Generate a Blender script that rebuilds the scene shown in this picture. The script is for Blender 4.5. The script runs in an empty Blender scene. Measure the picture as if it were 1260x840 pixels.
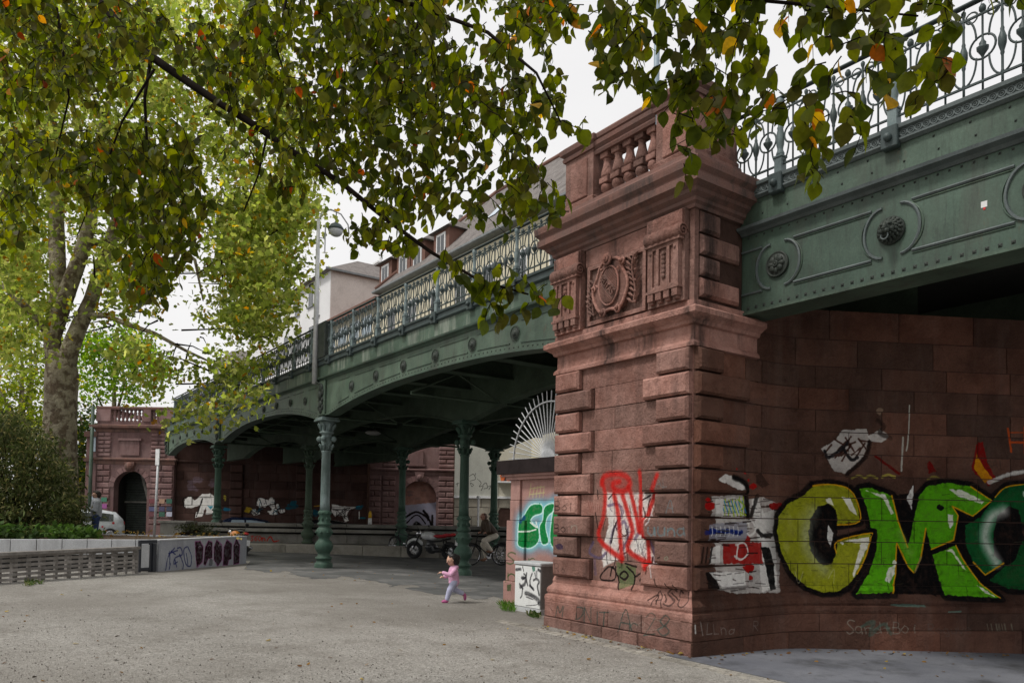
import bpy, bmesh, math, random
import numpy as np
from mathutils import Vector, Matrix
random.seed(7); RNG = np.random.default_rng(7)
PI = math.pi; R = math.radians
S = bpy.context.scene; C = S.collection
# ------------------------------------------------------------------ camera, world, sun, exposure
FPX, PITCH, ROLL, CYP, TH, EYE = 944.7, 0.03346045, 0.01629694, 603.456, 0.62778092, 1.6
def cam_basis():
    cp, sp = math.cos(PITCH), math.sin(PITCH)
    r = np.array([1, 0, 0.]); fw = np.array([0, cp, sp]); up = np.array([0, -sp, cp])
    c, s = math.cos(ROLL), math.sin(ROLL)
    r2 = c*r+s*up; u2 = -s*r+c*up
    M = np.array([[math.cos(TH), math.sin(TH), 0], [-math.sin(TH), math.cos(TH), 0], [0, 0, 1]])
    return M@r2, M@u2, M@fw
CR, CU, CF = cam_basis(); CO = np.array([0, 0, EYE])
cam = bpy.data.objects.new('camera', bpy.data.cameras.new('camera')); C.objects.link(cam)
m = Matrix.Identity(4)
for i in range(3):
    m[i][0] = CR[i]; m[i][1] = CU[i]; m[i][2] = -CF[i]; m[i][3] = CO[i]
cam.matrix_world = m
cam.data.sensor_width = 36; cam.data.lens = 36*FPX/1260; cam.data.shift_y = (CYP-420)/1260
cam.data.clip_start = .05; cam.data.clip_end = 3000
S.camera = cam
SUN_EL, SUN_AZ = R(58), R(172)      # azimuth of the direction towards the sun, counter-clockwise from +X
w = bpy.data.worlds.new('World'); S.world = w; w.use_nodes = True
nt = w.node_tree; nt.nodes.clear()
sky = nt.nodes.new('ShaderNodeTexSky'); sky.sky_type = 'NISHITA'; sky.sun_disc = False
sky.sun_elevation = SUN_EL; sky.sun_rotation = PI/2-SUN_AZ; sky.dust_density = 4; sky.air_density = 1.0
hs = nt.nodes.new('ShaderNodeHueSaturation'); hs.inputs['Saturation'].default_value = .10
mx = nt.nodes.new('ShaderNodeMix'); mx.data_type = 'RGBA'; mx.inputs['Factor'].default_value = .9
mx.inputs['B'].default_value = (6.2, 6.1, 6.05, 1)       # the even overcast layer
bg = nt.nodes.new('ShaderNodeBackground'); bg.inputs['Strength'].default_value = .115
out = nt.nodes.new('ShaderNodeOutputWorld')
tc = nt.nodes.new('ShaderNodeTexCoord'); cn = nt.nodes.new('ShaderNodeTexNoise'); cn.inputs['Scale'].default_value = 2.4; cn.inputs['Detail'].default_value = 6
cm = nt.nodes.new('ShaderNodeMapping'); cm.inputs['Scale'].default_value = (1, 1, 2.5); cl = nt.nodes.new('ShaderNodeMix'); cl.data_type = 'RGBA'
cl.inputs['A'].default_value = (4.75, 4.75, 4.85, 1); cl.inputs['B'].default_value = (5.9, 5.8, 5.7, 1)      # soft cloud tone of the overcast
nt.links.new(tc.outputs['Generated'], cm.inputs[0]); nt.links.new(cm.outputs[0], cn.inputs['Vector']); nt.links.new(cn.outputs['Fac'], cl.inputs['Factor']); nt.links.new(cl.outputs['Result'], mx.inputs['B'])
nt.links.new(sky.outputs[0], hs.inputs['Color']); nt.links.new(hs.outputs[0], mx.inputs['A'])
nt.links.new(mx.outputs['Result'], bg.inputs['Color']); nt.links.new(bg.outputs[0], out.inputs[0])
sl = bpy.data.lights.new('sun', 'SUN'); sl.energy = 1.5; sl.angle = R(10); sl.color = (1, .96, .9)
so = bpy.data.objects.new('sun', sl); C.objects.link(so)
dsun = Vector((math.cos(SUN_AZ)*math.cos(SUN_EL), math.sin(SUN_AZ)*math.cos(SUN_EL), math.sin(SUN_EL)))
so.rotation_euler = dsun.to_track_quat('Z', 'Y').to_euler(); so.location = (0, 0, 30)
S.view_settings.view_transform = 'Standard'; S.view_settings.look = 'None'
S.view_settings.gamma = 1; S.view_settings.exposure = 0.64
S.cycles.max_bounces = 6; S.cycles.transparent_max_bounces = 4; S.cycles.use_denoising = True

# ------------------------------------------------------------------ from a sight line to a place
def ray(u, v): return CR*(u-630)/FPX-CU*(v-CYP)/FPX+CF
def onz(u, v, z=0): d = ray(u, v); return CO+d*(z-EYE)/d[2]
def onx(u, v, X): d = ray(u, v); return CO+d*X/d[0]
def ony(u, v, Y): d = ray(u, v); return CO+d*Y/d[1]
def dep(u, v, D): return CO+ray(u, v)*D
def online(u, v, o, ex):      # vertical plane through o along ex (2d)
    n = np.array([-ex[1], ex[0]]); d = ray(u, v); t = (n@np.array(o[:2]))/(n@d[:2]); return CO+d*t
def G(x, y): return .0115*(min(max(y, -10), 26)-6)-.026*(min(max(x, -6), 13)-7)
def ong(u, v):
    z = 0
    for i in range(10): p = onz(u, v, z); z = G(p[0], p[1])
    return p

# ------------------------------------------------------------------ objects
OFF = {}
def link(o, parent=None):
    C.objects.link(o)
    if parent is not None: o.parent = parent
    return o
def tag(o, label=None, cat=None, group=None, kind=None):
    if label: o['label'] = label
    if cat: o['category'] = cat
    if group: o['group'] = group
    if kind: o['kind'] = kind
    return o
def thing(name, loc, label, cat, group=None, rz=0):
    o = bpy.data.objects.new(name, None); link(o); o.location = loc; o.rotation_euler.z = rz
    o.empty_display_size = .2
    OFF[o] = Vector(loc); return tag(o, label, cat, group)
def rotz(a): c, s = math.cos(a), math.sin(a); return np.array([[c, -s, 0], [s, c, 0], [0, 0, 1]])

class MB:
    def __init__(s): s.v = []; s.f = []; s.m = []; s.mi = 0; s.T = None; s.sm = []; s.smooth = False
    def add(s, vs, fs):
        b = len(s.v)
        if s.T is not None: vs = [tuple(s.T(p)) for p in vs]
        s.v += [tuple(map(float, p)) for p in vs]
        for f in fs: s.f.append([b+i for i in f]); s.m.append(s.mi); s.sm.append(s.smooth)
        return s
    def box(s, a, b):
        x0, y0, z0 = a; x1, y1, z1 = b
        return s.add([(x0,y0,z0),(x1,y0,z0),(x1,y1,z0),(x0,y1,z0),(x0,y0,z1),(x1,y0,z1),(x1,y1,z1),(x0,y1,z1)],
            [(0,3,2,1),(4,5,6,7),(0,1,5,4),(1,2,6,5),(2,3,7,6),(3,0,4,7)])
    def cbox(s, a, b, c):          # box with all edges chamfered (a hull of inset faces)
        x0,y0,z0 = a; x1,y1,z1 = b; V = []; idx = {}
        for ix, x in ((0,x0),(1,x1)):
            for iy, y in ((0,y0),(1,y1)):
                for iz, z in ((0,z0),(1,z1)):
                    sx, sy, sz = (c,-c)[ix], (c,-c)[iy], (c,-c)[iz]
                    for k, p in enumerate(((x,y+sy,z+sz),(x+sx,y,z+sz),(x+sx,y+sy,z))):
                        idx[ix,iy,iz,k] = len(V); V.append(p)
        F = []; g = lambda i,j,k,q: idx[i,j,k,q]
        F += [[g(0,0,0,0),g(0,0,1,0),g(0,1,1,0),g(0,1,0,0)],[g(1,0,0,0),g(1,1,0,0),g(1,1,1,0),g(1,0,1,0)]]
        F += [[g(0,0,0,1),g(1,0,0,1),g(1,0,1,1),g(0,0,1,1)],[g(0,1,0,1),g(0,1,1,1),g(1,1,1,1),g(1,1,0,1)]]
        F += [[g(0,0,0,2),g(0,1,0,2),g(1,1,0,2),g(1,0,0,2)],[g(0,0,1,2),g(1,0,1,2),g(1,1,1,2),g(0,1,1,2)]]
        for i in (0,1):
            for j in (0,1):
                F.append([g(i,j,0,0),g(i,j,1,0),g(i,j,1,1),g(i,j,0,1)]); F.append([g(i,0,j,0),g(i,1,j,0),g(i,1,j,2),g(i,0,j,2)])
                F.append([g(0,i,j,1),g(1,i,j,1),g(1,i,j,2),g(0,i,j,2)])
                for k in (0,1): F.append([g(i,j,k,0),g(i,j,k,1),g(i,j,k,2)])
        return s.add(V, F)
    def tube(s, pts, r, n=8, cap=True, closed=False):
        P = [np.array(p, float) for p in pts]; rs = r if hasattr(r, '__len__') else [r]*len(P)
        V = []; F = []; up = None
        for i, p in enumerate(P):
            if closed: t = P[(i+1) % len(P)]-P[i-1]
            else: t = P[min(i+1, len(P)-1)]-P[max(i-1, 0)]
            t = t/(np.linalg.norm(t)+1e-9)
            if up is None:
                a = np.array([0, 0, 1.]) if abs(t[2]) < .9 else np.array([1., 0, 0]); up = np.cross(t, a)
            up = up-t*(up@t); up /= np.linalg.norm(up)+1e-9; sd = np.cross(t, up)
            for k in range(n):
                q = 2*PI*k/n; V.append(p+rs[i]*(math.cos(q)*up+math.sin(q)*sd))
        L = len(P); 
        for i in range(L if closed else L-1):
            j = (i+1) % L
            for k in range(n): F.append((i*n+k, i*n+(k+1) % n, j*n+(k+1) % n, j*n+k))
        if cap and not closed: F.append(tuple(range(n))[::-1]); F.append(tuple((L-1)*n+k for k in range(n)))
        return s.add(V, F)
    def lathe(s, prof, n=16, o=(0,0,0), axis='z', rad=None):
        V = []; F = []
        for (r, z) in prof:
            for k in range(n):
                q = 2*PI*k/n; rr = r*(rad(q, z) if rad else 1); a, b = rr*math.cos(q), rr*math.sin(q)
                p = (a, b, z) if axis == 'z' else ((z, a, b) if axis == 'x' else (b, z, a))
                V.append((p[0]+o[0], p[1]+o[1], p[2]+o[2]))
        L = len(prof)
        for i in range(L-1):
            for k in range(n): F.append((i*n+k, i*n+(k+1) % n, (i+1)*n+(k+1) % n, (i+1)*n+k))
        F.append(tuple(range(n))[::-1]); F.append(tuple((L-1)*n+k for k in range(n)))
        return s.add(V, F)
    def ball(s, c, r, n=10, m_=7):
        rx, ry, rz = r if hasattr(r, '__len__') else (r, r, r); V = []; F = []
        for i in range(m_+1):
            a = PI*i/m_-PI/2
            for k in range(n):
                q = 2*PI*k/n; V.append((c[0]+rx*math.cos(a)*math.cos(q), c[1]+ry*math.cos(a)*math.sin(q), c[2]+rz*math.sin(a)))
        for i in range(m_):
            for k in range(n): F.append((i*n+k, i*n+(k+1) % n, (i+1)*n+(k+1) % n, (i+1)*n+k))
        return s.add(V, F)
    def torus(s, c, R_, r, axis='z', n=20, m_=6, a0=0, a1=2*PI):
        P = []; full = abs(a1-a0-2*PI) < 1e-6; cnt = n if full else n+1
        for i in range(cnt):
            q = a0+(a1-a0)*i/n; a, b = R_*math.cos(q), R_*math.sin(q)
            P.append((c[0]+(a if axis != 'x' else 0), c[1]+(b if axis == 'z' else (a if axis == 'x' else 0)), c[2]+(0 if axis == 'z' else b)))
        return s.tube(P, r, m_, closed=full)
    def prism(s, poly, d0, d1, frame):      # poly of (a,z) extruded along depth; frame(a,d,z)->xyz
        n = len(poly); V = [frame(a, d0, z) for a, z in poly]+[frame(a, d1, z) for a, z in poly]
        F = [tuple(range(n))[::-1], tuple(range(n, 2*n))]+[(i, (i+1) % n, n+(i+1) % n, n+i) for i in range(n)]
        return s.add(V, F)
    def sweep(s, path, prof, i0=0, i1=None, cap=True):  # path 2d left-to-right seen from outside; prof (d,z), outward right-hand normal
        P = [np.array(p, float) for p in path]; N = []
        for i in range(len(P)-1):
            t = P[i+1]-P[i]; t /= np.linalg.norm(t); N.append(np.array([t[1], -t[0]]))
        M_ = []
        for i in range(len(P)):
            if i == 0: M_.append(N[0])
            elif i == len(P)-1: M_.append(N[-1])
            else: b = N[i-1]+N[i]; M_.append(b/(b@N[i]))
        i1 = len(P)-1 if i1 is None else i1; V = []; F = []; k = len(prof)
        for i in range(i0, i1+1):
            for d, z in prof: q = P[i]+M_[i]*d; V.append((q[0], q[1], z))
        for i in range(i1-i0):
            for j in range(k-1): F.append((i*k+j, (i+1)*k+j, (i+1)*k+j+1, i*k+j+1))
        if cap: F.append(tuple(range(k))); F.append(tuple((i1-i0)*k+j for j in range(k))[::-1])
        return s.add(V, F)
    def mesh(s, name, mat, off=None, fix=True):
        me = bpy.data.meshes.new(name); v = np.array(s.v, float)
        if off is not None: v = v-np.array(off)
        me.from_pydata(v.tolist(), [], s.f)
        for mm in (mat if isinstance(mat, (list, tuple)) else [mat]): me.materials.append(mm)
        me.polygons.foreach_set('material_index', s.m); me.polygons.foreach_set('use_smooth', s.sm)
        if fix:
            b = bmesh.new(); b.from_mesh(me); bmesh.ops.recalc_face_normals(b, faces=b.faces[:]); b.to_mesh(me); b.free()
        return me
    def build(s, name, mat, parent=None, local=False, loc=None, fix=True):
        off = None if (local or parent is None) else OFF[parent]
        if loc is not None: off = Vector(loc)
        o = bpy.data.objects.new(name, s.mesh(name, mat, off, fix)); link(o, parent)
        if loc is not None: o.location = Vector(loc)-(OFF[parent] if parent is not None and not local else Vector())
        OFF[o] = OFF[parent] if parent is not None and not local else (Vector(loc) if loc is not None else Vector()); return o
def inst(me, name, parent, loc, rz=0, rot=None, scale=None):
    o = bpy.data.objects.new(name, me); link(o, parent)
    o.location = Vector(loc)-(OFF[parent] if parent is not None else Vector())
    if rot is not None: o.rotation_euler = rot
    else: o.rotation_euler.z = rz
    if scale: o.scale = scale
    OFF[o] = OFF[parent] if parent is not None else Vector(loc); return o
def solo(mb, name, mat, label, cat, loc=None, group=None, kind=None):   # a thing that is one mesh
    v = np.array(mb.v); loc = loc if loc is not None else ((v[:,0].min()+v[:,0].max())/2, (v[:,1].min()+v[:,1].max())/2, v[:,2].min())
    return tag(mb.build(name, mat, None, loc=loc), label, cat, group, kind)
class Fr:                              # a facade frame: a to the right as seen from outside, d outwards, z up
    def __init__(s, o, phi): s.o = o; s.phi = phi; s.ex = (math.cos(phi), math.sin(phi)); s.n = (math.sin(phi), -math.cos(phi))
    def __call__(s, a, d, z): return (s.o[0]+s.ex[0]*a+s.n[0]*d, s.o[1]+s.ex[1]*a+s.n[1]*d, z)
    def a(s, p): return (p[0]-s.o[0])*s.ex[0]+(p[1]-s.o[1])*s.ex[1]
    def px(s, u, v): p = online(u, v, s.o, s.ex); return s.a(p), p[2]
BL = {}
def block_mesh(w_, h, d, c, mat):      # a dressed block: front edges chamfered; outward is -y
    k = (round(w_, 3), round(h, 3), round(d, 3), round(c, 3), mat.name)
    if k not in BL:
        mb = MB(); w2 = w_/2
        if c <= 0: mb.box((-w2, -d, 0), (w2, .03, h))
        else:
            e = min(c, d)
            V = [(-w2,.03,0),(w2,.03,0),(w2,.03,h),(-w2,.03,h),(-w2,-d+e,0),(w2,-d+e,0),(w2,-d+e,h),(-w2,-d+e,h),
                 (-w2+c,-d,c),(w2-c,-d,c),(w2-c,-d,h-c),(-w2+c,-d,h-c)]
            mb.add(V, [(0,1,5,4),(1,2,6,5),(2,3,7,6),(3,0,4,7),(4,5,9,8),(5,6,10,9),(6,7,11,10),(7,4,8,11),(8,9,10,11)])
        BL[k] = mb.mesh('stone', mat)
    return BL[k]
def stone(parent, F, a0, a1, z0, z1, d, c, mat, g=.008, name='stone', jit=.004):
    me = block_mesh(a1-a0-g, z1-z0-g, d, c, mat)
    return inst(me, name, parent, F((a0+a1)/2, random.uniform(-jit, jit), z0+g/2), F.phi)

# ------------------------------------------------------------------ materials
def newmat(name):
    m = bpy.data.materials.new(name); m.use_nodes = True; n = m.node_tree; n.nodes.clear()
    o = n.nodes.new('ShaderNodeOutputMaterial'); b = n.nodes.new('ShaderNodeBsdfPrincipled'); n.links.new(b.outputs[0], o.inputs[0])
    return m, n, b, o
def N(n, t, **kw):
    x = n.nodes.new(t)
    for k, v in kw.items():
        if k in x.inputs: x.inputs[k].default_value = v
        else: setattr(x, k, v)
    return x
def noise(n, scale, detail=6, rough=.6, vec=None):
    x = N(n, 'ShaderNodeTexNoise', Scale=scale, Detail=detail, Roughness=rough)
    if vec is not None: n.links.new(vec, x.inputs['Vector'])
    return x.outputs['Fac']
def ramp(n, fac, stops):
    r = n.nodes.new('ShaderNodeValToRGB'); n.links.new(fac, r.inputs[0]); e = r.color_ramp.elements
    while len(e) < len(stops): e.new(.5)
    for i, (p, c) in enumerate(stops):
        e[i].position = p; e[i].color = (*c, 1) if hasattr(c, '__len__') else (c, c, c, 1)
    return r.outputs[0]
def mix(n, fac, a, b, mode='MIX'):
    x = N(n, 'ShaderNodeMix', data_type='RGBA', blend_type=mode)
    for k, v in (('Factor', fac), ('A', a), ('B', b)):
        s = x.inputs[k]
        if isinstance(v, bpy.types.NodeSocket): n.links.new(v, s)
        elif hasattr(v, '__len__'): s.default_value = (*v, 1)
        else: s.default_value = v
    return x.outputs['Result']
def math_(n, op, a, b=None, c=None):
    x = N(n, 'ShaderNodeMath', operation=op)
    for i, v in enumerate((a, b, c)):
        if v is None: continue
        if isinstance(v, bpy.types.NodeSocket): n.links.new(v, x.inputs[i])
        else: x.inputs[i].default_value = v
    return x.outputs[0]
def posvec(n, sc=(1, 1, 1)):
    g = n.nodes.new('ShaderNodeNewGeometry'); mp = N(n, 'ShaderNodeMapping'); mp.inputs['Scale'].default_value = sc
    n.links.new(g.outputs['Position'], mp.inputs['Vector']); return mp.outputs[0], g
def bump(n, b, h, strength=.4, dist=.01):
    x = N(n, 'ShaderNodeBump', Strength=strength, Distance=dist); n.links.new(h, x.inputs['Height']); n.links.new(x.outputs[0], b.inputs['Normal'])
def surf(name, c1, c2, rough=.8, scale=3, fine=60, bmp=.3, bd=.006, rand=.25, dirt=None, dirt_amt=.5, streak=False, metallic=0, graf=None, coat=0, lo=.35, hi=.65, big=False, spec=.12, rust=0):
    """a weathered surface: two tones in blotches, fine grain, a tint per object, dirt with its own shape, relief"""
    m, n, b, o = newmat(name); vec, g = posvec(n)
    col = mix(n, ramp(n, noise(n, scale, 8, .65, vec), [(lo, 0), (hi, 1)]), c1, c2)
    if rand:
        oi = n.nodes.new('ShaderNodeObjectInfo'); k = math_(n, 'MULTIPLY_ADD', oi.outputs['Random'], rand*2, 1-rand)
        col = mix(n, 1, col, k, 'MULTIPLY')
        if big: col = mix(n, math_(n, 'MULTIPLY', math_(n, 'FRACT', math_(n, 'MULTIPLY', oi.outputs['Random'], 17.3)), .6), col, [x*.55+.012 for x in (c1[0]*.8, c1[1]*1.15, c1[2]*1.25)])
    gr = ramp(n, noise(n, fine, 4, .7, vec), [(.25, .72), (.75, 1.22)]); col = mix(n, .8, col, gr, 'MULTIPLY')
    if big: col = mix(n, 1, col, ramp(n, noise(n, .9, 7, .7, vec), [(.3, .55), (.5, 1), (.72, 1.35)]), 'MULTIPLY')
    if dirt:
        v2 = posvec(n, (1.3, 1.3, .22) if streak else (1, 1, 1))[0]
        dm = ramp(n, noise(n, 2.2 if streak else 1.1, 7, .7, v2), [(.5, 0), (.68, 1)]); dm = math_(n, 'MULTIPLY', dm, dirt_amt)
        col = mix(n, dm, col, dirt)
    if rust:
        v3 = posvec(n, (1, 1, .35))[0]; rm = ramp(n, noise(n, 5, 9, .8, v3), [(.60, 0), (.68, 1)]); col = mix(n, math_(n, 'MULTIPLY', rm, rust), col, (.115,.062,.036))
        gm = ramp(n, noise(n, 9, 8, .75, posvec(n, (1.5, 1.5, .18))[0]), [(.52, 0), (.66, 1)]); col = mix(n, math_(n, 'MULTIPLY', gm, .5), col, (.03,.036,.03))
    rg = rough
    if graf:
        img, ex, h0, h1, z0, z1 = graf
        sp = n.nodes.new('ShaderNodeSeparateXYZ'); n.links.new(g.outputs['Position'], sp.inputs[0])
        h = math_(n, 'ADD', math_(n, 'MULTIPLY', sp.outputs[0], ex[0]), math_(n, 'MULTIPLY', sp.outputs[1], ex[1]))
        uu = math_(n, 'DIVIDE', math_(n, 'SUBTRACT', h, h0), h1-h0); vv = math_(n, 'DIVIDE', math_(n, 'SUBTRACT', sp.outputs[2], z0), z1-z0)
        cb = n.nodes.new('ShaderNodeCombineXYZ'); n.links.new(uu, cb.inputs[0]); n.links.new(vv, cb.inputs[1])
        ti = n.nodes.new('ShaderNodeTexImage'); ti.image = img; ti.extension = 'CLIP'; n.links.new(cb.outputs[0], ti.inputs[0])
        wear = ramp(n, noise(n, 28, 6, .8, vec), [(.26, .55), (.36, 1)])
        pc = mix(n, .55, ti.outputs['Color'], gr, 'MULTIPLY')
        col = mix(n, math_(n, 'MULTIPLY', ti.outputs['Alpha'], wear), col, pc)
    n.links.new(col, b.inputs['Base Color']); b.inputs['Roughness'].default_value = rg; b.inputs['Metallic'].default_value = metallic; b.inputs['Specular IOR Level'].default_value = spec
    if coat: b.inputs['Coat Weight'].default_value = coat
    hsum = math_(n, 'ADD', noise(n, fine*.6, 6, .7, vec), math_(n, 'MULTIPLY', noise(n, scale*3, 4, .6, vec), 1.5))
    if big:      # tooled and flaking stone: broken ledges in the relief
        wv = N(n, 'ShaderNodeTexNoise', Scale=5.5, Detail=9, Roughness=.62, Distortion=1.6); n.links.new(vec, wv.inputs['Vector']); hsum = math_(n, 'ADD', hsum, math_(n, 'MULTIPLY', ramp(n, wv.outputs['Fac'], [(.40, 0), (.44, .5), (.56, .6), (.60, 1)]), .75))
    if bmp: bump(n, b, hsum, bmp, bd)
    return m
def plain(name, c, rough=.5, metallic=0, coat=0, spec=.35):
    m, n, b, o = newmat(name); vec, g = posvec(n)
    col = mix(n, ramp(n, noise(n, 9, 5, .6, vec), [(.3, 0), (.7, 1)]), [x*.82 for x in c], [min(1, x*1.12) for x in c])
    n.links.new(col, b.inputs['Base Color']); b.inputs['Roughness'].default_value = rough; b.inputs['Metallic'].default_value = metallic
    b.inputs['Coat Weight'].default_value = coat; b.inputs['Specular IOR Level'].default_value = spec
    return m
def glassy(name, c=(.02, .025, .03), rough=.05):
    m, n, b, o = newmat(name); b.inputs['Base Color'].default_value = (*c, 1); b.inputs['Roughness'].default_value = rough
    b.inputs['Specular IOR Level'].default_value = .8; return m
def leafmat(name, trans=.45, rough=.5, tval=1.5, tsat=1.2):
    m, n, b, o = newmat(name); at = N(n, 'ShaderNodeAttribute', attribute_name='tint')
    vec, g = posvec(n); k = ramp(n, noise(n, 40, 3, .6, vec), [(.3, .75), (.7, 1.2)]); col = mix(n, 1, at.outputs['Color'], k, 'MULTIPLY')
    dk = mix(n, 1, col, (.78,.78,.78), 'MULTIPLY'); n.links.new(dk, b.inputs['Base Color']); b.inputs['Roughness'].default_value = rough; b.inputs['Specular IOR Level'].default_value = .08
    t = n.nodes.new('ShaderNodeBsdfTranslucent'); hv = N(n, 'ShaderNodeHueSaturation', Saturation=1.15, Value=tval); n.links.new(col, hv.inputs['Color'])
    n.links.new(hv.outputs[0], t.inputs['Color']); ms = N(n, 'ShaderNodeMixShader'); ms.inputs[0].default_value = trans
    n.links.new(b.outputs[0], ms.inputs[1]); n.links.new(t.outputs[0], ms.inputs[2]); n.links.new(ms.outputs[0], o.inputs[0]); return m

# ------------------------------------------------------------------ spray paint: drawn into an image, laid flat on a wall plane
class Paint:
    def __init__(s, name, ex, to3d, h0, h1, z0, z1, res):
        s.name = name; s.ex = ex; s.to = to3d; s.h0, s.h1, s.z0, s.z1 = h0, h1, z0, z1
        s.W = int((h1-h0)*res); s.H = int((z1-z0)*res); s.res = res; s.sgn = 1
        s.nz = s.grain(7)*1.8+s.grain(2.5)*.7; s.rgb = np.zeros((s.H, s.W, 3), np.float32); s.al = np.zeros((s.H, s.W), np.float32)
    def grain(s, k):
        g = RNG.normal(0, 1, (int(s.H/k)+3, int(s.W/k)+3)).astype(np.float32); y = np.arange(s.H)/k; x = np.arange(s.W)/k; iy = y.astype(int); ix = x.astype(int); fy = (y-iy)[:, None]; fx = (x-ix)[None]
        A = g[iy][:, ix]; B = g[iy][:, ix+1]; C_ = g[iy+1][:, ix]; D = g[iy+1][:, ix+1]; return ((A*(1-fx)+B*fx)*(1-fy)+(C_*(1-fx)+D*fx)*fy).astype(np.float32)
    def P(s, pts):
        o = []
        for u, v in pts:
            p = s.to(u, v); o.append(((p[0]*s.ex[0]+p[1]*s.ex[1]-s.h0)*s.res, (p[2]-s.z0)*s.res))
        return np.array(o)
    def scl(s, pts):
        u, v = pts[len(pts)//2]; a = s.P([(u, v), (u, v+4)]); return np.linalg.norm(a[1]-a[0])/4
    def put(s, y0, x0, a, c):
        h, w_ = a.shape; A = s.al[y0:y0+h, x0:x0+w_]; Cc = s.rgb[y0:y0+h, x0:x0+w_]
        na = a+A*(1-a); k = np.where(na > 1e-4, a/np.maximum(na, 1e-4), 0)[..., None]
        Cc[:] = Cc*(1-k)+np.array(c, np.float32)*k; A[:] = na
    def box(s, q, m_):
        x0 = max(0, int(q[:,0].min()-m_)); x1 = min(s.W, int(q[:,0].max()+m_)+2); y0 = max(0, int(q[:,1].min()-m_)); y1 = min(s.H, int(q[:,1].max()+m_)+2)
        return x0, x1, y0, y1
    def dist(s, q, X, Y, closed=False):
        d = np.full(X.shape, 1e9, np.float32); n = len(q)
        for i in range(n if closed else n-1):
            a, b = q[i], q[(i+1) % n]; e = b-a; L = e@e+1e-9
            t = np.clip(((X-a[0])*e[0]+(Y-a[1])*e[1])/L, 0, 1); d = np.minimum(d, (X-a[0]-t*e[0])**2+(Y-a[1]-t*e[1])**2)
        return np.sqrt(d)
    def curve(s, pts, n=4, closed=False):
        p = np.array(pts, float); o = []; L = len(p)
        for i in range(L if closed else L-1):
            g = (lambda j: p[j % L]) if closed else (lambda j: p[min(max(j, 0), L-1)])
            a, b, c, d = g(i-1), g(i), g(i+1), g(i+2)
            for k in range(n):
                t = k/n; o.append(.5*((2*b)+(-a+c)*t+(2*a-5*b+4*c-d)*t*t+(-a+3*b-3*c+d)*t**3))
        if not closed: o.append(p[-1])
        return [tuple(x) for x in o]
    def stroke(s, pts, w_, c, a=1, soft=.35, cv=True, closed=False):
        if cv and len(pts) > 2: pts = s.curve(pts, 4, closed)
        k = s.scl(pts); q = s.P(pts); r = w_*k/2; so_ = max(1.2, r*soft*2)
        x0, x1, y0, y1 = s.box(q, r+so_+1)
        if x1 <= x0 or y1 <= y0: return s
        Y, X = np.mgrid[y0:y1, x0:x1].astype(np.float32); d = s.dist(q, X, Y, closed)
        d = d+s.nz[y0:y1, x0:x1]*min(.6, r/7); s.put(y0, x0, np.clip((r+so_/2-d)/so_, 0, 1)*a*np.clip(.93+s.nz[y0:y1, x0:x1]*.05, 0, 1), c); return s
    def fill(s, pts, c, a=1, soft=1.5, cv=False, grad=None):
        if cv: pts = s.curve(pts, 4, True)
        q = s.P(pts); x0, x1, y0, y1 = s.box(q, 3+soft)
        if x1 <= x0 or y1 <= y0: return s
        Y, X = np.mgrid[y0:y1, x0:x1].astype(np.float32); ins = np.zeros(X.shape, bool); n = len(q)
        for i in range(n):
            (ax, ay), (bx, by) = q[i], q[(i+1) % n]
            if ay == by: continue
            cnd = ((ay > Y) != (by > Y)) & (X < (bx-ax)*(Y-ay)/(by-ay)+ax); ins ^= cnd
        d = s.dist(q, X, Y, True); sd = np.where(ins, d, -d)
        nz = s.nz[y0:y1, x0:x1]; s.put(y0, x0, np.clip((sd+nz*.6)/soft+.5, 0, 1)*a*np.clip(.93+nz*.05, 0, 1), c); return s
    def blob(s, u, v, rx, ry, c, a=1, n=9, j=.25): 
        return s.fill([(u+rx*math.cos(2*PI*i/n)*(1+random.uniform(-j, j)), v+ry*math.sin(2*PI*i/n)*(1+random.uniform(-j, j))) for i in range(n)], c, a, cv=True)
    def scrawl(s, txt, u, v, hgt, w_, c, a=.9, slope=0, adv=.75):
        for ch in txt:
            jh = random.uniform(.85, 1.15); jl = random.uniform(-.15, .2)
            for st in GLY.get(ch, []):
                s.stroke([(u+(x+jl*y+random.uniform(-.06,.06))*hgt*.62, v-(y*jh+random.uniform(-.05,.05))*hgt+slope*(x*hgt*.6)) for x, y in st], w_*random.uniform(.75,1.25), c, a*random.uniform(.7,1))
            u += hgt*adv; v += slope*hgt*adv
        return s
    def image(s):
        im = bpy.data.images.new(s.name, s.W, s.H, alpha=True); im.alpha_mode = 'STRAIGHT'
        buf = np.zeros((s.H, s.W, 4), np.float32); buf[..., :3] = s.rgb; buf[..., 3] = s.al
        im.pixels.foreach_set(buf.ravel()); im.pack(); return (im, s.ex, s.h0, s.h1, s.z0, s.z1)
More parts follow.
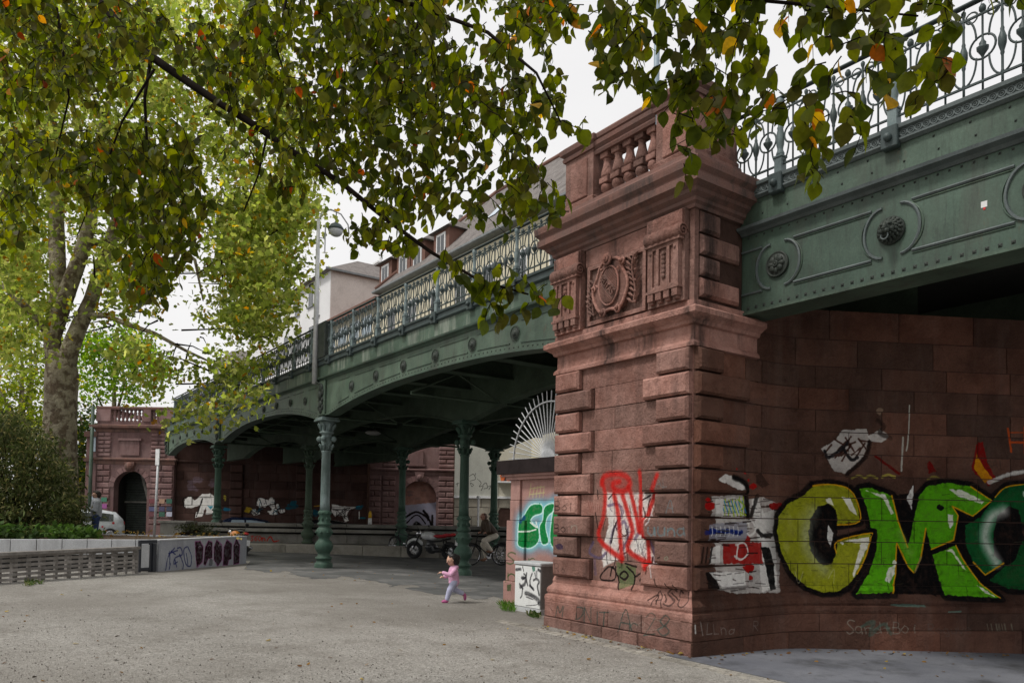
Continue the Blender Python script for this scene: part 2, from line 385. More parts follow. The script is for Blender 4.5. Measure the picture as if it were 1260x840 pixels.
GLY = {'S':[[(1,.9),(.5,1),(.05,.8),(.5,.5),(.95,.25),(.5,0),(0,.12)]],'a':[[(.9,.5),(.4,.55),(.05,.25),(.4,0),(.85,.2)],[(.9,.55),(.9,0)]],
 'r':[[(.1,.55),(.15,0)],[(.15,.35),(.5,.55),(.9,.5)]],'d':[[(.9,.3),(.45,.5),(.05,.25),(.45,0),(.9,.2)],[(.9,1),(.9,0)]],'+':[[(.1,.4),(.9,.4)],[(.5,.75),(.5,.05)]],
 'B':[[(.1,0),(.1,1)],[(.1,1),(.8,.9),(.7,.55),(.1,.5)],[(.1,.5),(.9,.4),(.8,.05),(.1,0)]],'o':[[(.5,.55),(.05,.28),(.5,0),(.95,.28),(.5,.55)]],'i':[[(.5,.5),(.5,0)],[(.5,.75),(.52,.7)]],
 'R':[[(.1,0),(.1,1)],[(.1,1),(.8,.95),(.8,.55),(.1,.5)],[(.35,.5),(.95,0)]],'g':[[(.9,.5),(.3,.5),(.1,.2),(.5,0),(.9,.2),(.9,.5),(.85,-.3),(.3,-.35)]],'u':[[(.1,.55),(.1,.15),(.5,0),(.9,.2),(.9,.55)],[(.9,.5),(.92,0)]],
 'v':[[(.05,.55),(.45,0),(.95,.55)]],'e':[[(.1,.28),(.9,.32),(.5,.55),(.05,.25),(.45,0),(.9,.1)]],'M':[[(0,0),(.1,1),(.5,.4),(.9,1),(1,0)]],'D':[[(.1,0),(.1,1)],[(.1,1),(.8,.85),(.9,.4),(.5,0),(.1,0)]],
 'N':[[(.05,0),(.1,1)],[(.1,1),(.9,0)],[(.9,0),(.9,1)]],'I':[[(.5,0),(.5,1)]],'T':[[(0,1),(1,1)],[(.5,1),(.5,0)]],'A':[[(0,0),(.5,1),(1,0)],[(.2,.4),(.8,.4)]],'2':[[(.1,.8),(.5,1),(.9,.75),(.1,0)],[(.1,0),(1,.05)]],
 '8':[[(.5,.52),(.1,.78),(.5,1),(.9,.78),(.5,.52),(.05,.25),(.5,0),(.95,.25),(.5,.52)]],'Y':[[(0,1),(.45,.5)],[(1,1),(.3,-.2)]],'P':[[(.1,0),(.1,1)],[(.1,1),(.9,.9),(.85,.55),(.1,.5)]],
 'L':[[(.1,1),(.1,0)],[(.1,0),(.9,.05)]],'n':[[(.1,.55),(.1,0)],[(.1,.4),(.5,.58),(.9,.4),(.9,0)]],'E':[[(.9,1),(.1,1),(.1,0),(.9,0)],[(.1,.5),(.7,.5)]],'3':[[(.1,.95),(.9,1),(.4,.55),(.9,.3),(.5,0),(.1,.1)]],
 '6':[[(.9,.95),(.3,.7),(.1,.25),(.5,0),(.9,.25),(.5,.5),(.15,.3)]],'0':[[(.5,1),(.08,.5),(.5,0),(.92,.5),(.5,1)]],'K':[[(.1,0),(.1,1)],[(.95,1),(.12,.45)],[(.3,.55),(1,0)]],'U':[[(.1,1),(.1,.2),(.5,0),(.9,.2),(.9,1)]],' ':[]}
# ------------------------------------------------------------------ graffiti
WEX = (.8749, -.4843); WO = (9.02, 6.03)
def cr(pts, ox, oy, k): return [(ox+x/k, oy+y/k) for x, y in pts]
BK = (.012,.012,.014); WHT = (.92,.91,.89); RED = (.62,.04,.03)
def wall_to(u, v): return ony(u, v, 6.11) if u < 962 else online(u, v, WO, WEX)
wp = Paint('wall_paint', WEX, wall_to, 3.0, 9.6, -.3, 3.2, 190)
q = lambda *p: cr(p, 920, 580, 3.5)
# white ground and older layers at the left
wp.fill(q((-150,120),(-60,110),(20,120),(60,110),(140,140),(130,520),(-60,525),(-150,500)), WHT, .55)
wp.fill(q((20,125),(45,105),(70,180),(110,160),(125,500),(60,520),(50,330)), WHT, .75)
k = lambda *p: cr(p, 850, 570, 4.945)
wp.fill(k((150,100),(190,70),(250,85),(310,130),(320,165),(270,160),(200,125)), WHT, .8).stroke(k((245,85),(310,120),(340,200),(350,330)), 7, BK)
wp.fill(k((110,200),(320,190),(330,320),(110,320)), WHT, .5)
wp.blob(*k((95,262))[0], 7, 5, RED).blob(*k((85,222))[0], 4, 2.5, RED)
for i in range(7):
    x = 190+i*22; wp.stroke(k((x,210+random.uniform(-10,20)),(x+random.uniform(-15,15),260),(x+random.uniform(-8,12),320)), 1.6, (.65,.78,.12))
    wp.stroke(k((x-6,230),(x+18,300)), 1.4, (.12,.5,.72))
wp.stroke(k((290,220),(330,260),(300,290),(340,315)), 1.8, (.65,.78,.12))
wp.fill(k((95,370),(320,350),(330,460),(95,470)), (.55,.55,.6), .7)
wp.stroke(k((80,420),(200,412),(290,420)), 5, (.03,.12,.42)).stroke(k((100,400),(280,430)), 3, (.03,.12,.42))
for x in range(110, 290, 26): wp.stroke(k((x,385),(x+4,420),(x-2,440)), 1.3, WHT, .8)
wp.fill(k((105,510),(160,500),(160,610),(95,610)), WHT, .75)
for x in (60, 85, 110): wp.stroke(k((x,510),(x-12,600)), 3, BK, .8)
wp.fill(k((75,660),(120,655),(160,760),(90,760)), BK, .95)
wp.fill(k((95,660),(310,655),(315,735),(180,755)), WHT, .85)
wp.fill(k((200,490),(430,480),(440,610),(200,610)), RED, .85).fill(k((320,440),(360,440),(365,490),(320,490)), RED, .85)
wp.stroke(k((335,365),(345,440)), 2.6, WHT, 1).stroke(k((325,360),(375,350),(395,410),(350,445),(325,425)), 2.6, WHT, 1)
wp.stroke(k((290,500),(280,580)), 2.6, WHT, 1).stroke(k((278,495),(330,485),(352,545),(310,585),(270,565)), 2.6, WHT, 1)
wp.blob(*k((345,637))[0], 8, 5, RED).blob(*k((360,697))[0], 5, 3, RED).blob(*k((375,140))[0], 5.5, 4, RED).blob(*k((340,102))[0], 3, 2.4, RED).blob(*k((317,64))[0], 2, 2, RED).blob(*k((283,34))[0], 1.5, 1.8, RED).blob(*k((520,258))[0], 8, 4.5, RED)
wp.fill(k((400,70),(430,60),(480,130),(440,150),(400,120)), BK, .6)
wp.stroke(k((370,320),(400,220),(410,200)), 6, BK, .8).stroke(k((410,410),(440,440),(490,435)), 5, BK, .9)
wp.fill(k((430,510),(475,510),(500,600),(510,765),(480,770),(460,640)), BK, .95)
for i in range(120):     # worn streaks where the stone shows through
    x, y = random.uniform(60,520), random.uniform(180,780); wp.stroke(k((x,y),(x+random.uniform(10,70),y+random.uniform(-8,8))), random.uniform(.5,1.8), random.choice([(.10,.05,.038),(.10,.05,.038),(.05,.04,.04),(.3,.28,.27)]), random.uniform(.4,.85))
for i in range(46):      # pale bloom on the curve of the wall
    x, y = random.uniform(922,990), random.uniform(432,600); wp.blob(x, y, random.uniform(2,11), random.uniform(1,4), (.36,.27,.24), random.uniform(.15,.5), j=.5)
# upper fragment, drips, flames
z = lambda *p: cr(p, 920, 390, 3.706)
wp.fill(z((335,600),(400,560),(430,515),(540,510),(555,570),(520,650),(450,712),(395,705)), WHT, .55)
for i in range(16): a = random.uniform(340, 520); wp.stroke(z((a,600+random.uniform(-60,60)),(a+40,560+random.uniform(-30,60))), 2.2, (.20,.09,.06), .8)
wp.stroke(z((555,570),(535,640),(450,720)), 5, BK, .9).stroke(z((350,610),(370,640),(440,590),(455,570)), 4, (.1,.1,.11)).stroke(z((430,590),(470,650),(500,640)), 4, (.1,.1,.11))
wp.fill(z((550,545),(600,510),(650,545),(610,570),(560,570)), WHT, .7).stroke(z((590,470),(620,500),(600,530),(650,550)), 5, (.05,.05,.05), .6).blob(*z((600,428))[0], 3.5, 4, (.7,.6,.5), .5)
wp.stroke(z((738,335),(738,370)), 4, (.8,.8,.76)).stroke(z((738,370),(730,560),(722,610)), 1.3, (.8,.8,.76)).stroke(z((708,550),(700,700)), 2, (.8,.8,.76), .8)
wp.stroke(z((583,635),(690,715)), 3.5, (.4,.02,.02)).fill(z((1020,680),(1045,570),(1070,570),(1090,660),(1130,735),(1100,770),(1020,700)), (.5,.03,.02)).fill(z((1030,690),(1042,620),(1070,680),(1115,735),(1080,760)), (.8,.55,.03))
wp.fill(z((815,665),(830,655),(860,705),(825,715)), (.45,.03,.03)).stroke(z((1100,755),(1180,720),(1260,705)), 5, WHT)
wp.stroke(z((1185,510),(1200,615)), 2.6, (.75,.3,.1)).stroke(z((1195,572),(1265,572)), 2.6, (.75,.3,.1)).stroke(z((1260,505),(1262,620)), 2.6, (.75,.3,.1)).stroke(z((1195,527),(1262,527)), 1.5, (.7,.3,.1))
wp.scrawl('SAI', *z((1090,690))[0], 9, 1.3, (.2,.2,.15), .6)
for a, b, c_, d in ((850,740,1,1),(505,735,.8,.6),(560,735,.8,.6),(640,730,.8,.6)): wp.stroke(z((a-30,b),(a,b-12),(a+30,b)), 3, (.75,.7,.3), .7)
# the big letters
C_ = q((280,62),(340,55),(400,62),(440,80),(470,130),(480,215),(385,230),(380,165),(345,138),(300,150),(270,200),(258,270),(270,340),(300,390),(335,405),(365,390),(380,350),(385,300),(525,265),(528,290),(505,370),(470,440),(430,490),(380,515),(310,518),(240,490),(180,430),(140,350),(122,260),(130,190),(165,140),(235,105))
M_ = q((480,75),(520,68),(620,105),(645,210),(688,325),(735,110),(775,62),(860,48),(960,65),(1050,125),(968,192),(880,150),(905,190),(885,295),(790,335),(765,245),(745,370),(715,437),(690,410),(640,305),(635,440),(620,520),(460,527),(520,440),(555,330),(555,250),(530,240),(510,150))
L_ = q((795,358),(895,318),(930,385),(1000,480),(1070,540),(960,537),(840,530))
O_ = q((1190,55),(1110,68),(1065,110),(1000,195),(935,235),(935,310),(970,390),(1022,445),(1100,395),(1060,360),(1055,270),(1075,190),(1120,150),(1165,165),(1180,230),(1320,210),(1290,100))
O2 = q((1040,468),(1105,410),(1150,385),(1180,300),(1330,280),(1310,420),(1230,510),(1120,505))
for pl in (C_, M_, L_, O_, O2): wp.stroke(pl, 22, BK, .45, 1.0, False, True)
for pl in (C_, M_, L_, O_, O2): wp.stroke(pl, 13, BK, 1, .15, False, True)
wp.fill(q((235,105),(285,165),(300,90),(285,70)), BK, .9)
wp.fill(q((260,200),(330,140),(380,160),(385,300),(375,380),(335,402),(290,380),(262,300)), BK)
wp.fill(q((630,100),(735,90),(720,300),(690,330)), BK).fill(q((640,305),(700,430),(770,260),(800,420),(840,530),(620,525)), BK).fill(q((890,180),(980,200),(940,250),(900,320)), BK)
wp.fill(q((1075,190),(1130,150),(1175,170),(1185,300),(1150,385),(1100,395),(1060,340)), BK)
wp.fill(C_, (.58,.60,.11)); wp.fill(M_, (.34,.66,.05)); wp.fill(L_, (.34,.66,.05)); wp.fill(O_, (.03,.34,.15)); wp.fill(O2, (.03,.31,.13))
for i in range(26): wp.blob(*q((random.uniform(130,300), random.uniform(150,480)))[0], 4, 7, (.75,.74,.6), .10)
wp.stroke(q((280,170),(245,250),(265,350),(330,425)), 14, (.7,.72,.66), .5, .9); wp.stroke(q((1100,170),(1045,200),(1020,290),(1070,390)), 13, WHT, .8, .8)
OUT = (.85,.62,.05)
wp.stroke(C_[0:7], 1.8, OUT); wp.stroke(C_[16:22], 1.8, OUT); wp.stroke(M_[2:5], 2, OUT, cv=False); wp.stroke(M_[8:15], 1.8, OUT, cv=False); wp.stroke(M_[15:22], 2, OUT, cv=False); wp.stroke(L_[1:5], 1.8, OUT); wp.stroke(O_[:3], 1.6, OUT); wp.stroke(O_[6:9], 2, OUT, cv=False)
for pl in (((405,110),(440,115),(470,190),(440,170)),((400,300),(520,283),(525,300),(455,455),(450,440),(485,310)),((508,82),(590,100),(630,180),(615,185),(580,115)),((870,78),(920,78),(1018,130),(1005,140),(900,105)),
           ((862,185),(885,185),(880,230),(870,245),(860,225)),((590,470),(605,415),(635,400),(630,440),(610,480)),((850,340),(880,332),(940,425),(925,420),(880,350)),((985,488),(1050,535),(1010,520)),((330,118),(355,112),(372,150),(340,135)),((1185,85),(1200,80),(1200,120),(1180,100)),
           ((345,230),(370,265),(355,330),(340,285)),((680,120),(715,55),(705,165))): wp.fill(q(*pl), WHT, .95)
wp.blob(*q((630,390))[0], 2.6, 2.6, WHT).blob(*q((405,307))[0], 2.2, 1.8, WHT).blob(*q((828,155))[0], 4, 4, BK).stroke(q((655,260),(690,340),(700,350)), 7, (.6,.75,.45), .4, .9)
wp.stroke(q((745,370),(720,430)), 2.4, (.5,.5,.4), .7)
for i in range(160):
    x, y = random.uniform(100,1185), random.uniform(45,535); wp.stroke(q((x,y),(x+random.uniform(-6,40),y+random.uniform(-5,5))), random.uniform(.4,1.1), random.choice([(.05,.06,.03),(.55,.5,.35),(.09,.05,.04)]), random.uniform(.12,.4))
for i in range(14): x = random.uniform(140,1150); y = random.uniform(380,520); wp.stroke(q((x,y),(x+random.uniform(-2,2),y+random.uniform(15,60))), .7, BK, .5)
wp.scrawl('V', *q((190,480))[0], 14, .9, (.7,.7,.5), .6).stroke(q((200,430),(215,480),(235,430)), .9, (.75,.75,.6), .7).stroke(q((345,460),(370,420),(368,480)), .9, (.75,.75,.6), .7)
for i in range(40):
    x, y = random.uniform(130,1180), random.uniform(60,520); wp.stroke(q((x,y),(x+random.uniform(-30,40),y+random.uniform(-4,4))), .7, (.1,.12,.05), .45)
wp.scrawl('Sard+Boi', *q((400,690))[0], 15, 1.3, (.55,.52,.48), .75).scrawl('Roguve', *q((750,690))[0], 12, 1.1, (.38,.34,.32), .6)
wp.stroke(q((470,660),(520,640),(500,700),(560,650),(590,690)), 4, (.25,.4,.36), .5).stroke(q((600,570),(740,575)), 3, (.4,.6,.55), .5).stroke(q((840,600),(890,598)), 2, (.5,.65,.6), .5)
for i in range(12): x = random.uniform(1000,1110); wp.stroke(q((x,650),(x+6,680)), .9, (.5,.48,.42), .6)
p4 = lambda *p: cr(p, 620, 700, 3.706)
wp.stroke(p4((880,235),(890,295)), 1.5, (.55,.5,.48), .8).scrawl('LLna', *p4((905,290))[0], 12, 1.2, (.55,.5,.48), .7).scrawl('R', *p4((1115,275))[0], 11, 1.1, (.5,.46,.44), .6).stroke(p4((855,250),(857,285)), 2, WHT, .6)
WALLG = wp.image()
# pier, left face
LEX = (0, -1)
lp = Paint('pier_paint', LEX, lambda u, v: onx(u, v, 7.07), -8.95, -5.85, -.1, 3.0, 260)
k = lambda *p: cr(p, 715, 560, 4.667)
lp.fill(k((120,210),(400,215),(410,300),(350,470),(430,620),(385,640),(260,560),(200,600),(120,640),(110,560),(150,400)), WHT, .8, 6)
for pl in (((150,290),(200,280),(230,330),(180,420),(160,500)),((200,420),(240,380),(260,470),(230,540)),((300,480),(340,440),(390,500),(420,590)),((60,500),(40,560),(100,590),(130,560))): lp.stroke(k(*pl), 4, (.34,.30,.42), .7)
for pl in (((165,500),(180,420),(200,370)),((75,330),(90,420),(110,400)),((85,200),(90,250)),((340,260),(390,230)),((430,240),(445,290)),((150,250),(180,215))): lp.stroke(k(*pl), 2, (.04,.04,.06), .85)
for i in range(70):
    x, y = random.uniform(125,410), random.uniform(215,620); c_ = random.choice([(.30,.27,.36),(.17,.085,.07),(.5,.48,.52),(.17,.085,.07),(.06,.05,.07),(.8,.78,.78)])
    lp.stroke(k((x,y),(x+random.uniform(-14,14),y+random.uniform(15,50)),(x+random.uniform(-25,25),y+random.uniform(40,95))), random.uniform(.8,2.4), c_, random.uniform(.35,.8))
for i in range(8): lp.stroke(k((30+i*14,260+i*5),(50+i*9,330)), .9, (.45,.12,.1), .5)
lp.fill(k((110,130),(200,100),(268,135),(262,200),(150,215)), RR_ := (.66,.09,.07), .45, 8)
lp.fill(k((190,610),(310,640),(300,740),(220,770),(200,690)), (.2,.42,.2), .6, 5).stroke(k((70,600),(75,680)), 5, (.3,.28,.42), .4)
RR = (.74,.10,.08)
WS_ = 1.2
for pl, w_ in ((((110,165),(125,120),(190,105),(250,120),(272,165),(240,205),(190,200),(172,165),(210,150)),6),(((112,150),(130,230),(120,350),(95,480),(225,595)),5.5),(((180,220),(205,340),(215,480),(225,600)),5.5),(((230,230),(265,350),(285,440),(260,545),(385,625)),5.5),
               (((262,180),(292,270),(322,430)),5),(((326,95),(335,200),(330,440)),5),(((455,115),(410,240),(368,380),(375,500),(385,650)),5)): lp.stroke(k(*pl), w_*WS_*1.7, RR, .10, 1.0); lp.stroke(k(*pl), w_*WS_, RR, .88, .55)
for pl in (((180,650),(150,640),(105,690),(115,715),(185,712),(190,640)),((205,690),(215,770)),((255,640),(300,690),(290,770)),((300,700),(330,680),(355,665),(330,720)),((245,620),(310,640)),((160,690),(175,640),(200,690))): lp.stroke(k(*pl), 2.4, BK)
lp.stroke(k((240,665),(262,690),(240,712),(215,690)), 2.6, BK, closed=True)
for pl in (((440,710),(450,760)),((500,735),(515,760)),((545,745),(570,775),(585,790)),((400,830),(440,800),(450,850)),((480,800),(500,840)),((520,790),(560,830)),((460,590),(470,585))): lp.stroke(k(*pl), 2, BK, .85)
lp.scrawl('IAL', *k((415,185))[0], 10, 1.2, (.45,.5,.5), .5).scrawl('JAC', *k((460,330))[0], 14, 2, (.42,.5,.52), .6).scrawl('uuna', *k((400,460))[0], 16, 2.6, (.40,.5,.52), .7).scrawl('o', *k((495,600))[0], 9, 1.3, (.5,.6,.5), .6)
p2 = lambda *p: cr(p, 660, 560, 3.23)
for t, x, y in (('ASU',470,600),): lp.scrawl(t, *p2((x,y))[0], 20, 2.2, (.06,.06,.09), .85)
lp.scrawl('Boi', *p2((85,220))[0], 11, 1.3, BK, .8).scrawl('Bon', *p2((85,305))[0], 10, 1.2, BK, .8).scrawl('n', *p2((150,305))[0], 13, 1.6, (.6,.55,.5), .8).blob(*p2((105,362))[0], 5, 4, (.12,.1,.25), .8).scrawl('Roy', *p2((85,465))[0], 10, 1, BK, .6)
TE = (.03,.26,.24)
for t, x, y, h in (('M',258,215,13),('D',345,225,17),('N',385,240,17),('I',430,250,17),('T',455,258,18),('A',548,282,24),('r',590,290,20),('28',655,300,24)): lp.scrawl(t, *p4((x,y))[0], h, 1.9, TE, .8)
lp.scrawl('no', *p4((600,262))[0], 13, 1.3, (.6,.52,.48), .7).stroke(p4((690,220),(745,240),(735,270),(660,275)), 1, (.6,.52,.48), .6)
PIERG = lp.image()
# low garden wall
sp_ = Paint('low_wall_paint', LEX, lambda u, v: onx(u, v, 8.3), -12.2, -8.4, -.1, 2.5, 220)
k = lambda *p: cr(p, 610, 570, 4.2)
GL = [((110,300),(170,200),(240,195),(330,200),(335,440),(230,430),(170,450),(110,430))]
SHP = (((140,265),(175,215),(228,212),(232,255),(190,272),(175,300),(212,335),(214,400),(172,438),(122,425),(118,385),(120,320),(128,280)),((245,225),(290,205),(296,240),(262,275),(250,330),(265,405),(230,415),(218,330),(235,290)),((300,210),(345,200),(345,440),(280,425),(275,330)))
for pl in SHP: sp_.stroke(k(*pl), 15, (.14,.60,.72), .55, 1.0, True, True)
for pl in SHP: sp_.stroke(k(*pl), 8, (.62,.84,.86), .6, .9, True, True)
for pl in (((140,265),(175,215),(228,212),(232,255),(190,272),(175,300),(212,335),(214,400),(172,438),(122,425),(118,385),(120,320),(128,280)),((245,225),(290,205),(296,240),(262,275),(250,330),(265,405),(230,415),(218,330),(235,290)),((300,210),(345,200),(345,440),(280,425),(275,330))): sp_.fill(k(*pl), (.02,.47,.22), 1, 3, True)

for pl in (((140,265),(175,215),(228,212),(232,255),(190,272),(175,300),(212,335),(214,400),(172,438),(122,425),(118,385),(120,320),(128,280)),((245,225),(290,205),(296,240),(262,275),(250,330),(265,405),(230,415),(218,330),(235,290)),((300,210),(345,200),(345,440),(280,425),(275,330))): sp_.stroke(k(*pl), 1.8, (.85,.93,.92), .9, .6, True, True)
sp_.stroke(k((130,300),(140,280)), 6, (.03,.2,.5), .7).stroke(k((122,352),(165,350),(200,340)), 2, WHT).stroke(k((170,305),(205,330),(200,300)), 2, WHT)
for i in range(5): sp_.stroke(k((165+i*18,175),(175+i*17,110+random.uniform(-15,15))), 1.4, (.72,.68,.5), .8)
sp_.stroke(k((170,130),(240,120)), 1.3, (.72,.68,.5), .8).stroke(k((170,160),(245,150)), 1.3, (.72,.68,.5), .8)
sp_.scrawl('Syn', *k((62,520))[0], 15, 2, (.02,.3,.1), .9).scrawl('n', *k((65,610))[0], 17, 2.2, (.02,.3,.1), .9).fill(k((75,625),(95,622),(95,660),(75,655)), (.02,.28,.1), .8)
LOWG = sp_.image()
# steel cabinet front
cp_ = Paint('cabinet_paint', LEX, lambda u, v: onx(u, v, 7.65), -10.6, -9.55, -.05, 1.25, 300)
k = lambda *p: cr(p, 625, 680, 10.5)
PU = (.05,.035,.09)
for pl, w_ in ((((105,215),(160,210)),4),(((190,180),(200,230)),2),(((240,260),(235,340),(255,420)),2.4),(((180,320),(225,330),(215,400),(160,440)),4.5),(((150,400),(190,460)),3),(((205,270),(230,300),(190,340)),2.5),(((185,460),(180,540),(160,580)),2),
    (((310,270),(285,350),(290,420),(330,480)),2.4),(((345,260),(355,320)),1.6),(((330,350),(370,335),(400,370),(380,430),(400,540)),3),(((230,520),(300,545),(380,600),(400,650)),6),(((230,565),(320,600)),1.5),(((230,680),(360,670),(400,640)),1),(((390,215),(415,235)),4),(((280,420),(320,460)),3.5)): cp_.stroke(k(*pl), w_, PU, .92)
cp_.fill(k((305,160),(345,155),(350,230),(320,250)), (.02,.42,.33), .9).scrawl('mw', *k((120,150))[0], 1.5, .3, BK).stroke(k((240,140),(290,145)), 1, (.2,.2,.2), .5)
for i in range(5): cp_.stroke(k((250+i*30,545+i*18),(262+i*30,560+i*18)), .8, WHT, .8)
CABG = cp_.image()
# planter wall
PWO = (3.76, 18.67); _e = np.array([6.54-3.76, 21.39-18.67]); _e /= np.linalg.norm(_e); PWX = (float(_e[0]), float(_e[1]))
pp = Paint('planter_paint', PWX, lambda u, v: online(u, v, PWO, PWX), 15.6, 20.0, 0, 1.2, 150)
k = lambda *p: cr(p, 165, 640, 7.875)
BL_ = (.02,.08,.36)
for pl in (((305,480),(330,350),(390,270)),((340,470),(350,420)),((335,320),(420,290)),((345,300),(345,420)),((420,270),(450,265),(465,330),(400,360),(385,420),(420,400)),((395,380),(410,450)),((440,330),(475,420),(470,470)),((510,255),(480,290),(500,420),(545,440),(555,350),(520,255)),((505,320),(520,420)),((360,300),(400,330))): pp.stroke(k(*pl), 1.9, BL_, .9)
PK = (.55,.28,.48); DM = (.15,.03,.075)
for pl in (((592,210),(640,205),(668,260),(660,400),(610,450),(598,350)),((720,200),(755,215),(755,360),(715,370),(690,430),(675,420),(690,260)),((800,195),(850,240),(850,380),(810,440),(775,380),(775,260)),((900,190),(945,230),(940,370),(915,380),(905,430),(862,430),(872,260)),((990,180),(1022,240),(1015,410),(965,425),(965,250))):
    pp.stroke(k(*pl), 2.4, PK, .95, .3, False, True); pp.fill(k(*pl), DM, 1, 1.5)
for x, y in ((635,250),(725,240),(830,235),(990,235)): pp.stroke(k((x-12,y+12),(x,y),(x+14,y+6)), 1.1, (.6,.55,.6), .9)
pp.fill(k((735,360),(765,380),(755,440),(720,440)), (.3,.3,.3), .8)
PLANTG = pp.image()
# far abutment wall and pavilions
FD = 41.0; FEX = (float(CR[0]/math.hypot(CR[0], CR[1])), float(CR[1]/math.hypot(CR[0], CR[1]))); FPHI = math.atan2(FEX[1], FEX[0])
def far_to(u, v): return dep(u, v, FD)
fp = Paint('far_wall_paint', FEX, far_to, -21.5, -2.2, 0, 4.4, 60)
k = lambda *p: cr(p, 80, 480, 4.2)
fp.fill(k((610,560),(640,550),(660,570),(700,535),(740,535),(790,560),(790,640),(720,640),(720,600),(700,650),(660,660),(690,590),(640,610),(605,600)), WHT, .95).stroke(k((700,560),(670,650)), 1.5, BK).stroke(k((640,545),(600,560),(605,605)), 1.2, BK).fill(k((725,595),(755,600),(745,620)), (.1,.5,.6), .9)
for i in range(9): fp.blob(*k((random.uniform(620,780), random.uniform(450,540)))[0], random.uniform(3,8), random.uniform(2,4), (.42,.36,.4), .45)
k = lambda *p: cr(p, 240, 500, 4.2)
for x, y, rx, ry, c in ((345,495,6,5,WHT),(385,500,5,6,WHT),(330,510,4,3,WHT),(300,545,6,3,WHT),(400,545,6,3,WHT),(440,540,3,3,WHT),(420,515,3,3,WHT),(265,535,5,3,(.6,.5,.1)),(490,520,8,4,(.05,.3,.36)),(500,500,4,3,(.05,.3,.36)),(620,550,4,4,(.05,.3,.36)),(155,530,5,2,(.05,.35,.45)),(145,470,2,3,(.6,.55,.2))): fp.blob(*k((x,y))[0], rx, ry, c, .9, j=.45)
for i in range(40): x, y = random.choice([(345,495),(385,500),(330,540),(300,545),(400,545),(430,530)]); fp.stroke(k((x+random.uniform(-25,25),y+random.uniform(-20,20)),(x+random.uniform(-30,30),y+random.uniform(-20,20))), random.uniform(.4,1.1), random.choice([BK,(.05,.03,.03),(.1,.3,.36)]), .8)
fp.fill(k((700,505),(760,515),(830,520),(790,535),(780,560),(790,590),(770,595),(755,560),(720,570),(700,545)), WHT, .9).stroke(k((610,515),(640,512)), 1.2, (.65,.5,.15)).stroke(k((830,518),(845,515)), 2, (.1,.45,.55))
k = lambda *p: cr(p, 430, 520, 4.2)
for i in range(14): fp.stroke(cr([(690+random.uniform(0,130),505+random.uniform(0,80)),(700+random.uniform(0,130),505+random.uniform(0,80))], 240, 500, 4.2), .7, (.05,.03,.03), .8)
fp.stroke(k((30,440),(50,440),(60,430)), 3, (.05,.35,.42)).stroke(k((0,438),(25,437)), 1, WHT).stroke(k((45,460),(45,495)), 1, WHT).stroke(k((50,492),(75,492)), 1.5, (.1,.4,.45))
FARG = fp.image()
dp = Paint('door_paint', FEX, lambda u, v: dep(u, v, 43.0), -6.6, -3.5, -.2, 3.6, 110)
dp.fill(k((235,430),(445,410),(445,560),(235,560)), (.62,.64,.72), .85, 5)
for pl, w_ in ((((285,490),(340,460),(400,490),(420,530)),2.4),(((290,520),(345,475),(390,520)),1.5),(((380,455),(400,480),(405,500)),3),(((425,480),(425,545)),2.6),(((330,540),(345,520),(365,540)),5),(((250,500),(280,520),(285,555)),2)): dp.stroke(k(*pl), w_, BK)
for i in range(7): dp.blob(*k((random.uniform(300,430), random.uniform(320,400)))[0], 4, 1.5, (.4,.34,.36), .4)
DOORG = dp.image()
bp_ = Paint('rampart_paint', FEX, lambda u, v: dep(u, v, 39.5), -4.6, 1.2, 1, 6, 100)
for pl in (((620,275),(640,265),(650,290),(625,300)),((650,270),(650,260)),((640,320),(625,310),(632,330),(640,320)),((660,290),(680,310),(670,330),(690,325),(680,350)),((690,320),(705,310),(712,335),(695,340)),((715,330),(730,325),(720,345)),((550,315),(565,312)),((557,312),(556,330))): bp_.stroke(cr(pl, 430, 520, 4.2), .8, (.05,.05,.06), .9)
RAMPG = bp_.image()
tp = Paint('bench_paint', FEX, lambda u, v: dep(u, v, 29.2), -11.5, -7.5, 0, 1.3, 120)
tp.scrawl('360n', 306, 665, 6.5, 1.5, (.72,.13,.02), 1).stroke([(327,665),(331,660),(335,666),(341,665)], 1.6, (.72,.13,.02))
BENCHG = tp.image()

# ------------------------------------------------------------------ material palette
SA, SB, SOOT = (.265,.125,.097), (.385,.212,.175), (.04,.03,.028)
M = {}
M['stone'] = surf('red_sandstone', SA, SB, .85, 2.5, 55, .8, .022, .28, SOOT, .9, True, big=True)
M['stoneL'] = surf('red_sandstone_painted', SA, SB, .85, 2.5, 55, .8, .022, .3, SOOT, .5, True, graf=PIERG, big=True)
M['stoneW'] = surf('shaded_sandstone_painted', (.105,.043,.028), (.165,.076,.052), .85, 2.5, 55, .8, .022, .3, (.22,.17,.15), .16, True, graf=WALLG, big=True)  # shaded face and wall: shade put into a darker copy of the sandstone
M['cornice'] = surf('sooty_sandstone', (.20,.105,.085), (.15,.095,.083), .88, 3, 60, .4, .012, .1, (.05,.045,.043), .8, True)
M['stoneLow'] = surf('pink_sandstone_painted', (.34,.19,.165), (.40,.24,.21), .85, 2.5, 55, .3, .01, .08, SOOT, .35, True, graf=LOWG)
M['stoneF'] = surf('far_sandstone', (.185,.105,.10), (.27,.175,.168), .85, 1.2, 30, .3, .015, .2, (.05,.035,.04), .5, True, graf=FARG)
M['stoneD'] = surf('shade_dark_sandstone', (.040,.020,.016), (.065,.036,.030), .85, 1.2, 30, .3, .015, .3, (.09,.07,.065), .4, True, graf=FARG)  # shade under the bridge put into this darker copy of the far stone
M['mortar'] = surf('dark_mortar', (.045,.025,.02), (.07,.04,.032), .95, 4, 50, .3, .01, 0)
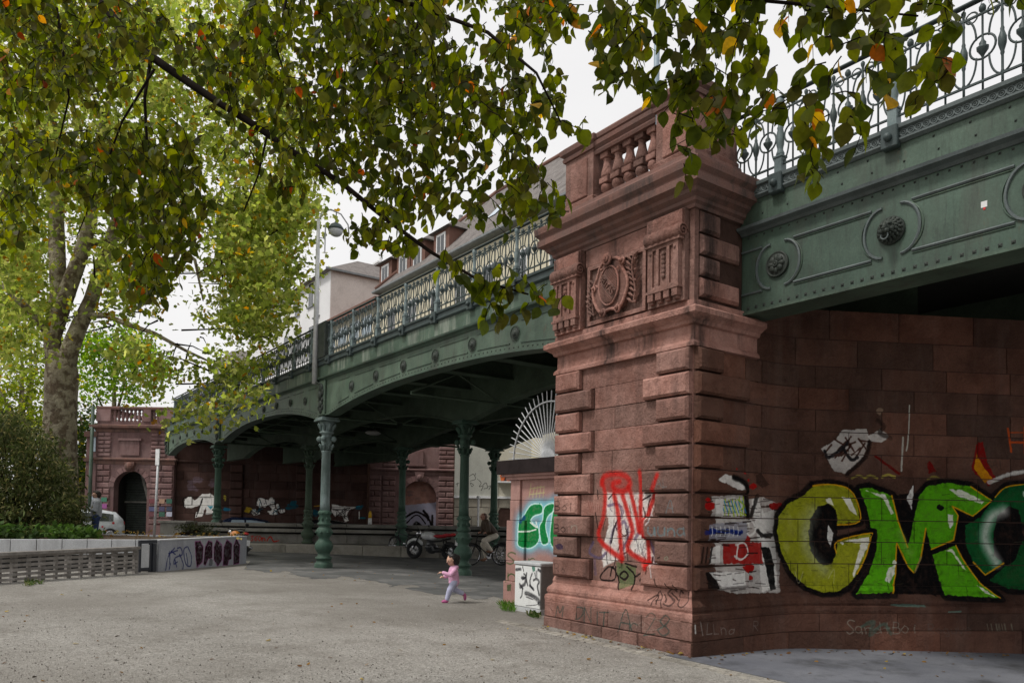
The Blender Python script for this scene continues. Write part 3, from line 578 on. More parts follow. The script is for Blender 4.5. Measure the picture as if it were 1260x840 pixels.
M['iron'] = surf('green_iron_paint', (.068,.104,.074), (.102,.144,.105), .5, 1.6, 40, .15, .004, .05, (.06,.06,.05), .6, True, big=True, spec=.3, rust=.55)
M['iron_rail'] = surf('grey_green_rail_paint', (.042,.058,.058), (.062,.085,.085), .5, 5, 60, .15, .003, .1, (.035,.04,.04), .6, spec=.3)
M['iron_edge'] = surf('grey_worn_iron', (.085,.105,.105), (.13,.155,.155), .55, 3, 60, .2, .004, .05, (.06,.065,.06), .6, True, spec=.3)
M['rail_post'] = surf('post_highlight_paint', (.13,.175,.18), (.18,.225,.225), .5, 5, 60, .15, .003, .1, (.05,.06,.06), .6, spec=.3)  # the posts' pale highlight is put into the colour, lighter than the rails
M['iron_dark'] = surf('black_green_iron', (.03,.037,.033), (.05,.058,.05), .45, 6, 60, .2, .003, .1, (.1,.11,.1), .3)
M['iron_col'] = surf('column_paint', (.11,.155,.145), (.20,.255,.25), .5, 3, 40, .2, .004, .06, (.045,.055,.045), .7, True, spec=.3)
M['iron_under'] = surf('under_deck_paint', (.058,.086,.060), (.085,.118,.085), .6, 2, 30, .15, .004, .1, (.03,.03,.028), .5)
M['deck'] = surf('deck_concrete', (.022,.022,.021), (.035,.034,.032), .9, 1, 20, .2, .01, 0)  # near-black: the gloom below the bridge is put into the deck's colour
M['galv'] = surf('galvanised_steel', (.42,.43,.44), (.55,.56,.57), .45, 8, 60, .1, .002, .05, metallic=.3)
M['concrete'] = surf('pale_concrete', (.44,.45,.46), (.52,.53,.54), .85, 2, 50, .2, .004, .05, (.25,.25,.25), .5, True)
M['planter'] = surf('planter_concrete', (.30,.31,.34), (.38,.39,.41), .85, 2, 50, .2, .004, .05, (.15,.15,.16), .5, True, graf=PLANTG)
M['kerb'] = surf('kerb_stone', (.26,.24,.21), (.34,.32,.28), .9, 3, 40, .3, .006, .12, (.08,.075,.06), .5)
M['bench'] = surf('bench_stone', (.20,.19,.17), (.27,.26,.24), .9, 2, 40, .3, .006, .12, (.06,.06,.05), .6, graf=BENCHG)
M['wood'] = surf('weathered_wood', (.17,.155,.14), (.30,.28,.26), .85, 6, 90, .3, .003, .25, (.08,.07,.06), .4)
M['blackpaint'] = plain('black_paint', (.02,.022,.028), .4)
M['cab'] = surf('cabinet_grey', (.68,.69,.68), (.74,.75,.74), .55, 4, 60, .08, .002, 0, (.3,.29,.27), .4, True, graf=CABG)
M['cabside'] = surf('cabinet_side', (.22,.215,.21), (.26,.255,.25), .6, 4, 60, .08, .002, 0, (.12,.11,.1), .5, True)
M['cap'] = surf('lead_capping', (.016,.011,.011), (.028,.02,.02), .7, 4, 50, .2, .004, 0)
M['white'] = plain('white_paint', (.7,.7,.7), .5); M['glass'] = glassy('dark_glass'); M['skypainted'] = glassy('sky_painted_glass', (.38,.47,.55), .12)  # window glass has the sky's reflection put into its pale blue colour
M['rubber'] = plain('rubber', (.018,.018,.02), .8); M['chrome'] = plain('bright_metal', (.5,.5,.52), .25, .9); M['black'] = plain('black', (.015,.015,.016), .5)
M['soil'] = surf('soil', (.055,.04,.03), (.10,.075,.055), .95, 4, 40, .8, .04, 0, (.22,.15,.06), .35)
M['fascia'] = surf('stained_fascia_paint', (.060,.096,.067), (.094,.134,.096), .55, 1.6, 40, .15, .004, .05, (.34,.36,.31), .65, True, big=True, spec=.3)
M['bark'] = surf('plane_bark', (.15,.115,.08), (.36,.32,.235), .9, 4, 22, 1, .05, 0, (.085,.06,.045), .6, lo=.44, hi=.54)
M['twig'] = plain('twig_bark', (.014,.010,.008), .9, spec=.05)
M['leaf'] = leafmat('beech_leaf', .5, .45, 2.5); M['leaf2'] = leafmat('plane_leaf', .6, .6, 2.3, 1.05); M['leaf3'] = leafmat('shrub_leaf', .3, .6, 1.6)
# ------------------------------------------------------------------ ground
def ground_mat():
    m, n, b, o = newmat('gravel_ground'); vec, g = posvec(n)
    big = ramp(n, noise(n, .35, 6, .6, vec), [(.35, 0), (.65, 1)])
    col = mix(n, big, (.27,.256,.232), (.385,.368,.338))
    sp = N(n, 'ShaderNodeTexVoronoi', Scale=95); n.links.new(vec, sp.inputs['Vector']); spk = ramp(n, sp.outputs['Color'], [(.1, .55), (.9, 1.35)])
    col = mix(n, .75, col, spk, 'MULTIPLY'); gr = ramp(n, noise(n, 26, 6, .75, vec), [(.3, .5), (.7, 1.4)]); col = mix(n, .8, col, gr, 'MULTIPLY')
    d = ramp(n, noise(n, 1.3, 8, .75, vec), [(.5, 0), (.68, .6)]); col = mix(n, d, col, (.15,.135,.115)); d2 = ramp(n, noise(n, .22, 5, .6, vec), [(.42, 0), (.6, .65)]); col = mix(n, d2, col, (.18,.165,.145)); d3 = ramp(n, noise(n, 6, 8, .8, vec), [(.58, 0), (.66, .28)]); col = mix(n, d3, col, (.12,.105,.09))
    n.links.new(col, b.inputs['Base Color']); b.inputs['Roughness'].default_value = .95; b.inputs['Specular IOR Level'].default_value = .1
    h = math_(n, 'ADD', math_(n, 'MULTIPLY', sp.outputs['Distance'], .8), noise(n, 30, 8, .75, vec)); bump(n, b, h, .7, .02); return m
M['ground'] = ground_mat()
M['asphalt'] = surf('worn_asphalt', (.085,.086,.085), (.13,.131,.128), .85, .8, 90, .35, .006, 0, (.27,.262,.25), .6)
M['pave'] = surf('smooth_pavement', (.12,.125,.145), (.18,.186,.208), .8, 1.2, 90, .3, .006, 0, (.05,.05,.052), .85)
xs = [-900,-250,-80,-30,-20]+list(np.arange(-12, 31, .5))+[40,60,120,300,900]; ys = [-300,-80,-30]+list(np.arange(-12, 46, .5))+[60,90,150,300,900]
mb = MB(); nx = len(xs)
mb.v = [(x, y, G(x, y)) for y in ys for x in xs]
mb.f = [(j*nx+i, j*nx+i+1, (j+1)*nx+i+1, (j+1)*nx+i) for j in range(len(ys)-1) for i in range(nx-1)]; mb.m = [0]*len(mb.f); mb.sm = [False]*len(mb.f)
tag(mb.build('ground', M['ground'], fix=False), kind='structure')
def sheet(name, poly, mat, lift=.004):
    b = bmesh.new(); b.faces.new([b.verts.new((x, y, 0)) for x, y in poly])
    for co, no in (((13,0,0),(1,0,0)),((-6,0,0),(1,0,0)),((0,26,0),(0,1,0)),((0,-10,0),(0,1,0))):
        bmesh.ops.bisect_plane(b, geom=b.verts[:]+b.edges[:]+b.faces[:], plane_co=co, plane_no=no)
    for v in b.verts: v.co.z = G(v.co.x, v.co.y)+lift
    bmesh.ops.triangulate(b, faces=b.faces[:]); bmesh.ops.recalc_face_normals(b, faces=b.faces[:])
    me = bpy.data.meshes.new(name); b.to_mesh(me); b.free(); me.materials.append(mat)
    if me.polygons[0].normal.z < 0: me.flip_normals()
    o = bpy.data.objects.new(name, me); link(o); return tag(o, kind='structure')
edge = [ong(u, v)[:2] for u, v in ((300,700),(330,704),(350,702),(385,712),(420,708),(455,714),(480,722),(510,719),(535,731),(560,727),(590,738),(607,733))]
def ragged(P, depth=5, amp=.10):
    for _ in range(depth):
        o = []
        for a, b in zip(P[:-1], P[1:]): o += [a, ((a[0]+b[0])/2+random.gauss(0, amp)*(abs(b[0]-a[0])+abs(b[1]-a[1])), (a[1]+b[1])/2+random.gauss(0, amp)*(abs(b[0]-a[0])+abs(b[1]-a[1])))]
        P = o+[P[-1]]
    return P
sheet('road', ragged([tuple(p) for p in edge])+[(8.5,11.9),(8.7,6.8),(30,6),(30,40),(-20,62),(-30,40),(2.2,26.5),(7.0,22.5)], M['asphalt'])
sheet('pavement', [(6.78,-4),(6.78,6.25),(9.5,6.4),(15,3.5),(15,-4)], M['pave'])
# row of granite setts between gravel and pavement
mb = MB(); me = block_mesh(.17, .14, .09, .012, M['kerb'])
sett = thing('sett_strip', (6.68, 6, G(6.7, 6)), 'pale granite sett strip set flush in the ground along the foot of the sandstone pier', 'kerb')
for i in range(66):
    y = 9.3-i*.135
    for j in (0, 1):
        x = 6.61+j*.11+random.uniform(-.006, .006)+.02*(y < 5)*(5-y)
        o = inst(me, 'sett', sett, (x, y+j*.06, G(x, y)-.082+random.uniform(-.006, .004)), rot=(R(-90), 0, R(90)+random.uniform(-.05, .05)), scale=(.72, 1, .72))

# ------------------------------------------------------------------ near sandstone pier
PX, PY0, PY1 = 7.1, 6.13, 8.66
pier = thing('sandstone_pier', (7.7, 7.4, 0), 'tall red sandstone bridge pier with rusticated corners and carved shield, red graffiti on its side', 'pier')
FL = Fr((PX, PY1), -PI/2); FR = Fr((PX, PY0), 0.0); WL = PY1-PY0
ZC = [.75+.2925*i for i in range(11)]
MB().box((PX+.004, PY0+.004, -.3), (8.3, PY1-.004, 5.6)).build('core', M['mortar'], pier)
MB().box((PX-.002, PY0-.002, .74), (PX+.05, PY0+.05, 3.68)).build('corner_strip', M['stoneL'], pier)
for i in range(10):
    t = 9-i; sh = t % 2 == 0; z0, z1 = ZC[i], ZC[i+1]
    l = .54 if sh else .80; r = 1.98 if sh else 1.75
    stone(pier, FL, 0, l, z0, z1, .095, .03, M['stoneL'], .028); stone(pier, FL, r, WL+.004, z0, z1, .095, .03, M['stoneL'], .028)
    cuts = [l, r] if (t == 0 or not sh) else [l, l+.62+random.uniform(-.05, .08), r]
    for a, b in zip(cuts[:-1], cuts[1:]): stone(pier, FL, a, b, z0, z1, .006, 0, M['stoneL'])
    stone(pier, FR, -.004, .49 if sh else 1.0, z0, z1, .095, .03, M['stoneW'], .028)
PP = [(8.35, PY1), (PX, PY1), (PX, PY0), (8.3, PY0)]
# curve from the pier into the abutment wall
we = np.array(WEX); jn = np.array([8.84, PY0]); A0 = np.array([8.35, PY0]); B0 = jn+we*.5
WP = [np.array([PX, PY0])]+[(1-t)**2*A0+2*t*(1-t)*jn+t*t*B0 for t in np.linspace(0, 1, 9)]+[jn+we*6.2]
WS = np.concatenate([[0], np.cumsum([np.linalg.norm(WP[i+1]-WP[i]) for i in range(len(WP)-1)])])
def wpath(s, d):
    i = min(max(int(np.searchsorted(WS, s)-1), 0), len(WP)-2); t = (WP[i+1]-WP[i])/np.linalg.norm(WP[i+1]-WP[i]); p = WP[i]+t*(s-WS[i])
    def nr(j): q = (WP[min(j+1, len(WP)-1)]-WP[max(j-1, 0)]); q = q/np.linalg.norm(q); return np.array([q[1], -q[0]])
    f = (s-WS[i])/(WS[i+1]-WS[i]); n = np.array([t[1], -t[0]]) if s < WS[1] or s > WS[-2] else (1-f)*nr(i)+f*nr(i+1); n = n/np.linalg.norm(n); return p+n*d
def pathblock(parent, s0, s1, z0, z1, d, mat, name='stone', g=.006, back=-.06, c=0):
    br = [s0+g]+[s for s in WS if s0+g+.01 < s < s1-g-.01]+[s1-g]; mb = MB(); V = []; k = len(br)
    for s in br:
        f, bk = wpath(s, d), wpath(s, back); V += [(f[0], f[1], z0+g), (f[0], f[1], z1-g), (bk[0], bk[1], z0+g), (bk[0], bk[1], z1-g)]
    F = []
    for i in range(k-1):
        a, b = 4*i, 4*i+4; F += [(a, b, b+1, a+1), (a+1, b+1, b+3, a+3), (a+2, a+3, b+3, b+2), (a, a+2, b+2, b)]
    F += [(0, 1, 3, 2), (4*k-4, 4*k-2, 4*k-1, 4*k-3)]; mb.add(V, F); c0 = wpath((s0+s1)/2, 0)
    return mb.build(name, mat, parent, loc=(c0[0], c0[1], z0))
BASE = [(-.06,.40),(.112,.40),(.118,.44),(.112,.48),(.082,.50),(.095,.53),(.094,.57),(.075,.60),(.045,.63),(.03,.66),(.036,.69),(.028,.72),(.016,.752),(-.06,.752)]
MB().sweep(PP, BASE, 0, 2).build('base_moulding', M['stoneL'], pier)
for z0, z1, dd, st in ((-.2, .17, .135, 0), (.17, .40, .122, .1)):
    cut = [-.12, .5+st, 1.12+st, 1.78+st*.5, WL+.122]
    for a, b in zip(cut[:-1], cut[1:]): stone(pier, FL, a, b, z0, z1, dd, .012, M['stoneL'], .006)
wall = thing('abutment_wall', (10.5, 5.2, -.1), 'dark brown sandstone abutment wall under the bridge covered by large green letter graffiti', 'wall')
MB().sweep(WP, [(-.5, -.4), (-.006, -.4), (-.006, 4.42), (-.5, 4.42)], 1).build('core', M['mortar'], wall)
for i in range(10):
    t = 9-i; sh = t % 2 == 0; z0, z1 = ZC[i], ZC[i+1]; s = .49 if sh else 1.0
    cut = [s]+([.98, 1.32, 2.2, 3.15, 4.1, 5.05, 6.0, 6.9] if sh else [1.95, 2.68, 3.62, 4.56, 5.5, 6.5])
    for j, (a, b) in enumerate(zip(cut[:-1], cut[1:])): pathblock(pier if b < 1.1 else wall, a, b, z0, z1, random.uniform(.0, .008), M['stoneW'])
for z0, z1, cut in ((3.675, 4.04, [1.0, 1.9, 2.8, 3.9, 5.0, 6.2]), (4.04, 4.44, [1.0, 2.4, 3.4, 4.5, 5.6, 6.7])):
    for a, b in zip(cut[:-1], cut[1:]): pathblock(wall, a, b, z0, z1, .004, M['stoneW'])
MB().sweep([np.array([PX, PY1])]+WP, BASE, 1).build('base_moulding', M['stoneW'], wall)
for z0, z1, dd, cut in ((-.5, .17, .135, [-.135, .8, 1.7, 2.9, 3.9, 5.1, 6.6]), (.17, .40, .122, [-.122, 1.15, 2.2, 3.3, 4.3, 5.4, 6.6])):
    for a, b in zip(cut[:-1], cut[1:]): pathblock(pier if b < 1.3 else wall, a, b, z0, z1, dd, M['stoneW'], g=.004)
STR = [(-.05,3.66),(.06,3.675),(.055,3.715),(.018,3.755),(.014,3.93),(.055,3.945),(.07,3.985),(.12,4.02),(.165,4.045),(.17,4.105),(.12,4.14),(.05,4.165),(.04,4.235),(-.05,4.24)]
MB().sweep(PP, STR).build('string_course', M['stone'], pier)
# upper storey: corner blocks on the right face
MB().box((PX-.015, PY0-.015, 4.23), (PX+.06, PY0+.06, 5.36)).build('corner_strip', M['stone'], pier)
for i, (z0, z1) in enumerate(zip([4.27,4.53,4.79,5.06],[4.53,4.79,5.06,5.34])):
    stone(pier, FR, .06, .82 if i % 2 == 0 else .45, z0, z1, .06, .034, M['stone'], .03)
# pilasters
for a0, a1 in ((.0, .56), (1.86, 2.46)):
    p = MB(); p.box((FL(a0,0,0)[0]-.09, FL(a1,0,0)[1], 4.235), (PX+.02, FL(a0,0,0)[1], 5.36)); pl = p.build('pilaster', M['stone'], pier)
    am = (a0+a1)/2; hw = .25
    B = lambda m_, x0, x1, d0, d1, z0, z1: m_.box(tuple(min(i, j) for i, j in zip(FL(x0, d0, z0), FL(x1, d1, z1))), tuple(max(i, j) for i, j in zip(FL(x0, d0, z0), FL(x1, d1, z1))))
    m1 = MB()
    for x0, x1 in ((-.25,-.17),(-.11,-.065),(.065,.11),(.17,.25)): B(m1, am+x0, am+x1, .085, .155, 4.47, 4.93)
    B(m1, am-.25, am+.25, .085, .155, 4.42, 4.47); B(m1, am-.25, am+.25, .085, .155, 4.93, 4.975); B(m1, am-.252, am+.252, .085, .128, 4.45, 4.96)
    B(m1, am-.29, am+.29, .085, .18, 4.975, 5.005); B(m1, am-.27, am+.27, .085, .168, 4.395, 4.425); m1.build('console', M['stone'], pl)
    m1 = MB()
    for j in range(4): x = am-.2+j*.133; B(m1, x-.045, x+.045, .085, .16, 4.30, 4.396); B(m1, x-.035, x+.035, .085, .135, 4.265, 4.30)
    tag(m1.build('drops', M['stone'], pl), kind='stuff')
    m1 = MB(); m1.smooth = True
    for j in range(6): c = FL(am, .135, 4.86-j*.055); m1.ball(c, (.03, .032, .036), 8, 5)
    for x in (-.2, .2): c = FL(am+x, .155, 4.89); m1.ball(c, .02, 8, 5)
    tag(m1.build('bead_drop', M['stone'], pl), kind='stuff')
    m1 = MB(); m1.smooth = True; L = .29; prof = []
    for j in range(41): t = j/40*2*L-L; prof.append((.075+.022*abs(math.sin(PI*(t+L)/(2*L)*6)), t))
    c = FL(am, .125, 5.075); m1.T = lambda v: (c[0]+v[0], c[1]+v[1], c[2]+v[2]); m1.lathe([(.02, -L)]+prof+[(.02, L)], 18, axis='y')
    for sg in (-1,):
        m1.tube([(.085*(1-q/26)*math.cos(q*.55), sg*(L+.012), .085*(1-q/26)*math.sin(q*.55)) for q in range(24)], .014, 6)
    m1.build('scroll', M['stone'], pl)
    m1 = MB(); B(m1, a0+.01, a1-.01, .08, .13, 5.165, 5.335); m1.build('block', M['stone'], pl)
# carved panel between the pilasters
m1 = MB(); B(m1, .60, 1.83, 0, .03, 5.10, 5.335); m1.build('frieze', M['stone'], pier)
m1 = MB()
for x0, x1, z0, z1 in ((.66,1.78,4.255,4.31),(.66,1.78,5.03,5.085),(.66,.715,4.31,5.03),(1.725,1.78,4.31,5.03)): B(m1, x0, x1, .0, .055, z0, z1)
m1.build('panel_frame', M['stone'], pier)
m1 = MB(); B(m1, .70, 1.74, 0, .014, 4.30, 5.04); m1.build('panel', M['stone'], pier)
ca, cz = 1.17, 4.70
sh = []
for t in np.linspace(0, 2*PI, 36, endpoint=False):
    r = 1+.10*math.cos(3*t+PI/2)*(1 if math.sin(t) < 0 else .4)+.05*math.cos(6*t); sh.append((ca+.315*r*math.cos(t), cz+.36*r*math.sin(t)))
m1 = MB(); m1.prism(sh, .0, .10, FL); cart = m1.build('cartouche', M['stone'], pier)
m1 = MB(); m1.smooth = True
m1.tube([FL(x, .10, z) for x, z in sh], .022, 8, closed=True)
m1.tube([FL(ca+.185*math.cos(t), .125, cz+.26*math.sin(t)) for t in np.linspace(0, 2*PI, 32, endpoint=False)], .014, 6, closed=True)
def spiral(mb, a, z, r, d, turns=2.2, sg=1, th=.022, a0=0):
    P = []; n = 26
    for i in range(n): t = i/(n-1); q = a0+sg*turns*2*PI*t; rr = r*(1-.86*t); P.append(FL(a+rr*math.cos(q), d+.05*t, z+rr*math.sin(q)))
    mb.tube(P, [th*(1-.3*i/n) for i in range(n)], 7); c = FL(a, d+.05, z); mb.ball(c, (.03, .022, .022), 8, 5)
spiral(m1, ca-.02, cz+.345, .085, .13, 2.1, -1, .024, PI); spiral(m1, ca+.17, cz-.335, .06, .10, 1.8, 1, .018, PI/2); spiral(m1, ca-.13, cz-.345, .055, .10, 1.8, -1, .018, PI/2)
spiral(m1, ca-.30, cz+.02, .055, .09, 1.6, 1, .018, 0); spiral(m1, ca+.24, cz+.27, .05, .10, 1.6, -1, .02, PI)
for t in (2.2, .7): c = FL(ca+.235*math.cos(t), .13, cz+.3*math.sin(t)); m1.ball(c, .02, 8, 5)
tag(m1.build('scrollwork', M['stone'], cart), kind='stuff')
m1 = MB(); m1.smooth = True        # convex oval field with diagonal mesh
for j in range(7):
    t0, t1 = j/7, (j+1)/7; 
    ring = lambda t: [FL(ca+.178*t*math.cos(q), .105+.055*math.sqrt(max(0, 1-t*t)), cz+.253*t*math.sin(q)) for q in np.linspace(0, 2*PI, 28, endpoint=False)]
    a_, b_ = ring(t0 if t0 > 0 else .01), ring(t1); m1.add(a_+b_, [(i, (i+1) % 28, 28+(i+1) % 28, 28+i) for i in range(28)])
m1.build('oval_field', M['stone'], cart)
m1 = MB()
def oval_d(x, z): t2 = (x/.178)**2+(z/.253)**2; return .105+.055*math.sqrt(max(0, 1-t2)), t2
bd = (math.cos(R(-48)), math.sin(R(-48))); bn = (-bd[1], bd[0])
for grp in (0, 1):
    for j in range(-10, 11):
        off = j*.024; 
        if grp == 0 and abs(off) < .055: continue
        P = []
        for t in np.linspace(-.3, .3, 25):
            x, z = (bd[0]*t+bn[0]*off, bd[1]*t+bn[1]*off) if grp == 0 else (bn[0]*t+bd[0]*off, bn[1]*t+bd[1]*off)
            if grp == 1 and abs(t) < .055: P.append(None); continue
            d_, t2 = oval_d(x, z); P.append(FL(ca+x, d_+.001, cz+z) if t2 < .93 else None)
        run = []
        for p in P+[None]:
            if p is None:
                if len(run) > 1: m1.tube(run, .0055, 4, cap=False)
                run = []
            else: run.append(p)
tag(m1.build('mesh_relief', M['stone'], cart), kind='stuff')
cu = bpy.data.curves.new('txt', 'FONT'); cu.body = 'BELITAS'; cu.size = .125; cu.extrude = .017; cu.align_x = 'CENTER'; cu.align_y = 'CENTER'; cu.space_character = .95
to = bpy.data.objects.new('txt', cu); C.objects.link(to); bpy.context.view_layer.update()
tm = bpy.data.meshes.new_from_object(to.evaluated_get(bpy.context.evaluated_depsgraph_get())); bpy.data.objects.remove(to)
m1 = MB(); V = []
for v in tm.vertices:
    x = bd[0]*v.co.x*.82+bn[0]*v.co.y; z = bd[1]*v.co.x*.82+bn[1]*v.co.y; V.append(FL(ca+x, oval_d(x, z)[0]+.006+v.co.z, cz+z))
m1.add(V, [tuple(p.vertices) for p in tm.polygons]); tag(m1.build('inscription', M['stone'], cart), kind='stuff')
# laurel sprays on both sides of the shield
for a_, z_, n_, sg in ((1.56, 4.40, 9, 1), (.80, 4.38, 7, -1)):
    m1 = MB(); st = [FL(a_+sg*.03*math.sin(i*.7), .05, z_+i*.07) for i in range(n_+1)]; m1.tube(st, .014, 6)
    for i in range(n_):
        for s2 in (-1, 1):
            b0 = np.array(st[i]); tip = np.array(FL(a_+s2*.13+sg*.03*math.sin(i*.7), .07, z_+i*.07+.10)); mid = (b0+tip)/2; sd = np.array(FL(0,0,.032))-np.array(FL(0,0,0)); up = np.array([-.035, 0, 0])
            m1.add([b0, mid+sd, tip, mid-sd, mid+up], [(0,4,1),(1,4,2),(2,4,3),(3,4,0),(0,1,2,3)])
        if i % 2 == 0: c = FL(a_+sg*.05, .07, z_+i*.07); m1.ball(c, .02, 7, 5)
    m1.build('laurel_spray', M['stone'], pier)
COR = [(-.05,5.335),(.04,5.345),(.05,5.385),(.085,5.41),(.09,5.45),(.15,5.49),(.165,5.53),(.235,5.56),(.25,5.565),(.25,5.655),(.225,5.665),(.23,5.69),(.275,5.74),(.285,5.80),(.285,5.83),(.05,5.90),(-.05,5.90)]
MB().sweep([(8.35, PY1), (PX, PY1), (PX, PY0), (8.02, PY0)], COR).build('cornice', M['cornice'], pier)
# parapet balustrade on top
PB = [(8.3, PY1-.04), (PX+.02, PY1-.04), (PX+.02, PY0+.02), (7.98, PY0+.02)]
MB().sweep(PB, [(-.42,5.89),(.05,5.89),(.05,5.99),(.03,6.02),(.02,6.07),(-.42,6.075)]).build('parapet_base', M['cornice'], pier)
def pedestal(a0, a1, dp):
    x0 = PX+.03; y1 = FL(a0,0,0)[1]; y0 = FL(a1,0,0)[1]
    m1 = MB(); m1.box((x0, y0, 6.07), (x0+dp, y1, 6.80)); p = m1.build('pedestal', M['stone'], pier)
    m1 = MB(); m1.sweep([(x0+dp, y1), (x0, y1), (x0, y0), (x0+dp, y0)], [(-.1,6.80),(.03,6.80),(.04,6.84),(.025,6.87),(.07,6.90),(.075,6.97),(.02,7.02),(-.1,7.05)]); m1.box((x0+.05, y0+.05, 6.8), (x0+dp, y1-.05, 7.047)); m1.build('cap', M['cornice'], p)
    m1 = MB(); m1.cbox((x0-.022, y0+.12, 6.16), (x0+.02, y1-.12, 6.72), .012); m1.build('panel', M['stone'], p)
    m1 = MB(); m1.sweep([(x0+dp, y1), (x0, y1), (x0, y0), (x0+dp, y0)], [(-.02,6.07),(.03,6.07),(.03,6.12),(.0,6.15),(-.02,6.15)], cap=True); m1.build('foot', M['stone'], p)
pedestal(.06, .66, .5); pedestal(1.86, 2.5, .8)
bal = MB(); bal.smooth = True
bal.lathe([(.03,.0),(.075,.0),(.075,.03),(.05,.05),(.055,.075),(.082,.11),(.09,.15),(.08,.185),(.055,.205)], 14)
bal.lathe([(.05,.285),(.085,.29),(.09,.33),(.085,.37),(.062,.45),(.05,.52),(.055,.535),(.062,.55),(.05,.565)], 14); bal.smooth = False
bal.cbox((-.085,-.085,.2), (.085,.085,.285), .008); bal.cbox((-.078,-.078,.56), (.078,.078,.64), .008); bme = bal.mesh('baluster', M['stone'])
for i in range(5): y = 7.86-i*.225; inst(bme, 'baluster', pier, (PX+.17, y, 6.075))
MB().sweep([(7.5, 8.02), (PX+.05, 8.02), (PX+.05, 6.83), (7.5, 6.83)], [(-.3,6.71),(.0,6.71),(.015,6.75),(.0,6.78),(.04,6.82),(.045,6.88),(.0,6.90),(.035,6.92),(.04,6.97),(-.02,7.03),(-.3,7.03)], 1, 2).build('rail', M['cornice'], pier)

# ------------------------------------------------------------------ garden wall behind the pier, with fan grille
LX = 8.3; YW = onx(623, 650, LX-.02)[1]; YU = onx(629, 610, LX)[1]; YC = onx(617, 585, LX-.1)[1]; YK = onx(611, 575, LX-.15)[1]; FW_ = Fr((LX, YW), -PI/2)
lw = thing('garden_wall', (8.5, 10.4, 0), 'low pink sandstone wall with dark capping behind the pier, painted with green bubble graffiti', 'wall')
zc = onx(640, 590, LX)[2]; LZ = onx(640, 583, LX)[2]; LT = onx(640, 566, LX)[2]; LEN = YW-8.55
MB().box((LX+.05, 8.55, -.3), (LX+.55, YU-.02, zc)).build('core', M['mortar'], lw)
h = (zc-.05)/6
for i in range(6):
    z0 = .05+i*h-(.3 if i == 0 else 0); z1 = .05+(i+1)*h; wd = .55 if i < 4 else .40
    stone(lw, FW_, .0 if i < 4 else YW-YU, wd, z0, z1, .02 if i else .07, .006, M['stoneLow'], .006)
    for a, b in zip([wd, .78+.8*(1-i % 2), 2.1+.3*(i % 2)], [.78+.8*(1-i % 2), 2.1+.3*(i % 2), LEN]): stone(lw, FW_, a, b, z0, z1, (-.035 if i else .05), 0, M['stoneLow'], .006)
MB().box((LX-.06, 8.5, zc), (LX+.65, YC-.08, zc+(LZ-zc)*.55)).build('coping_bed', M['stoneLow'], lw)
MB().box((LX-.10, 8.5, zc+(LZ-zc)*.55+.002), (LX+.70, YC, LZ)).build('coping', M['stoneLow'], lw)
MB().box((LX-.15, 8.5, LZ+.002), (LX+.75, YK, LT)).build('capping', M['cap'], lw)
gx = LX+.25; yl = onx(633, 561, gx)[1]; rO = 1.03; gc = (gx, yl-rO, LT); fan = thing('fan_grille', (gx, gc[1], LT), 'pale grey half-round fan of steel spikes standing on the dark capped garden wall', 'grille')
for i in range(28):
    q = R(2.5+i*6.48); m1 = MB(); m1.tube([(gx, gc[1]+.17*rO*math.cos(q), LT+.02+.17*rO*math.sin(q)), (gx, gc[1]+1.18*rO*math.cos(q), LT+.02+1.18*rO*math.sin(q))], .0105, 6); m1.build('spike', M['galv'], fan)
m1 = MB(); m1.tube([(gx-.02, gc[1]+rO*math.cos(q), LT+.01+rO*math.sin(q)) for q in np.linspace(0, PI, 40)], .016, 6); m1.build('hoop', M['galv'], fan)
m1 = MB(); m1.prism([(-.19*rO*math.cos(q), .19*rO*math.sin(q)) for q in np.linspace(0, PI, 16)], -.012, .012, lambda a, d, z: (gx+d, gc[1]+a, LT+z)); m1.build('hub_plate', M['galv'], fan)
# ------------------------------------------------------------------ steel cabinet
p0, p1 = onx(633, 752, 7.65), onx(664, 757, 7.65); zt = onx(648, 691, 7.65)[2]; yA, yB = p0[1]+.02, p1[1]-.02
cab = thing('utility_cabinet', (7.85, (yA+yB)/2, G(7.8, 10)), 'light grey steel utility cabinet with black tag graffiti on its door beside the pier', 'cabinet')
MB().cbox((7.665, yB+.015, .0), (8.05, yA-.015, zt-.05), .006).build('body', M['cabside'], cab)
MB().cbox((7.65, yB+.02, .12), (7.668, yA-.02, zt-.065), .004).build('door', M['cab'], cab)
MB().cbox((7.635, yB-.005, zt-.055), (8.08, yA+.005, zt), .012).build('lid', M['concrete'], cab)
MB().cbox((7.655, yB+.01, -.1), (8.06, yA-.01, .112), .006).build('plinth', M['concrete'], cab)
m1 = MB(); m1.cbox((7.638, yB+.10, .62), (7.652, yB+.13, .74), .003); m1.build('handle', M['galv'], cab)
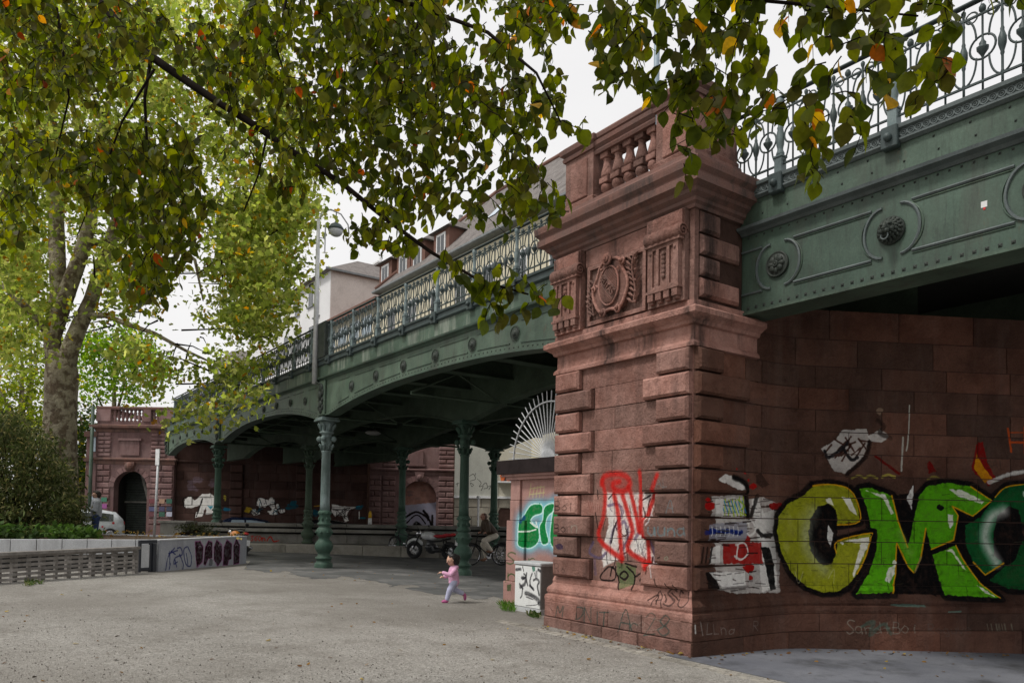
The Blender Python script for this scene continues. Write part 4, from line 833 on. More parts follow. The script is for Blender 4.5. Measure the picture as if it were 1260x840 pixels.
# ------------------------------------------------------------------ iron bridge
GX = 8.0
ARCH = [(8.7, 19.3, 4.27, 4.66), (20.25, 29.45, 4.22, 4.68), (30.35, 38.3, 4.2, 4.6)]
def soff(y, arches=ARCH):
    for y0, y1, zs, zc_ in arches:
        if y0 <= y <= y1: t = abs((y-y0)/(y1-y0)*2-1); return zs+(zc_-zs)*(1-t**2.4)
    return arches[0][2] if y > 8 else 4.21
br = thing('iron_bridge', (8.2, 19.8, 4.2), 'green painted iron road bridge with arched girders, rosettes and dark underside', 'bridge')
ZL = 5.2
def web(x, y0, y1, arches, zt, mat, name, parent, th=.03, flange=.30, zl=None):
    Y = [y0]+[y for y in np.arange(math.ceil(y0*4)/4, y1, .25)]+[y1]
    for a in arches:
        for e in (a[0]+1e-3, a[1]-1e-3):
            if y0 < e < y1: Y.append(e)
    Y = sorted(set(Y)); P = [(y, soff(y, arches) if zl is None else zl) for y in Y]
    m1 = MB(); n = len(P); V = []
    for xx in (x, x+th): V += [(xx, y, z) for y, z in P]+[(xx, y, zt) for y, z in P]
    F = []
    for i in range(n-1): F += [(i, i+1, n+i+1, n+i), (2*n+i, 3*n+i, 3*n+i+1, 2*n+i+1), (i, 2*n+i, 2*n+i+1, i+1), (n+i, n+i+1, 3*n+i+1, 3*n+i)]
    m1.add(V, F); o = m1.build(name, mat, parent)
    m1 = MB(); V = []
    for y, z in P: V += [(x-.035, y, z-.035), (x+flange, y, z-.035), (x+flange, y, z-.003), (x-.035, y, z-.003)]
    F = []
    for i in range(n-1): a, b = 4*i, 4*i+4; F += [(a, a+1, b+1, b), (a+1, a+2, b+2, b+1), (a+2, a+3, b+3, b+2), (a+3, a, b, b+3)]
    m1.add(V, F+[(0,1,2,3),(4*n-4,4*n-1,4*n-2,4*n-3)]); m1.build('bottom_flange', mat, parent); return o
web(GX, 8.66, 38.6, ARCH, ZL, M['iron'], 'girder_plate', br)
web(GX, -1.0, 6.128, [], ZL, M['iron'], 'girder_plate', br, flange=.42, zl=4.21)
for y0, y1 in ((-1.0, 6.12), (8.665, 38.6)):
    MB().sweep([(GX, y1), (GX, y0)], [(-.05,ZL-.02),(.02,ZL-.02),(.05,ZL+.01),(.115,ZL+.035),(.125,ZL+.07),(.06,ZL+.09),(.045,ZL+.10),(-.05,ZL+.10)]).build('ledge', M['iron_edge'] if y1 < 7 else M['iron'], br)
    MB().box((GX-.03, y0, ZL+.10), (GX+.02, y1, 5.60)).build('fascia', M['iron'] if y1 < 7 else M['fascia'], br)
    MB().sweep([(GX, y1), (GX, y0)], [(-.05,5.60),(.05,5.60),(.085,5.625),(.085,5.645),(.06,5.655),(.06,5.735),(.095,5.75),(.10,5.79),(.05,5.80),(-.05,5.80)]).build('frieze_moulding', M['iron_edge'] if y1 < 7 else M['iron_rail'], br)
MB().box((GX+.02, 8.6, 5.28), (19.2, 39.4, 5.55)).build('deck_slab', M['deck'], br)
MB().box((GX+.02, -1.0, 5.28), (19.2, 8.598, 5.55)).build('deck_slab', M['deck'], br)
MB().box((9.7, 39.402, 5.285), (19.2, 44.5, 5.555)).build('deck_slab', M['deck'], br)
# rivets (too many and small to pick apart)
rv = MB()
def rivet(y, z, r=.016, x=GX): rv.add([(x-.014, y, z), (x, y-r, z-r), (x, y+r, z-r), (x, y+r, z+r), (x, y-r, z+r)], [(0,1,2),(0,2,3),(0,3,4),(0,4,1)])
for y in np.arange(2.0, 6.1, .115): rivet(y, 4.21+.05, .02); rivet(y, ZL-.05, .013)
for y in np.arange(1.95, 6.1, .35): rivet(y, ZL+.2, .012, GX-.03); rivet(y+.05, 5.55, .012, GX-.03)
for y in np.arange(8.8, 38, .14): rivet(y, soff(y)+.05)
tag(rv.build('rivets', M['iron_dark'], br), kind='stuff')
# panel mouldings, rosettes, lion masks on the right span
rosY = [5.6-1.4*i for i in range(5)]
def mold(pts, r=.016, mat='iron'): m1 = MB(); m1.tube(pts, r, 5); m1.build('panel_moulding', M[mat], br)
zM = 4.71; zt_, zb_ = 4.98, 4.44
def arcY(yc, rad, a0, a1, n=12): return [(GX-.008, yc+rad*math.cos(a), zM+rad*math.sin(a)) for a in np.linspace(a0, a1, n)]
for i in range(4):
    ya, yb = rosY[i], rosY[i+1]; da = .22; q = math.asin(.27/.30)
    for z in (zt_, zb_): mold([(GX-.008, ya-da, z), (GX-.008, yb+da, z)], .017, 'iron_edge'); mold([(GX-.004, ya-da, z-.03), (GX-.004, yb+da, z-.03)], .008)
for i, y in enumerate(rosY[:4]):
    for sg in (1, -1):
        for rr, off in ((.017, 0), (.008, .035)):
            P = [(GX-.008, y+sg*(.10+(.20+off)*math.cos(t)), zM+.27*math.sin(t)) for t in np.linspace(-PI/2, PI/2, 14)]; mold(P, rr, 'iron_edge' if rr > .01 else 'iron')
mold([(GX-.008, 5.82, zt_), (GX-.008, 6.12, zt_)], .017, 'iron_edge'); mold([(GX-.008, 5.82, zb_), (GX-.008, 6.12, zb_)], .017, 'iron_edge')
def rosette_mesh():
    m1 = MB(); m1.smooth = True
    m1.T = lambda v: (-v[2], v[1], v[0])
    m1.lathe([(.0,.0),(.155,.0),(.155,.018),(.14,.028),(.128,.02),(.12,.03),(.0,.03)], 24); m1.torus((0,0,.02), .145, .012, n=24)
    for k in range(8):
        q = k*PI/4; c, s_ = math.cos(q), math.sin(q); m1.ball((.07*c, .07*s_, .035), (.034+.016*abs(c), .034+.016*abs(s_), .022), 8, 5)
    m1.torus((0,0,.055), .03, .012, n=14); m1.ball((0,0,.055), (.02,.02,.02), 8, 5); return m1.mesh('rosette', M['iron_dark'])
ROS = rosette_mesh()
for y in (rosY[0], rosY[2]-.0): 
    if abs(y-rosY[2]) < .01: continue
    inst(ROS, 'rosette', br, (GX-.002, y, zM))
def lion(y):
    m1 = MB(); m1.smooth = True; m1.T = lambda v: (GX-v[0], y-v[1], zM+v[2])
    m1.lathe([(.0,0),(.15,0),(.15,.03),(.12,.04),(0,.04)], 24, axis='x')
    rr = random.Random(3)
    for ring, (rad, cnt, sz) in enumerate(((.135, 17, .036), (.112, 15, .038), (.09, 12, .036))):
        for k in range(cnt):
            q = 2*PI*k/cnt+ring*.2; c, s_ = math.cos(q), math.sin(q); L = .03
            m1.tube([(.03+ring*.02, rad*c, rad*s_), (.055+ring*.025, (rad-.03)*c-.012*s_, (rad-.03)*s_+.012*c), (.05+ring*.03, (rad-.055)*c, (rad-.055)*s_)], [.012, sz*.55, .010], 6)
    m1.ball((.085, 0, .015), (.06,.072,.08)); m1.ball((.135, 0, .005), (.04,.028,.06)); m1.ball((.145, 0, -.03), (.045,.045,.032)); m1.ball((.178, 0, -.012), (.018,.026,.014))
    for sg in (-1, 1):
        m1.ball((.155, sg*.026, -.04), (.03,.028,.026)); m1.ball((.12, sg*.042, .042), (.028,.024,.014)); m1.ball((.125, sg*.036, .025), .012, 8, 5); m1.ball((.06, sg*.075, .072), (.02,.022,.026)); m1.ball((.10, sg*.055, -.01), (.03,.026,.03))
    m1.ball((.115, 0, -.068), (.032,.032,.022)); o = m1.build('lion_mask', M['iron_dark'], br)
    m1 = MB(); m1.smooth = True; m1.T = lambda v: (GX-v[0], y-v[1], zM+v[2]); m1.torus((.15, 0, -.085), .038, .009, 'x', 18); m1.build('mouth_ring', M['iron_edge'], o)
lion(rosY[1]); inst(ROS, 'rosette', br, (GX-.002, rosY[2], zM))
st = onx(1211, 252, GX); MB().box((GX-.003, st[1]-.028, st[2]-.025), (GX+.002, st[1]+.028, st[2]+.035)).build('sticker', M['white'], br)
M['redst'] = plain('red_sticker', (.5,.03,.03)); MB().box((GX-.004, st[1]-.012, st[2]-.05), (GX+.002, st[1]+.008, st[2]-.026)).build('sticker', M['redst'], br)
# left spans: small rosettes and mouldings
SR = MB(); SR.smooth = True; SR.T = lambda v: (-v[2], v[1], v[0]); SR.lathe([(0,0),(.10,0),(.10,.015),(.085,.03),(.06,.02),(.05,.045),(.025,.055),(0,.055)], 16); SR.torus((0,0,.02), .125, .010, n=20); SR = SR.mesh('rosette', M['iron_dark'])
LR = [9.6, 10.99, 12.39, 13.8, 15.2, 16.58, 17.95]; L2 = [21.1, 22.3, 23.53, 24.73, 25.98, 27.16, 28.35]; L3 = [31.1, 32.35, 33.6, 34.85, 36.1, 37.4]
for LL, sc in ((LR, 1.0), (L2, .85), (L3, .8)):
    for i, y in enumerate(LL):
        zz = (soff(y)+ZL)/2-.02; inst(SR, 'rosette', br, (GX-.002, y, zz), scale=(1, sc, sc))
    ex = [LL[0]-1.0]+LL+[LL[-1]+1.0]
    for a, b in zip(ex[:-1], ex[1:]):
        a2, b2 = a+.17, b-.17
        if b2-a2 < .2: continue
        mold([(GX-.006, a2, ZL-.13), (GX-.006, b2, ZL-.13)], .013); mold([(GX-.006, y, soff(y)+.13) for y in np.linspace(a2, b2, 5)], .013)
for y in (19.78, 29.9, 38.5):
    m1 = MB(); m1.cbox((GX-.07, y-.2, 4.24), (GX+.0, y+.2, ZL-.01), .02); o = m1.build('bracket', M['iron'], br)
    m1 = MB(); m1.smooth = True
    m1.ball((GX-.08, y, 4.98), (.06,.13,.12)); m1.ball((GX-.10, y, 4.78), (.07,.09,.12)); m1.ball((GX-.09, y, 4.55), (.05,.12,.10)); m1.ball((GX-.08, y, 4.38), (.05,.07,.1))
    for s_ in (-1, 1): m1.ball((GX-.08, y+s_*.12, 4.86), (.04,.05,.09)); m1.ball((GX-.08, y+s_*.1, 4.66), (.04,.06,.06)); m1.ball((GX-.08, y+s_*.13, 4.45), (.04,.04,.08))
    m1.build('foliage_relief', M['iron_dark'], o)
# inner girders, cross beams and braces below the deck
def rowY(x, r): return (19.8-.93*(x-8.1)) if r == 1 else (29.9-.735*(x-8.2))
INX = [10.85, 13.65, 16.45]
for x in INX:
    a1, a2 = rowY(x, 1), rowY(x, 2)
    arc = [(max(-1.0, a1-11.2), a1-.45, 4.15, 4.66), (a1+.45, a2-.45, 4.15, 4.66), (a2+.45, a2+8.2, 4.15, 4.6)]
    y0 = max(6.6-(x-8.6)*.56, -1)
    web(x, y0, 39.0, arc, 5.28, M['iron_under'], 'inner_girder', br, flange=.24)
cbm = MB(); cbm.box((-5.4, -.09, -.36), (5.4, .09, 0)); cbm.box((-5.4, -.16, -.385), (5.4, .16, -.36)); cbm = cbm.mesh('cross_beam', M['iron_under'])
for y in np.arange(9.4, 38, 1.9): inst(cbm, 'cross_beam', br, (13.5, y, 5.275))
for y in np.arange(10, 37, 5.4):
    for x0, x1 in zip([8.2]+INX[:-1], INX):
        m1 = MB(); m1.tube([(x0+.1, y, 4.35), (x1-.1, y, 4.35)], .035, 4); m1.tube([(x0+.1, y, 4.38), ((x0+x1)/2, y, 4.95), (x1-.1, y, 4.38)], .028, 4); m1.build('brace', M['iron_under'], br)
m1 = MB(); m1.smooth = True; c = onz(460, 532, 4.85); m1.ball(tuple(c), (.35,.35,.10)); tag(m1.build('ceiling_lamp', M['white'], None, loc=tuple(c)), 'grey oval lamp fixed below the dark bridge deck', 'lamp')
OFFc = c
# ------------------------------------------------------------------ railings
def rail_parts():
    d = {}
    a = MB(); a.smooth = True
    pr = [(.013,.03),(.013,.12),(.018,.14),(.013,.16),(.013,.30),(.02,.32),(.018,.34),(.03,.38),(.04,.42),(.04,.47),(.03,.50),(.018,.54),(.02,.56),(.013,.58),(.013,.72),(.017,.74),(.013,.76),(.013,.84),(.022,.86),(.024,.885),(.010,.905)]
    a.lathe(pr, 8); d['baluster'] = a.mesh('baluster', M['iron_rail'])
    b = MB(); b.smooth = True; b.lathe([(.011,.03),(.011,.36),(.014,.37),(.02,.385),(.055,.44),(.058,.46),(.03,.48),(.034,.50),(.015,.53),(.011,.55),(.011,.80),(.02,.815),(.034,.835),(.034,.86),(.016,.89)], 8)
    b.torus((0,0,.465), .118, .0115, 'x', 22, 5)
    for sg in (-1, 1):
        b.tube([(0, sg*(.172-.115*math.sin(t)),   .80-.245*(1-math.cos(t))) for t in np.linspace(0, PI/2, 8)], .0105, 5); b.tube([(0, sg*(.172-.115*math.sin(t)), .13+.245*(1-math.cos(t))) for t in np.linspace(0, PI/2, 8)], .0105, 5)
        b.torus((0, sg*.10, .80), .055, .009, 'x', 12, 4)
    d['spindle'] = b.mesh('scroll_baluster', M['iron_rail'])
    p = MB(); p.box((-.05,-.05,0), (.05,.05,.20)); p.cbox((-.062,-.062,.2), (.062,.062,.23), .006); p.smooth = True
    p.lathe([(.045,.23),(.052,.26),(.035,.30),(.036,.33),(.046,.37),(.05,.48),(.034,.56),(.04,.58),(.03,.6),(.032,.84),(.045,.87),(.05,.92),(.03,.95)], 12); d['post'] = p.mesh('post', M['rail_post'])
    q = MB(); q.cbox((-.095,-.09,-.24), (0,.09,0), .012); q.smooth = True; q.ball((-.115, 0, -.13), .045, 10, 7); d['boss'] = q.mesh('boss', M['iron_rail']); return d
RPm = rail_parts(); RZ = 5.80; RX = GX-.005
def railing(label, posts, y0, y1):
    t = thing('iron_railing', (RX, (y0+y1)/2, RZ), label, 'railing', 'iron railings along the bridge edge')
    MB().cbox((RX-.035, y0, RZ+.935), (RX+.035, y1, RZ+.965), .01).build('top_rail', M['iron_rail'], t)
    MB().box((RX-.012, y0, RZ+.79), (RX+.012, y1, RZ+.808)).build('rail_bar', M['iron_rail'], t); MB().box((RX-.012, y0, RZ+.115), (RX+.012, y1, RZ+.135)).build('rail_bar', M['iron_rail'], t)
    for y in posts:
        if y0 <= y <= y1: inst(RPm['post'], 'post', t, (RX, y, RZ)); inst(RPm['boss'], 'boss', br, (GX-.03, y, RZ-.0))
    for a, b in zip(posts[:-1], posts[1:]):
        st = (b-a)/8
        for k in range(1, 8):
            y = a+k*st
            if not y0 < y < y1: continue
            if k % 2: inst(RPm['spindle'], 'scroll_baluster', t, (RX, y, RZ))
            else: inst(RPm['baluster'], 'baluster', t, (RX, y, RZ))
    return t
railing('grey iron railing with rings on the right span above the lion mask girder', [5.57-1.4*i for i in range(6)][::-1]+[6.97], 0.2, 6.3)
railing('long dark iron railing with rings on the left spans below the houses', [10.985+1.39*i for i in range(-1, 20)], 9.3, 38.0)
gm = MB(); gm.smooth = True; gm.torus((0,0,0), .036, .009, 'x', 14, 5); gm.torus((-.002,0,0), .015, .006, 'x', 8, 4); gm = gm.mesh('guilloche_ring', M['iron_edge'])
for i in range(54): inst(gm, 'guilloche_ring', br, (GX-.062, 5.99-i*.078, 5.695))
MB().cbox((GX-.11, 19.55, RZ+.0), (GX+.15, 20.1, RZ+.98), .02).build('railing_pier', M['iron_dark'], br)
# ------------------------------------------------------------------ columns
def column_proto(hz):
    parts = []
    m1 = MB(); m1.smooth = True
    m1.lathe([(.0,-.3),(.245,-.3),(.245,.11),(.235,.13),(.195,.16),(.19,.23),(.225,.25),(.23,.28),(.215,.30),(.165,.33),(.165,.42),(.195,.45),(.235,.53),(.25,.60),(.24,.67),(.195,.74),(.15,.79),(.145,.85),(.19,.90),(.215,.98),(.215,1.03),(.185,1.10),(.14,1.14),(.145,1.17),(.19,1.20),(.19,1.24),(.15,1.27),(.145,1.46),(.165,1.49),(.18,1.53),(.165,1.57),(.14,1.60),(0,1.60)], 24)
    for k in range(8):
        q = 2*PI*k/8; m1.ball((.225*math.cos(q), .225*math.sin(q), .99), .035, 8, 5); m1.ball((.155*math.cos(q), .155*math.sin(q), 1.36), (.03,.03,.06), 8, 5); m1.ball((.17*math.cos(q), .17*math.sin(q), 1.52), .03, 8, 5)
    parts.append(('base', m1))
    m1 = MB(); m1.smooth = True; zt = hz-.92
    m1.lathe([(0,1.59),(.136,1.59),(.132,1.8),(.118,zt-.06),(.135,zt-.03),(.135,zt),(0,zt)], 48, rad=lambda q, z: 1-.06*abs(math.sin(10*q)) if 1.6 < z < zt-.1 else 1); parts.append(('shaft', m1))
    m1 = MB(); m1.smooth = True
    m1.lathe([(0,zt-.01),(.12,zt-.01),(.13,zt+.18),(.15,zt+.3),(.15,zt+.36),(.17,zt+.38),(.13,zt+.40),(.13,zt+.46),(.19,zt+.49),(.19,zt+.53),(.15,zt+.55),(.16,zt+.7),(.21,zt+.82),(0,zt+.82)], 20)
    for k in range(8):
        q = 2*PI*k/8; c, s_ = math.cos(q), math.sin(q)
        m1.tube([(.13*c,.13*s_,zt+.02), (.16*c,.16*s_,zt+.12), (.20*c,.20*s_,zt+.17), (.215*c,.215*s_,zt+.13)], [.03,.042,.03,.012], 6)
        m1.tube([(.15*c,.15*s_,zt+.55), (.19*c,.19*s_,zt+.66), (.25*c,.25*s_,zt+.74), (.26*c,.26*s_,zt+.69)], [.03,.045,.03,.012], 6)
    for k in range(4):
        q = PI/4+k*PI/2; c, s_ = math.cos(q), math.sin(q); m1.ball((.21*c,.21*s_,zt+.33), (.075,.075,.085), 9, 6); m1.ball((.25*c,.25*s_,zt+.33), .035, 8, 5)
    m1.smooth = False; m1.cbox((-.27,-.27,zt+.82), (.27,.27,zt+.87), .012); m1.cbox((-.24,-.24,zt+.87), (.24,.24,zt+.93), .01); parts.append(('capital', m1)); return parts
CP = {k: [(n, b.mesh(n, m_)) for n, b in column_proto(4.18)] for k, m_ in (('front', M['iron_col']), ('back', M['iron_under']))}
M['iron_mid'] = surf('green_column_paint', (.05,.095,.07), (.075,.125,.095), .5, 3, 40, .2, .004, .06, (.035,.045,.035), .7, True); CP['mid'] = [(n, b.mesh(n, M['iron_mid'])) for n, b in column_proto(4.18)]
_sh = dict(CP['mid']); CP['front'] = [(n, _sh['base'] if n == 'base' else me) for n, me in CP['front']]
def place_col(x, y, z, kind, label, top=4.17):
    t = thing('iron_column', (x, y, z), label, 'column', 'cast iron columns of the bridge')
    for n, me in CP[kind]: inst(me, n, t, (x, y, z))
    t.scale = (1, 1, (top-z)/4.19); return t
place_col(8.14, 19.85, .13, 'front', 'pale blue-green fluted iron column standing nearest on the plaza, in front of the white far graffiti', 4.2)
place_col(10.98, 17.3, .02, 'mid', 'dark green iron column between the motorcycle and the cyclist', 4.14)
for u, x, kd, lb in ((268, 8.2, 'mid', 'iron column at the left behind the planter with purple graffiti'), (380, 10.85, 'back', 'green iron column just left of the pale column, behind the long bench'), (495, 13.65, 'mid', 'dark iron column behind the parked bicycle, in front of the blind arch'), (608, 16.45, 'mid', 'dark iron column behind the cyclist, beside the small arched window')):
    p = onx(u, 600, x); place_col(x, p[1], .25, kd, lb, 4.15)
# ------------------------------------------------------------------ street lamp fixed to the bridge, and a far mast
b0 = onx(387, 470, 7.85); lt = onx(398, 265, 7.85); y0 = b0[1]
lm = thing('street_lamp', (7.85, y0, b0[2]), 'tall grey street lamp with round hanging globe fixed to the side of the bridge', 'street lamp')
m1 = MB(); m1.smooth = True; m1.tube([(7.85, y0, b0[2]-.05), (7.85, y0, 7.4), (7.85, y0, lt[2])], [.075,.065,.045], 12); m1.build('pole', M['galv'], lm)
m1 = MB(); m1.tube([(7.85, y0, b0[2]+.02), (7.95, y0-.3, b0[2]-.1), (8.0, y0-.35, b0[2]+.1)], .03, 6); m1.box((7.85, y0-.05, b0[2]+.0), (8.02, y0+.05, b0[2]+.08)); m1.box((7.85, y0-.05, 6.2), (8.0, y0+.05, 6.28)); m1.build('bracket', M['iron_dark'], lm)
hx = 8.62; hz = onx(418, 272, 8.3)[2]
m1 = MB(); m1.smooth = True; m1.tube([(7.87, y0, lt[2]-.02), (7.95, y0, lt[2]+.22), (8.2, y0, lt[2]+.36), (8.5, y0, lt[2]+.30), (8.72, y0, lt[2]+.05), (8.75, y0, lt[2]-.22)], [.02]*6, 6); m1.build('arm', M['galv'], lm)
gl = MB(); gl.smooth = True; gl.T = lambda v: (8.36+v[0], y0+v[1], lt[2]-.18+v[2]); gl.ball((0,0,-.02), (.20,.20,.17), 14, 9); gl = gl.build('globe', M['glass'] if False else plain('opal_globe', (.55,.57,.6), .2), lm)
gl = MB(); gl.smooth = True; gl.T = lambda v: (8.36+v[0], y0+v[1], lt[2]-.18+v[2]); gl.lathe([(0,.24),(.03,.24),(.05,.2),(.14,.15),(.215,.05),(.22,-.0),(.21,.0),(0,.02)], 16); gl.tube([(0,0,.24),(0,0,.50)], .015, 6); gl.build('hood', M['iron_rail'], lm)
m1 = MB(); m1.tube([(8.05, y0, lt[2]-.1), (8.05, y0, lt[2]-.9)], .02, 5); m1.tube([(7.87, y0, lt[2]-.5), (8.05, y0, lt[2]-.5)], .012, 5); m1.build('conduit', M['galv'], lm)
mp = onx(808, 80, 12.0)
m1 = MB(); m1.smooth = True; m1.tube([(12.0, mp[1], 5.55), (12.0, mp[1], 15)], [.07, .06], 10); solo(m1, 'lamp_mast', plain('blue_grey_mast', (.25,.32,.38), .5), 'slim blue-grey mast on the bridge behind the top of the pier balustrade', 'mast')
# ------------------------------------------------------------------ far side: frames square to the far abutment
FN = (-FEX[1], FEX[0])
def far_frame(D): return Fr((FN[0]*D, FN[1]*D), FPHI)
def bxf(mb, F, a0, a1, d0, d1, z0, z1):
    P = [F(a0,d0,z0), F(a1,d0,z0), F(a1,d1,z0), F(a0,d1,z0)]; V = P+[(p[0], p[1], z1) for p in P]
    return mb.add(V, [(0,3,2,1),(4,5,6,7),(0,1,5,4),(1,2,6,5),(2,3,7,6),(3,0,4,7)])
def arch_wall(mb, F, a0, a1, z0, z1, ac, hw, zs, d0, d1, n=14):
    bxf(mb, F, a0, ac-hw, d0, d1, z0, z1); bxf(mb, F, ac+hw, a1, d0, d1, z0, z1)
    A = [(ac-hw*math.cos(t), zs+hw*math.sin(t)) for t in np.linspace(0, PI, n)]
    for i in range(n-1):
        (x0, y0), (x1, y1) = A[i], A[i+1]; mb.prism([(x0, y0), (x1, y1), (x1, z1), (x0, z1)], d0, d1, F)
    for i in range(0): pass
def ring_blocks(parent, F, ac, hw, zs, w_, d, mat, n=11):
    for i in range(n):
        t0, t1 = PI*i/n+.012, PI*(i+1)/n-.012; m1 = MB(); ro = hw+w_
        m1.prism([(ac-hw*math.cos(t0), zs+hw*math.sin(t0)), (ac-hw*math.cos(t1), zs+hw*math.sin(t1)), (ac-ro*math.cos(t1), zs+ro*math.sin(t1)), (ac-ro*math.cos(t0), zs+ro*math.sin(t0))], -.02, d, F); m1.build('voussoir', mat, parent)
def quoins(parent, F, a0, a1, z0, z1, n, mat, two=True, d=.07):
    h = (z1-z0)/n
    for i in range(n):
        if i % 2 and two: m_ = (a0+a1)/2; stone(parent, F, a0, m_, z0+i*h, z0+(i+1)*h, d, .04, mat, .05); stone(parent, F, m_, a1, z0+i*h, z0+(i+1)*h, d, .04, mat, .05)
        else: stone(parent, F, a0, a1, z0+i*h, z0+(i+1)*h, d, .04, mat, .05)
F1 = far_frame(41.0); P1 = lambda u, v: F1.px(u, v)
zR = .15
pav = thing('arched_pavilion', (F1(-20,0,0)[0], F1(-20,0,0)[1], zR), 'far red sandstone pavilion at the left with balustrade and a dark open archway', 'pavilion')
aL, aR = P1(117,600)[0], P1(213.5,600)[0]; ac = P1(160.5,600)[0]; hw = P1(181,600)[0]-ac; zA = P1(160,579)[1]; zs = zA-hw
zS = P1(160,566)[1]; zC = P1(160,527)[1]; zB = P1(160,501)[1]
m1 = MB(); arch_wall(m1, F1, aL, aR, -.2, zS, ac, hw, zs, -.5, 0); bxf(m1, F1, aL, aR, -.5, 0, zS, zC); m1.build('wall', M['stoneF'], pav)
m1 = MB(); m1.sweep([F1(aL,-6,0)[:2], F1(aL,0,0)[:2]], [(-.4,-.2),(0,-.2),(0,zC),(-.4,zC)]); m1.build('side_wall', M['stoneF'], pav)
PTH = [F1(aL,-6,0)[:2], F1(aL,0,0)[:2], F1(aR,0,0)[:2], F1(aR,-1,0)[:2]]
MB().sweep(PTH, [(-.1,zS-.22),(.03,zS-.22),(.05,zS-.05),(.14,zS),(.15,zS+.06),(.02,zS+.14),(-.1,zS+.14)]).build('string_course', M['cornice'], pav)
MB().sweep(PTH, [(-.1,zC-.2),(.04,zC-.2),(.08,zC-.08),(.28,zC+.02),(.3,zC+.14),(.1,zC+.2),(-.3,zC+.2)]).build('cornice', M['cornice'], pav)
MB().sweep(PTH, [(-.35,zC+.2),(.0,zC+.2),(.0,zC+.38),(-.35,zC+.38)]).build('parapet_base', M['stoneF'], pav)
zt2 = zB-.12
MB().sweep(PTH, [(-.35,zt2),(.04,zt2),(.06,zt2+.1),(.03,zt2+.16),(-.35,zt2+.17)]).build('rail', M['cornice'], pav)
for u0, u1 in ((119,136.5),(177,186),(196,213)):
    m1 = MB(); bxf(m1, F1, P1(u0,510)[0], P1(u1,510)[0], -.33, .05, zC+.38, zt2); m1.build('pedestal', M['stoneF'], pav)
fb = MB(); fb.smooth = True; H_ = zt2-zC-.38; fb.lathe([(.08,0),(.1,.05),(.05,.1),(.115,.26*H_/.6),(.06,.36*H_/.6),(.1,.42*H_/.6),(.06,.5*H_/.6),(.09,H_)], 10); fb = fb.mesh('baluster', M['stoneF'])
for u in list(np.linspace(140,175,8))+[188.5,193]: inst(fb, 'baluster', pav, F1(P1(u,510)[0], -.15, zC+.38))
for u0, u1 in ((118.5,135.5),(184,213)):
    quoins(pav, F1, P1(u0,600)[0], P1(u1,600)[0], zR+.7, zS-.24, 10, M['stoneF']); quoins(pav, F1, P1(u0,600)[0], P1(u1 if u1 < 140 else 204,600)[0], zS+.16, zC-.22, 6, M['stoneF'])
    m1 = MB(); bxf(m1, F1, P1(u0-.8,600)[0], P1(u1+.8,600)[0], 0, .14, -.1, zR+.68); m1.build('plinth', M['stoneF'], pav)
ring_blocks(pav, F1, ac, hw, zs, .28, .05, M['stoneF'])
m1 = MB(); m1.prism([(ac-.16, zA-.05), (ac+.16, zA-.05), (ac+.26, zS-.1), (ac-.26, zS-.1)], 0, .22, F1); m1.ball(F1(ac,.25,zS-.35), (.22,.22,.24)); m1.build('keystone', M['cornice'], pav)
m1 = MB(); tz0, tz1 = P1(160,560)[1], P1(160,542)[1]; ta = P1(149,560)[0]; tb = P1(172,560)[0]; bxf(m1, F1, ta, tb, 0, .09, tz0, tz1); bxf(m1, F1, ta-.12, tb+.12, 0, .16, tz1, tz1+.12); m1.build('tablet', M['stoneF'], pav)
m1 = MB(); zz = zR
while zz < zA: bxf(m1, F1, ac-hw, ac+hw, -1.45, -1.40+.03*((zz*7) % 1), zz, zz+.10); zz += .13
for i in range(12): bxf(m1, F1, ac-hw, ac+hw, -1.4-.0*i, -1.3, zR+1.7+i*.16, zR+1.76+i*.16)
m1.build('shutter', M['iron_dark'], pav)
m1 = MB(); bxf(m1, F1, ac-hw, ac+hw, -1.3, -1.2, P1(160,617)[1]-.04, P1(160,617)[1]+.05); m1.build('lintel_beam', M['bench'], pav)
m1 = MB(); m1.tube([F1(ac+.15,-.9,zA), F1(ac+hw*.75,-.9,zR+1.7)], .10, 4); m1.build('stair_string', M['bench'], pav)
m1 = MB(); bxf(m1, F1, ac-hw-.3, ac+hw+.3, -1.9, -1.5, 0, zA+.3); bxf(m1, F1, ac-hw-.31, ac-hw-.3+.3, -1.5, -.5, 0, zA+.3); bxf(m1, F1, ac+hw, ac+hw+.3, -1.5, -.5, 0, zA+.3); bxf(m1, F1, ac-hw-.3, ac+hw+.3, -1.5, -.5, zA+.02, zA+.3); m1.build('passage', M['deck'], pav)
m1 = MB(); bxf(m1, F1, P1(93,600)[0], aL-.02, -3, -.9, -.2, zC-.4); wing = m1.build('side_wing', M['stoneF'], pav)
m1 = MB(); bxf(m1, F1, P1(92,600)[0], aL-.02, -3.1, -.75, zS-.05, zS+.12); bxf(m1, F1, P1(92,600)[0], aL-.02, -3.1, -.7, zC-.4, zC-.1); m1.build('moulding', M['cornice'], wing)
for zz in (zR+1.0, zS+.5): m1 = MB(); bxf(m1, F1, P1(99,600)[0], P1(105,600)[0], -.9, -.86, zz, zz+1.3); m1.build('window', M['skypainted'], wing)
m1 = MB(); m1.smooth = True; m1.tube([F1(P1(113.5,600)[0],.2,.2), F1(P1(113.5,600)[0],.2,zB)], .09, 8); solo(m1, 'drain_pipe', M['iron'], 'green drain pipe running up the left corner of the far pavilion', 'drain pipe')
PC = [(.20,.06,.07),(.42,.26,.18),(.05,.14,.10),(.10,.10,.2),(.08,.07,.14),(.05,.06,.10),(.16,.06,.07),(.05,.13,.09),(.5,.5,.6)]
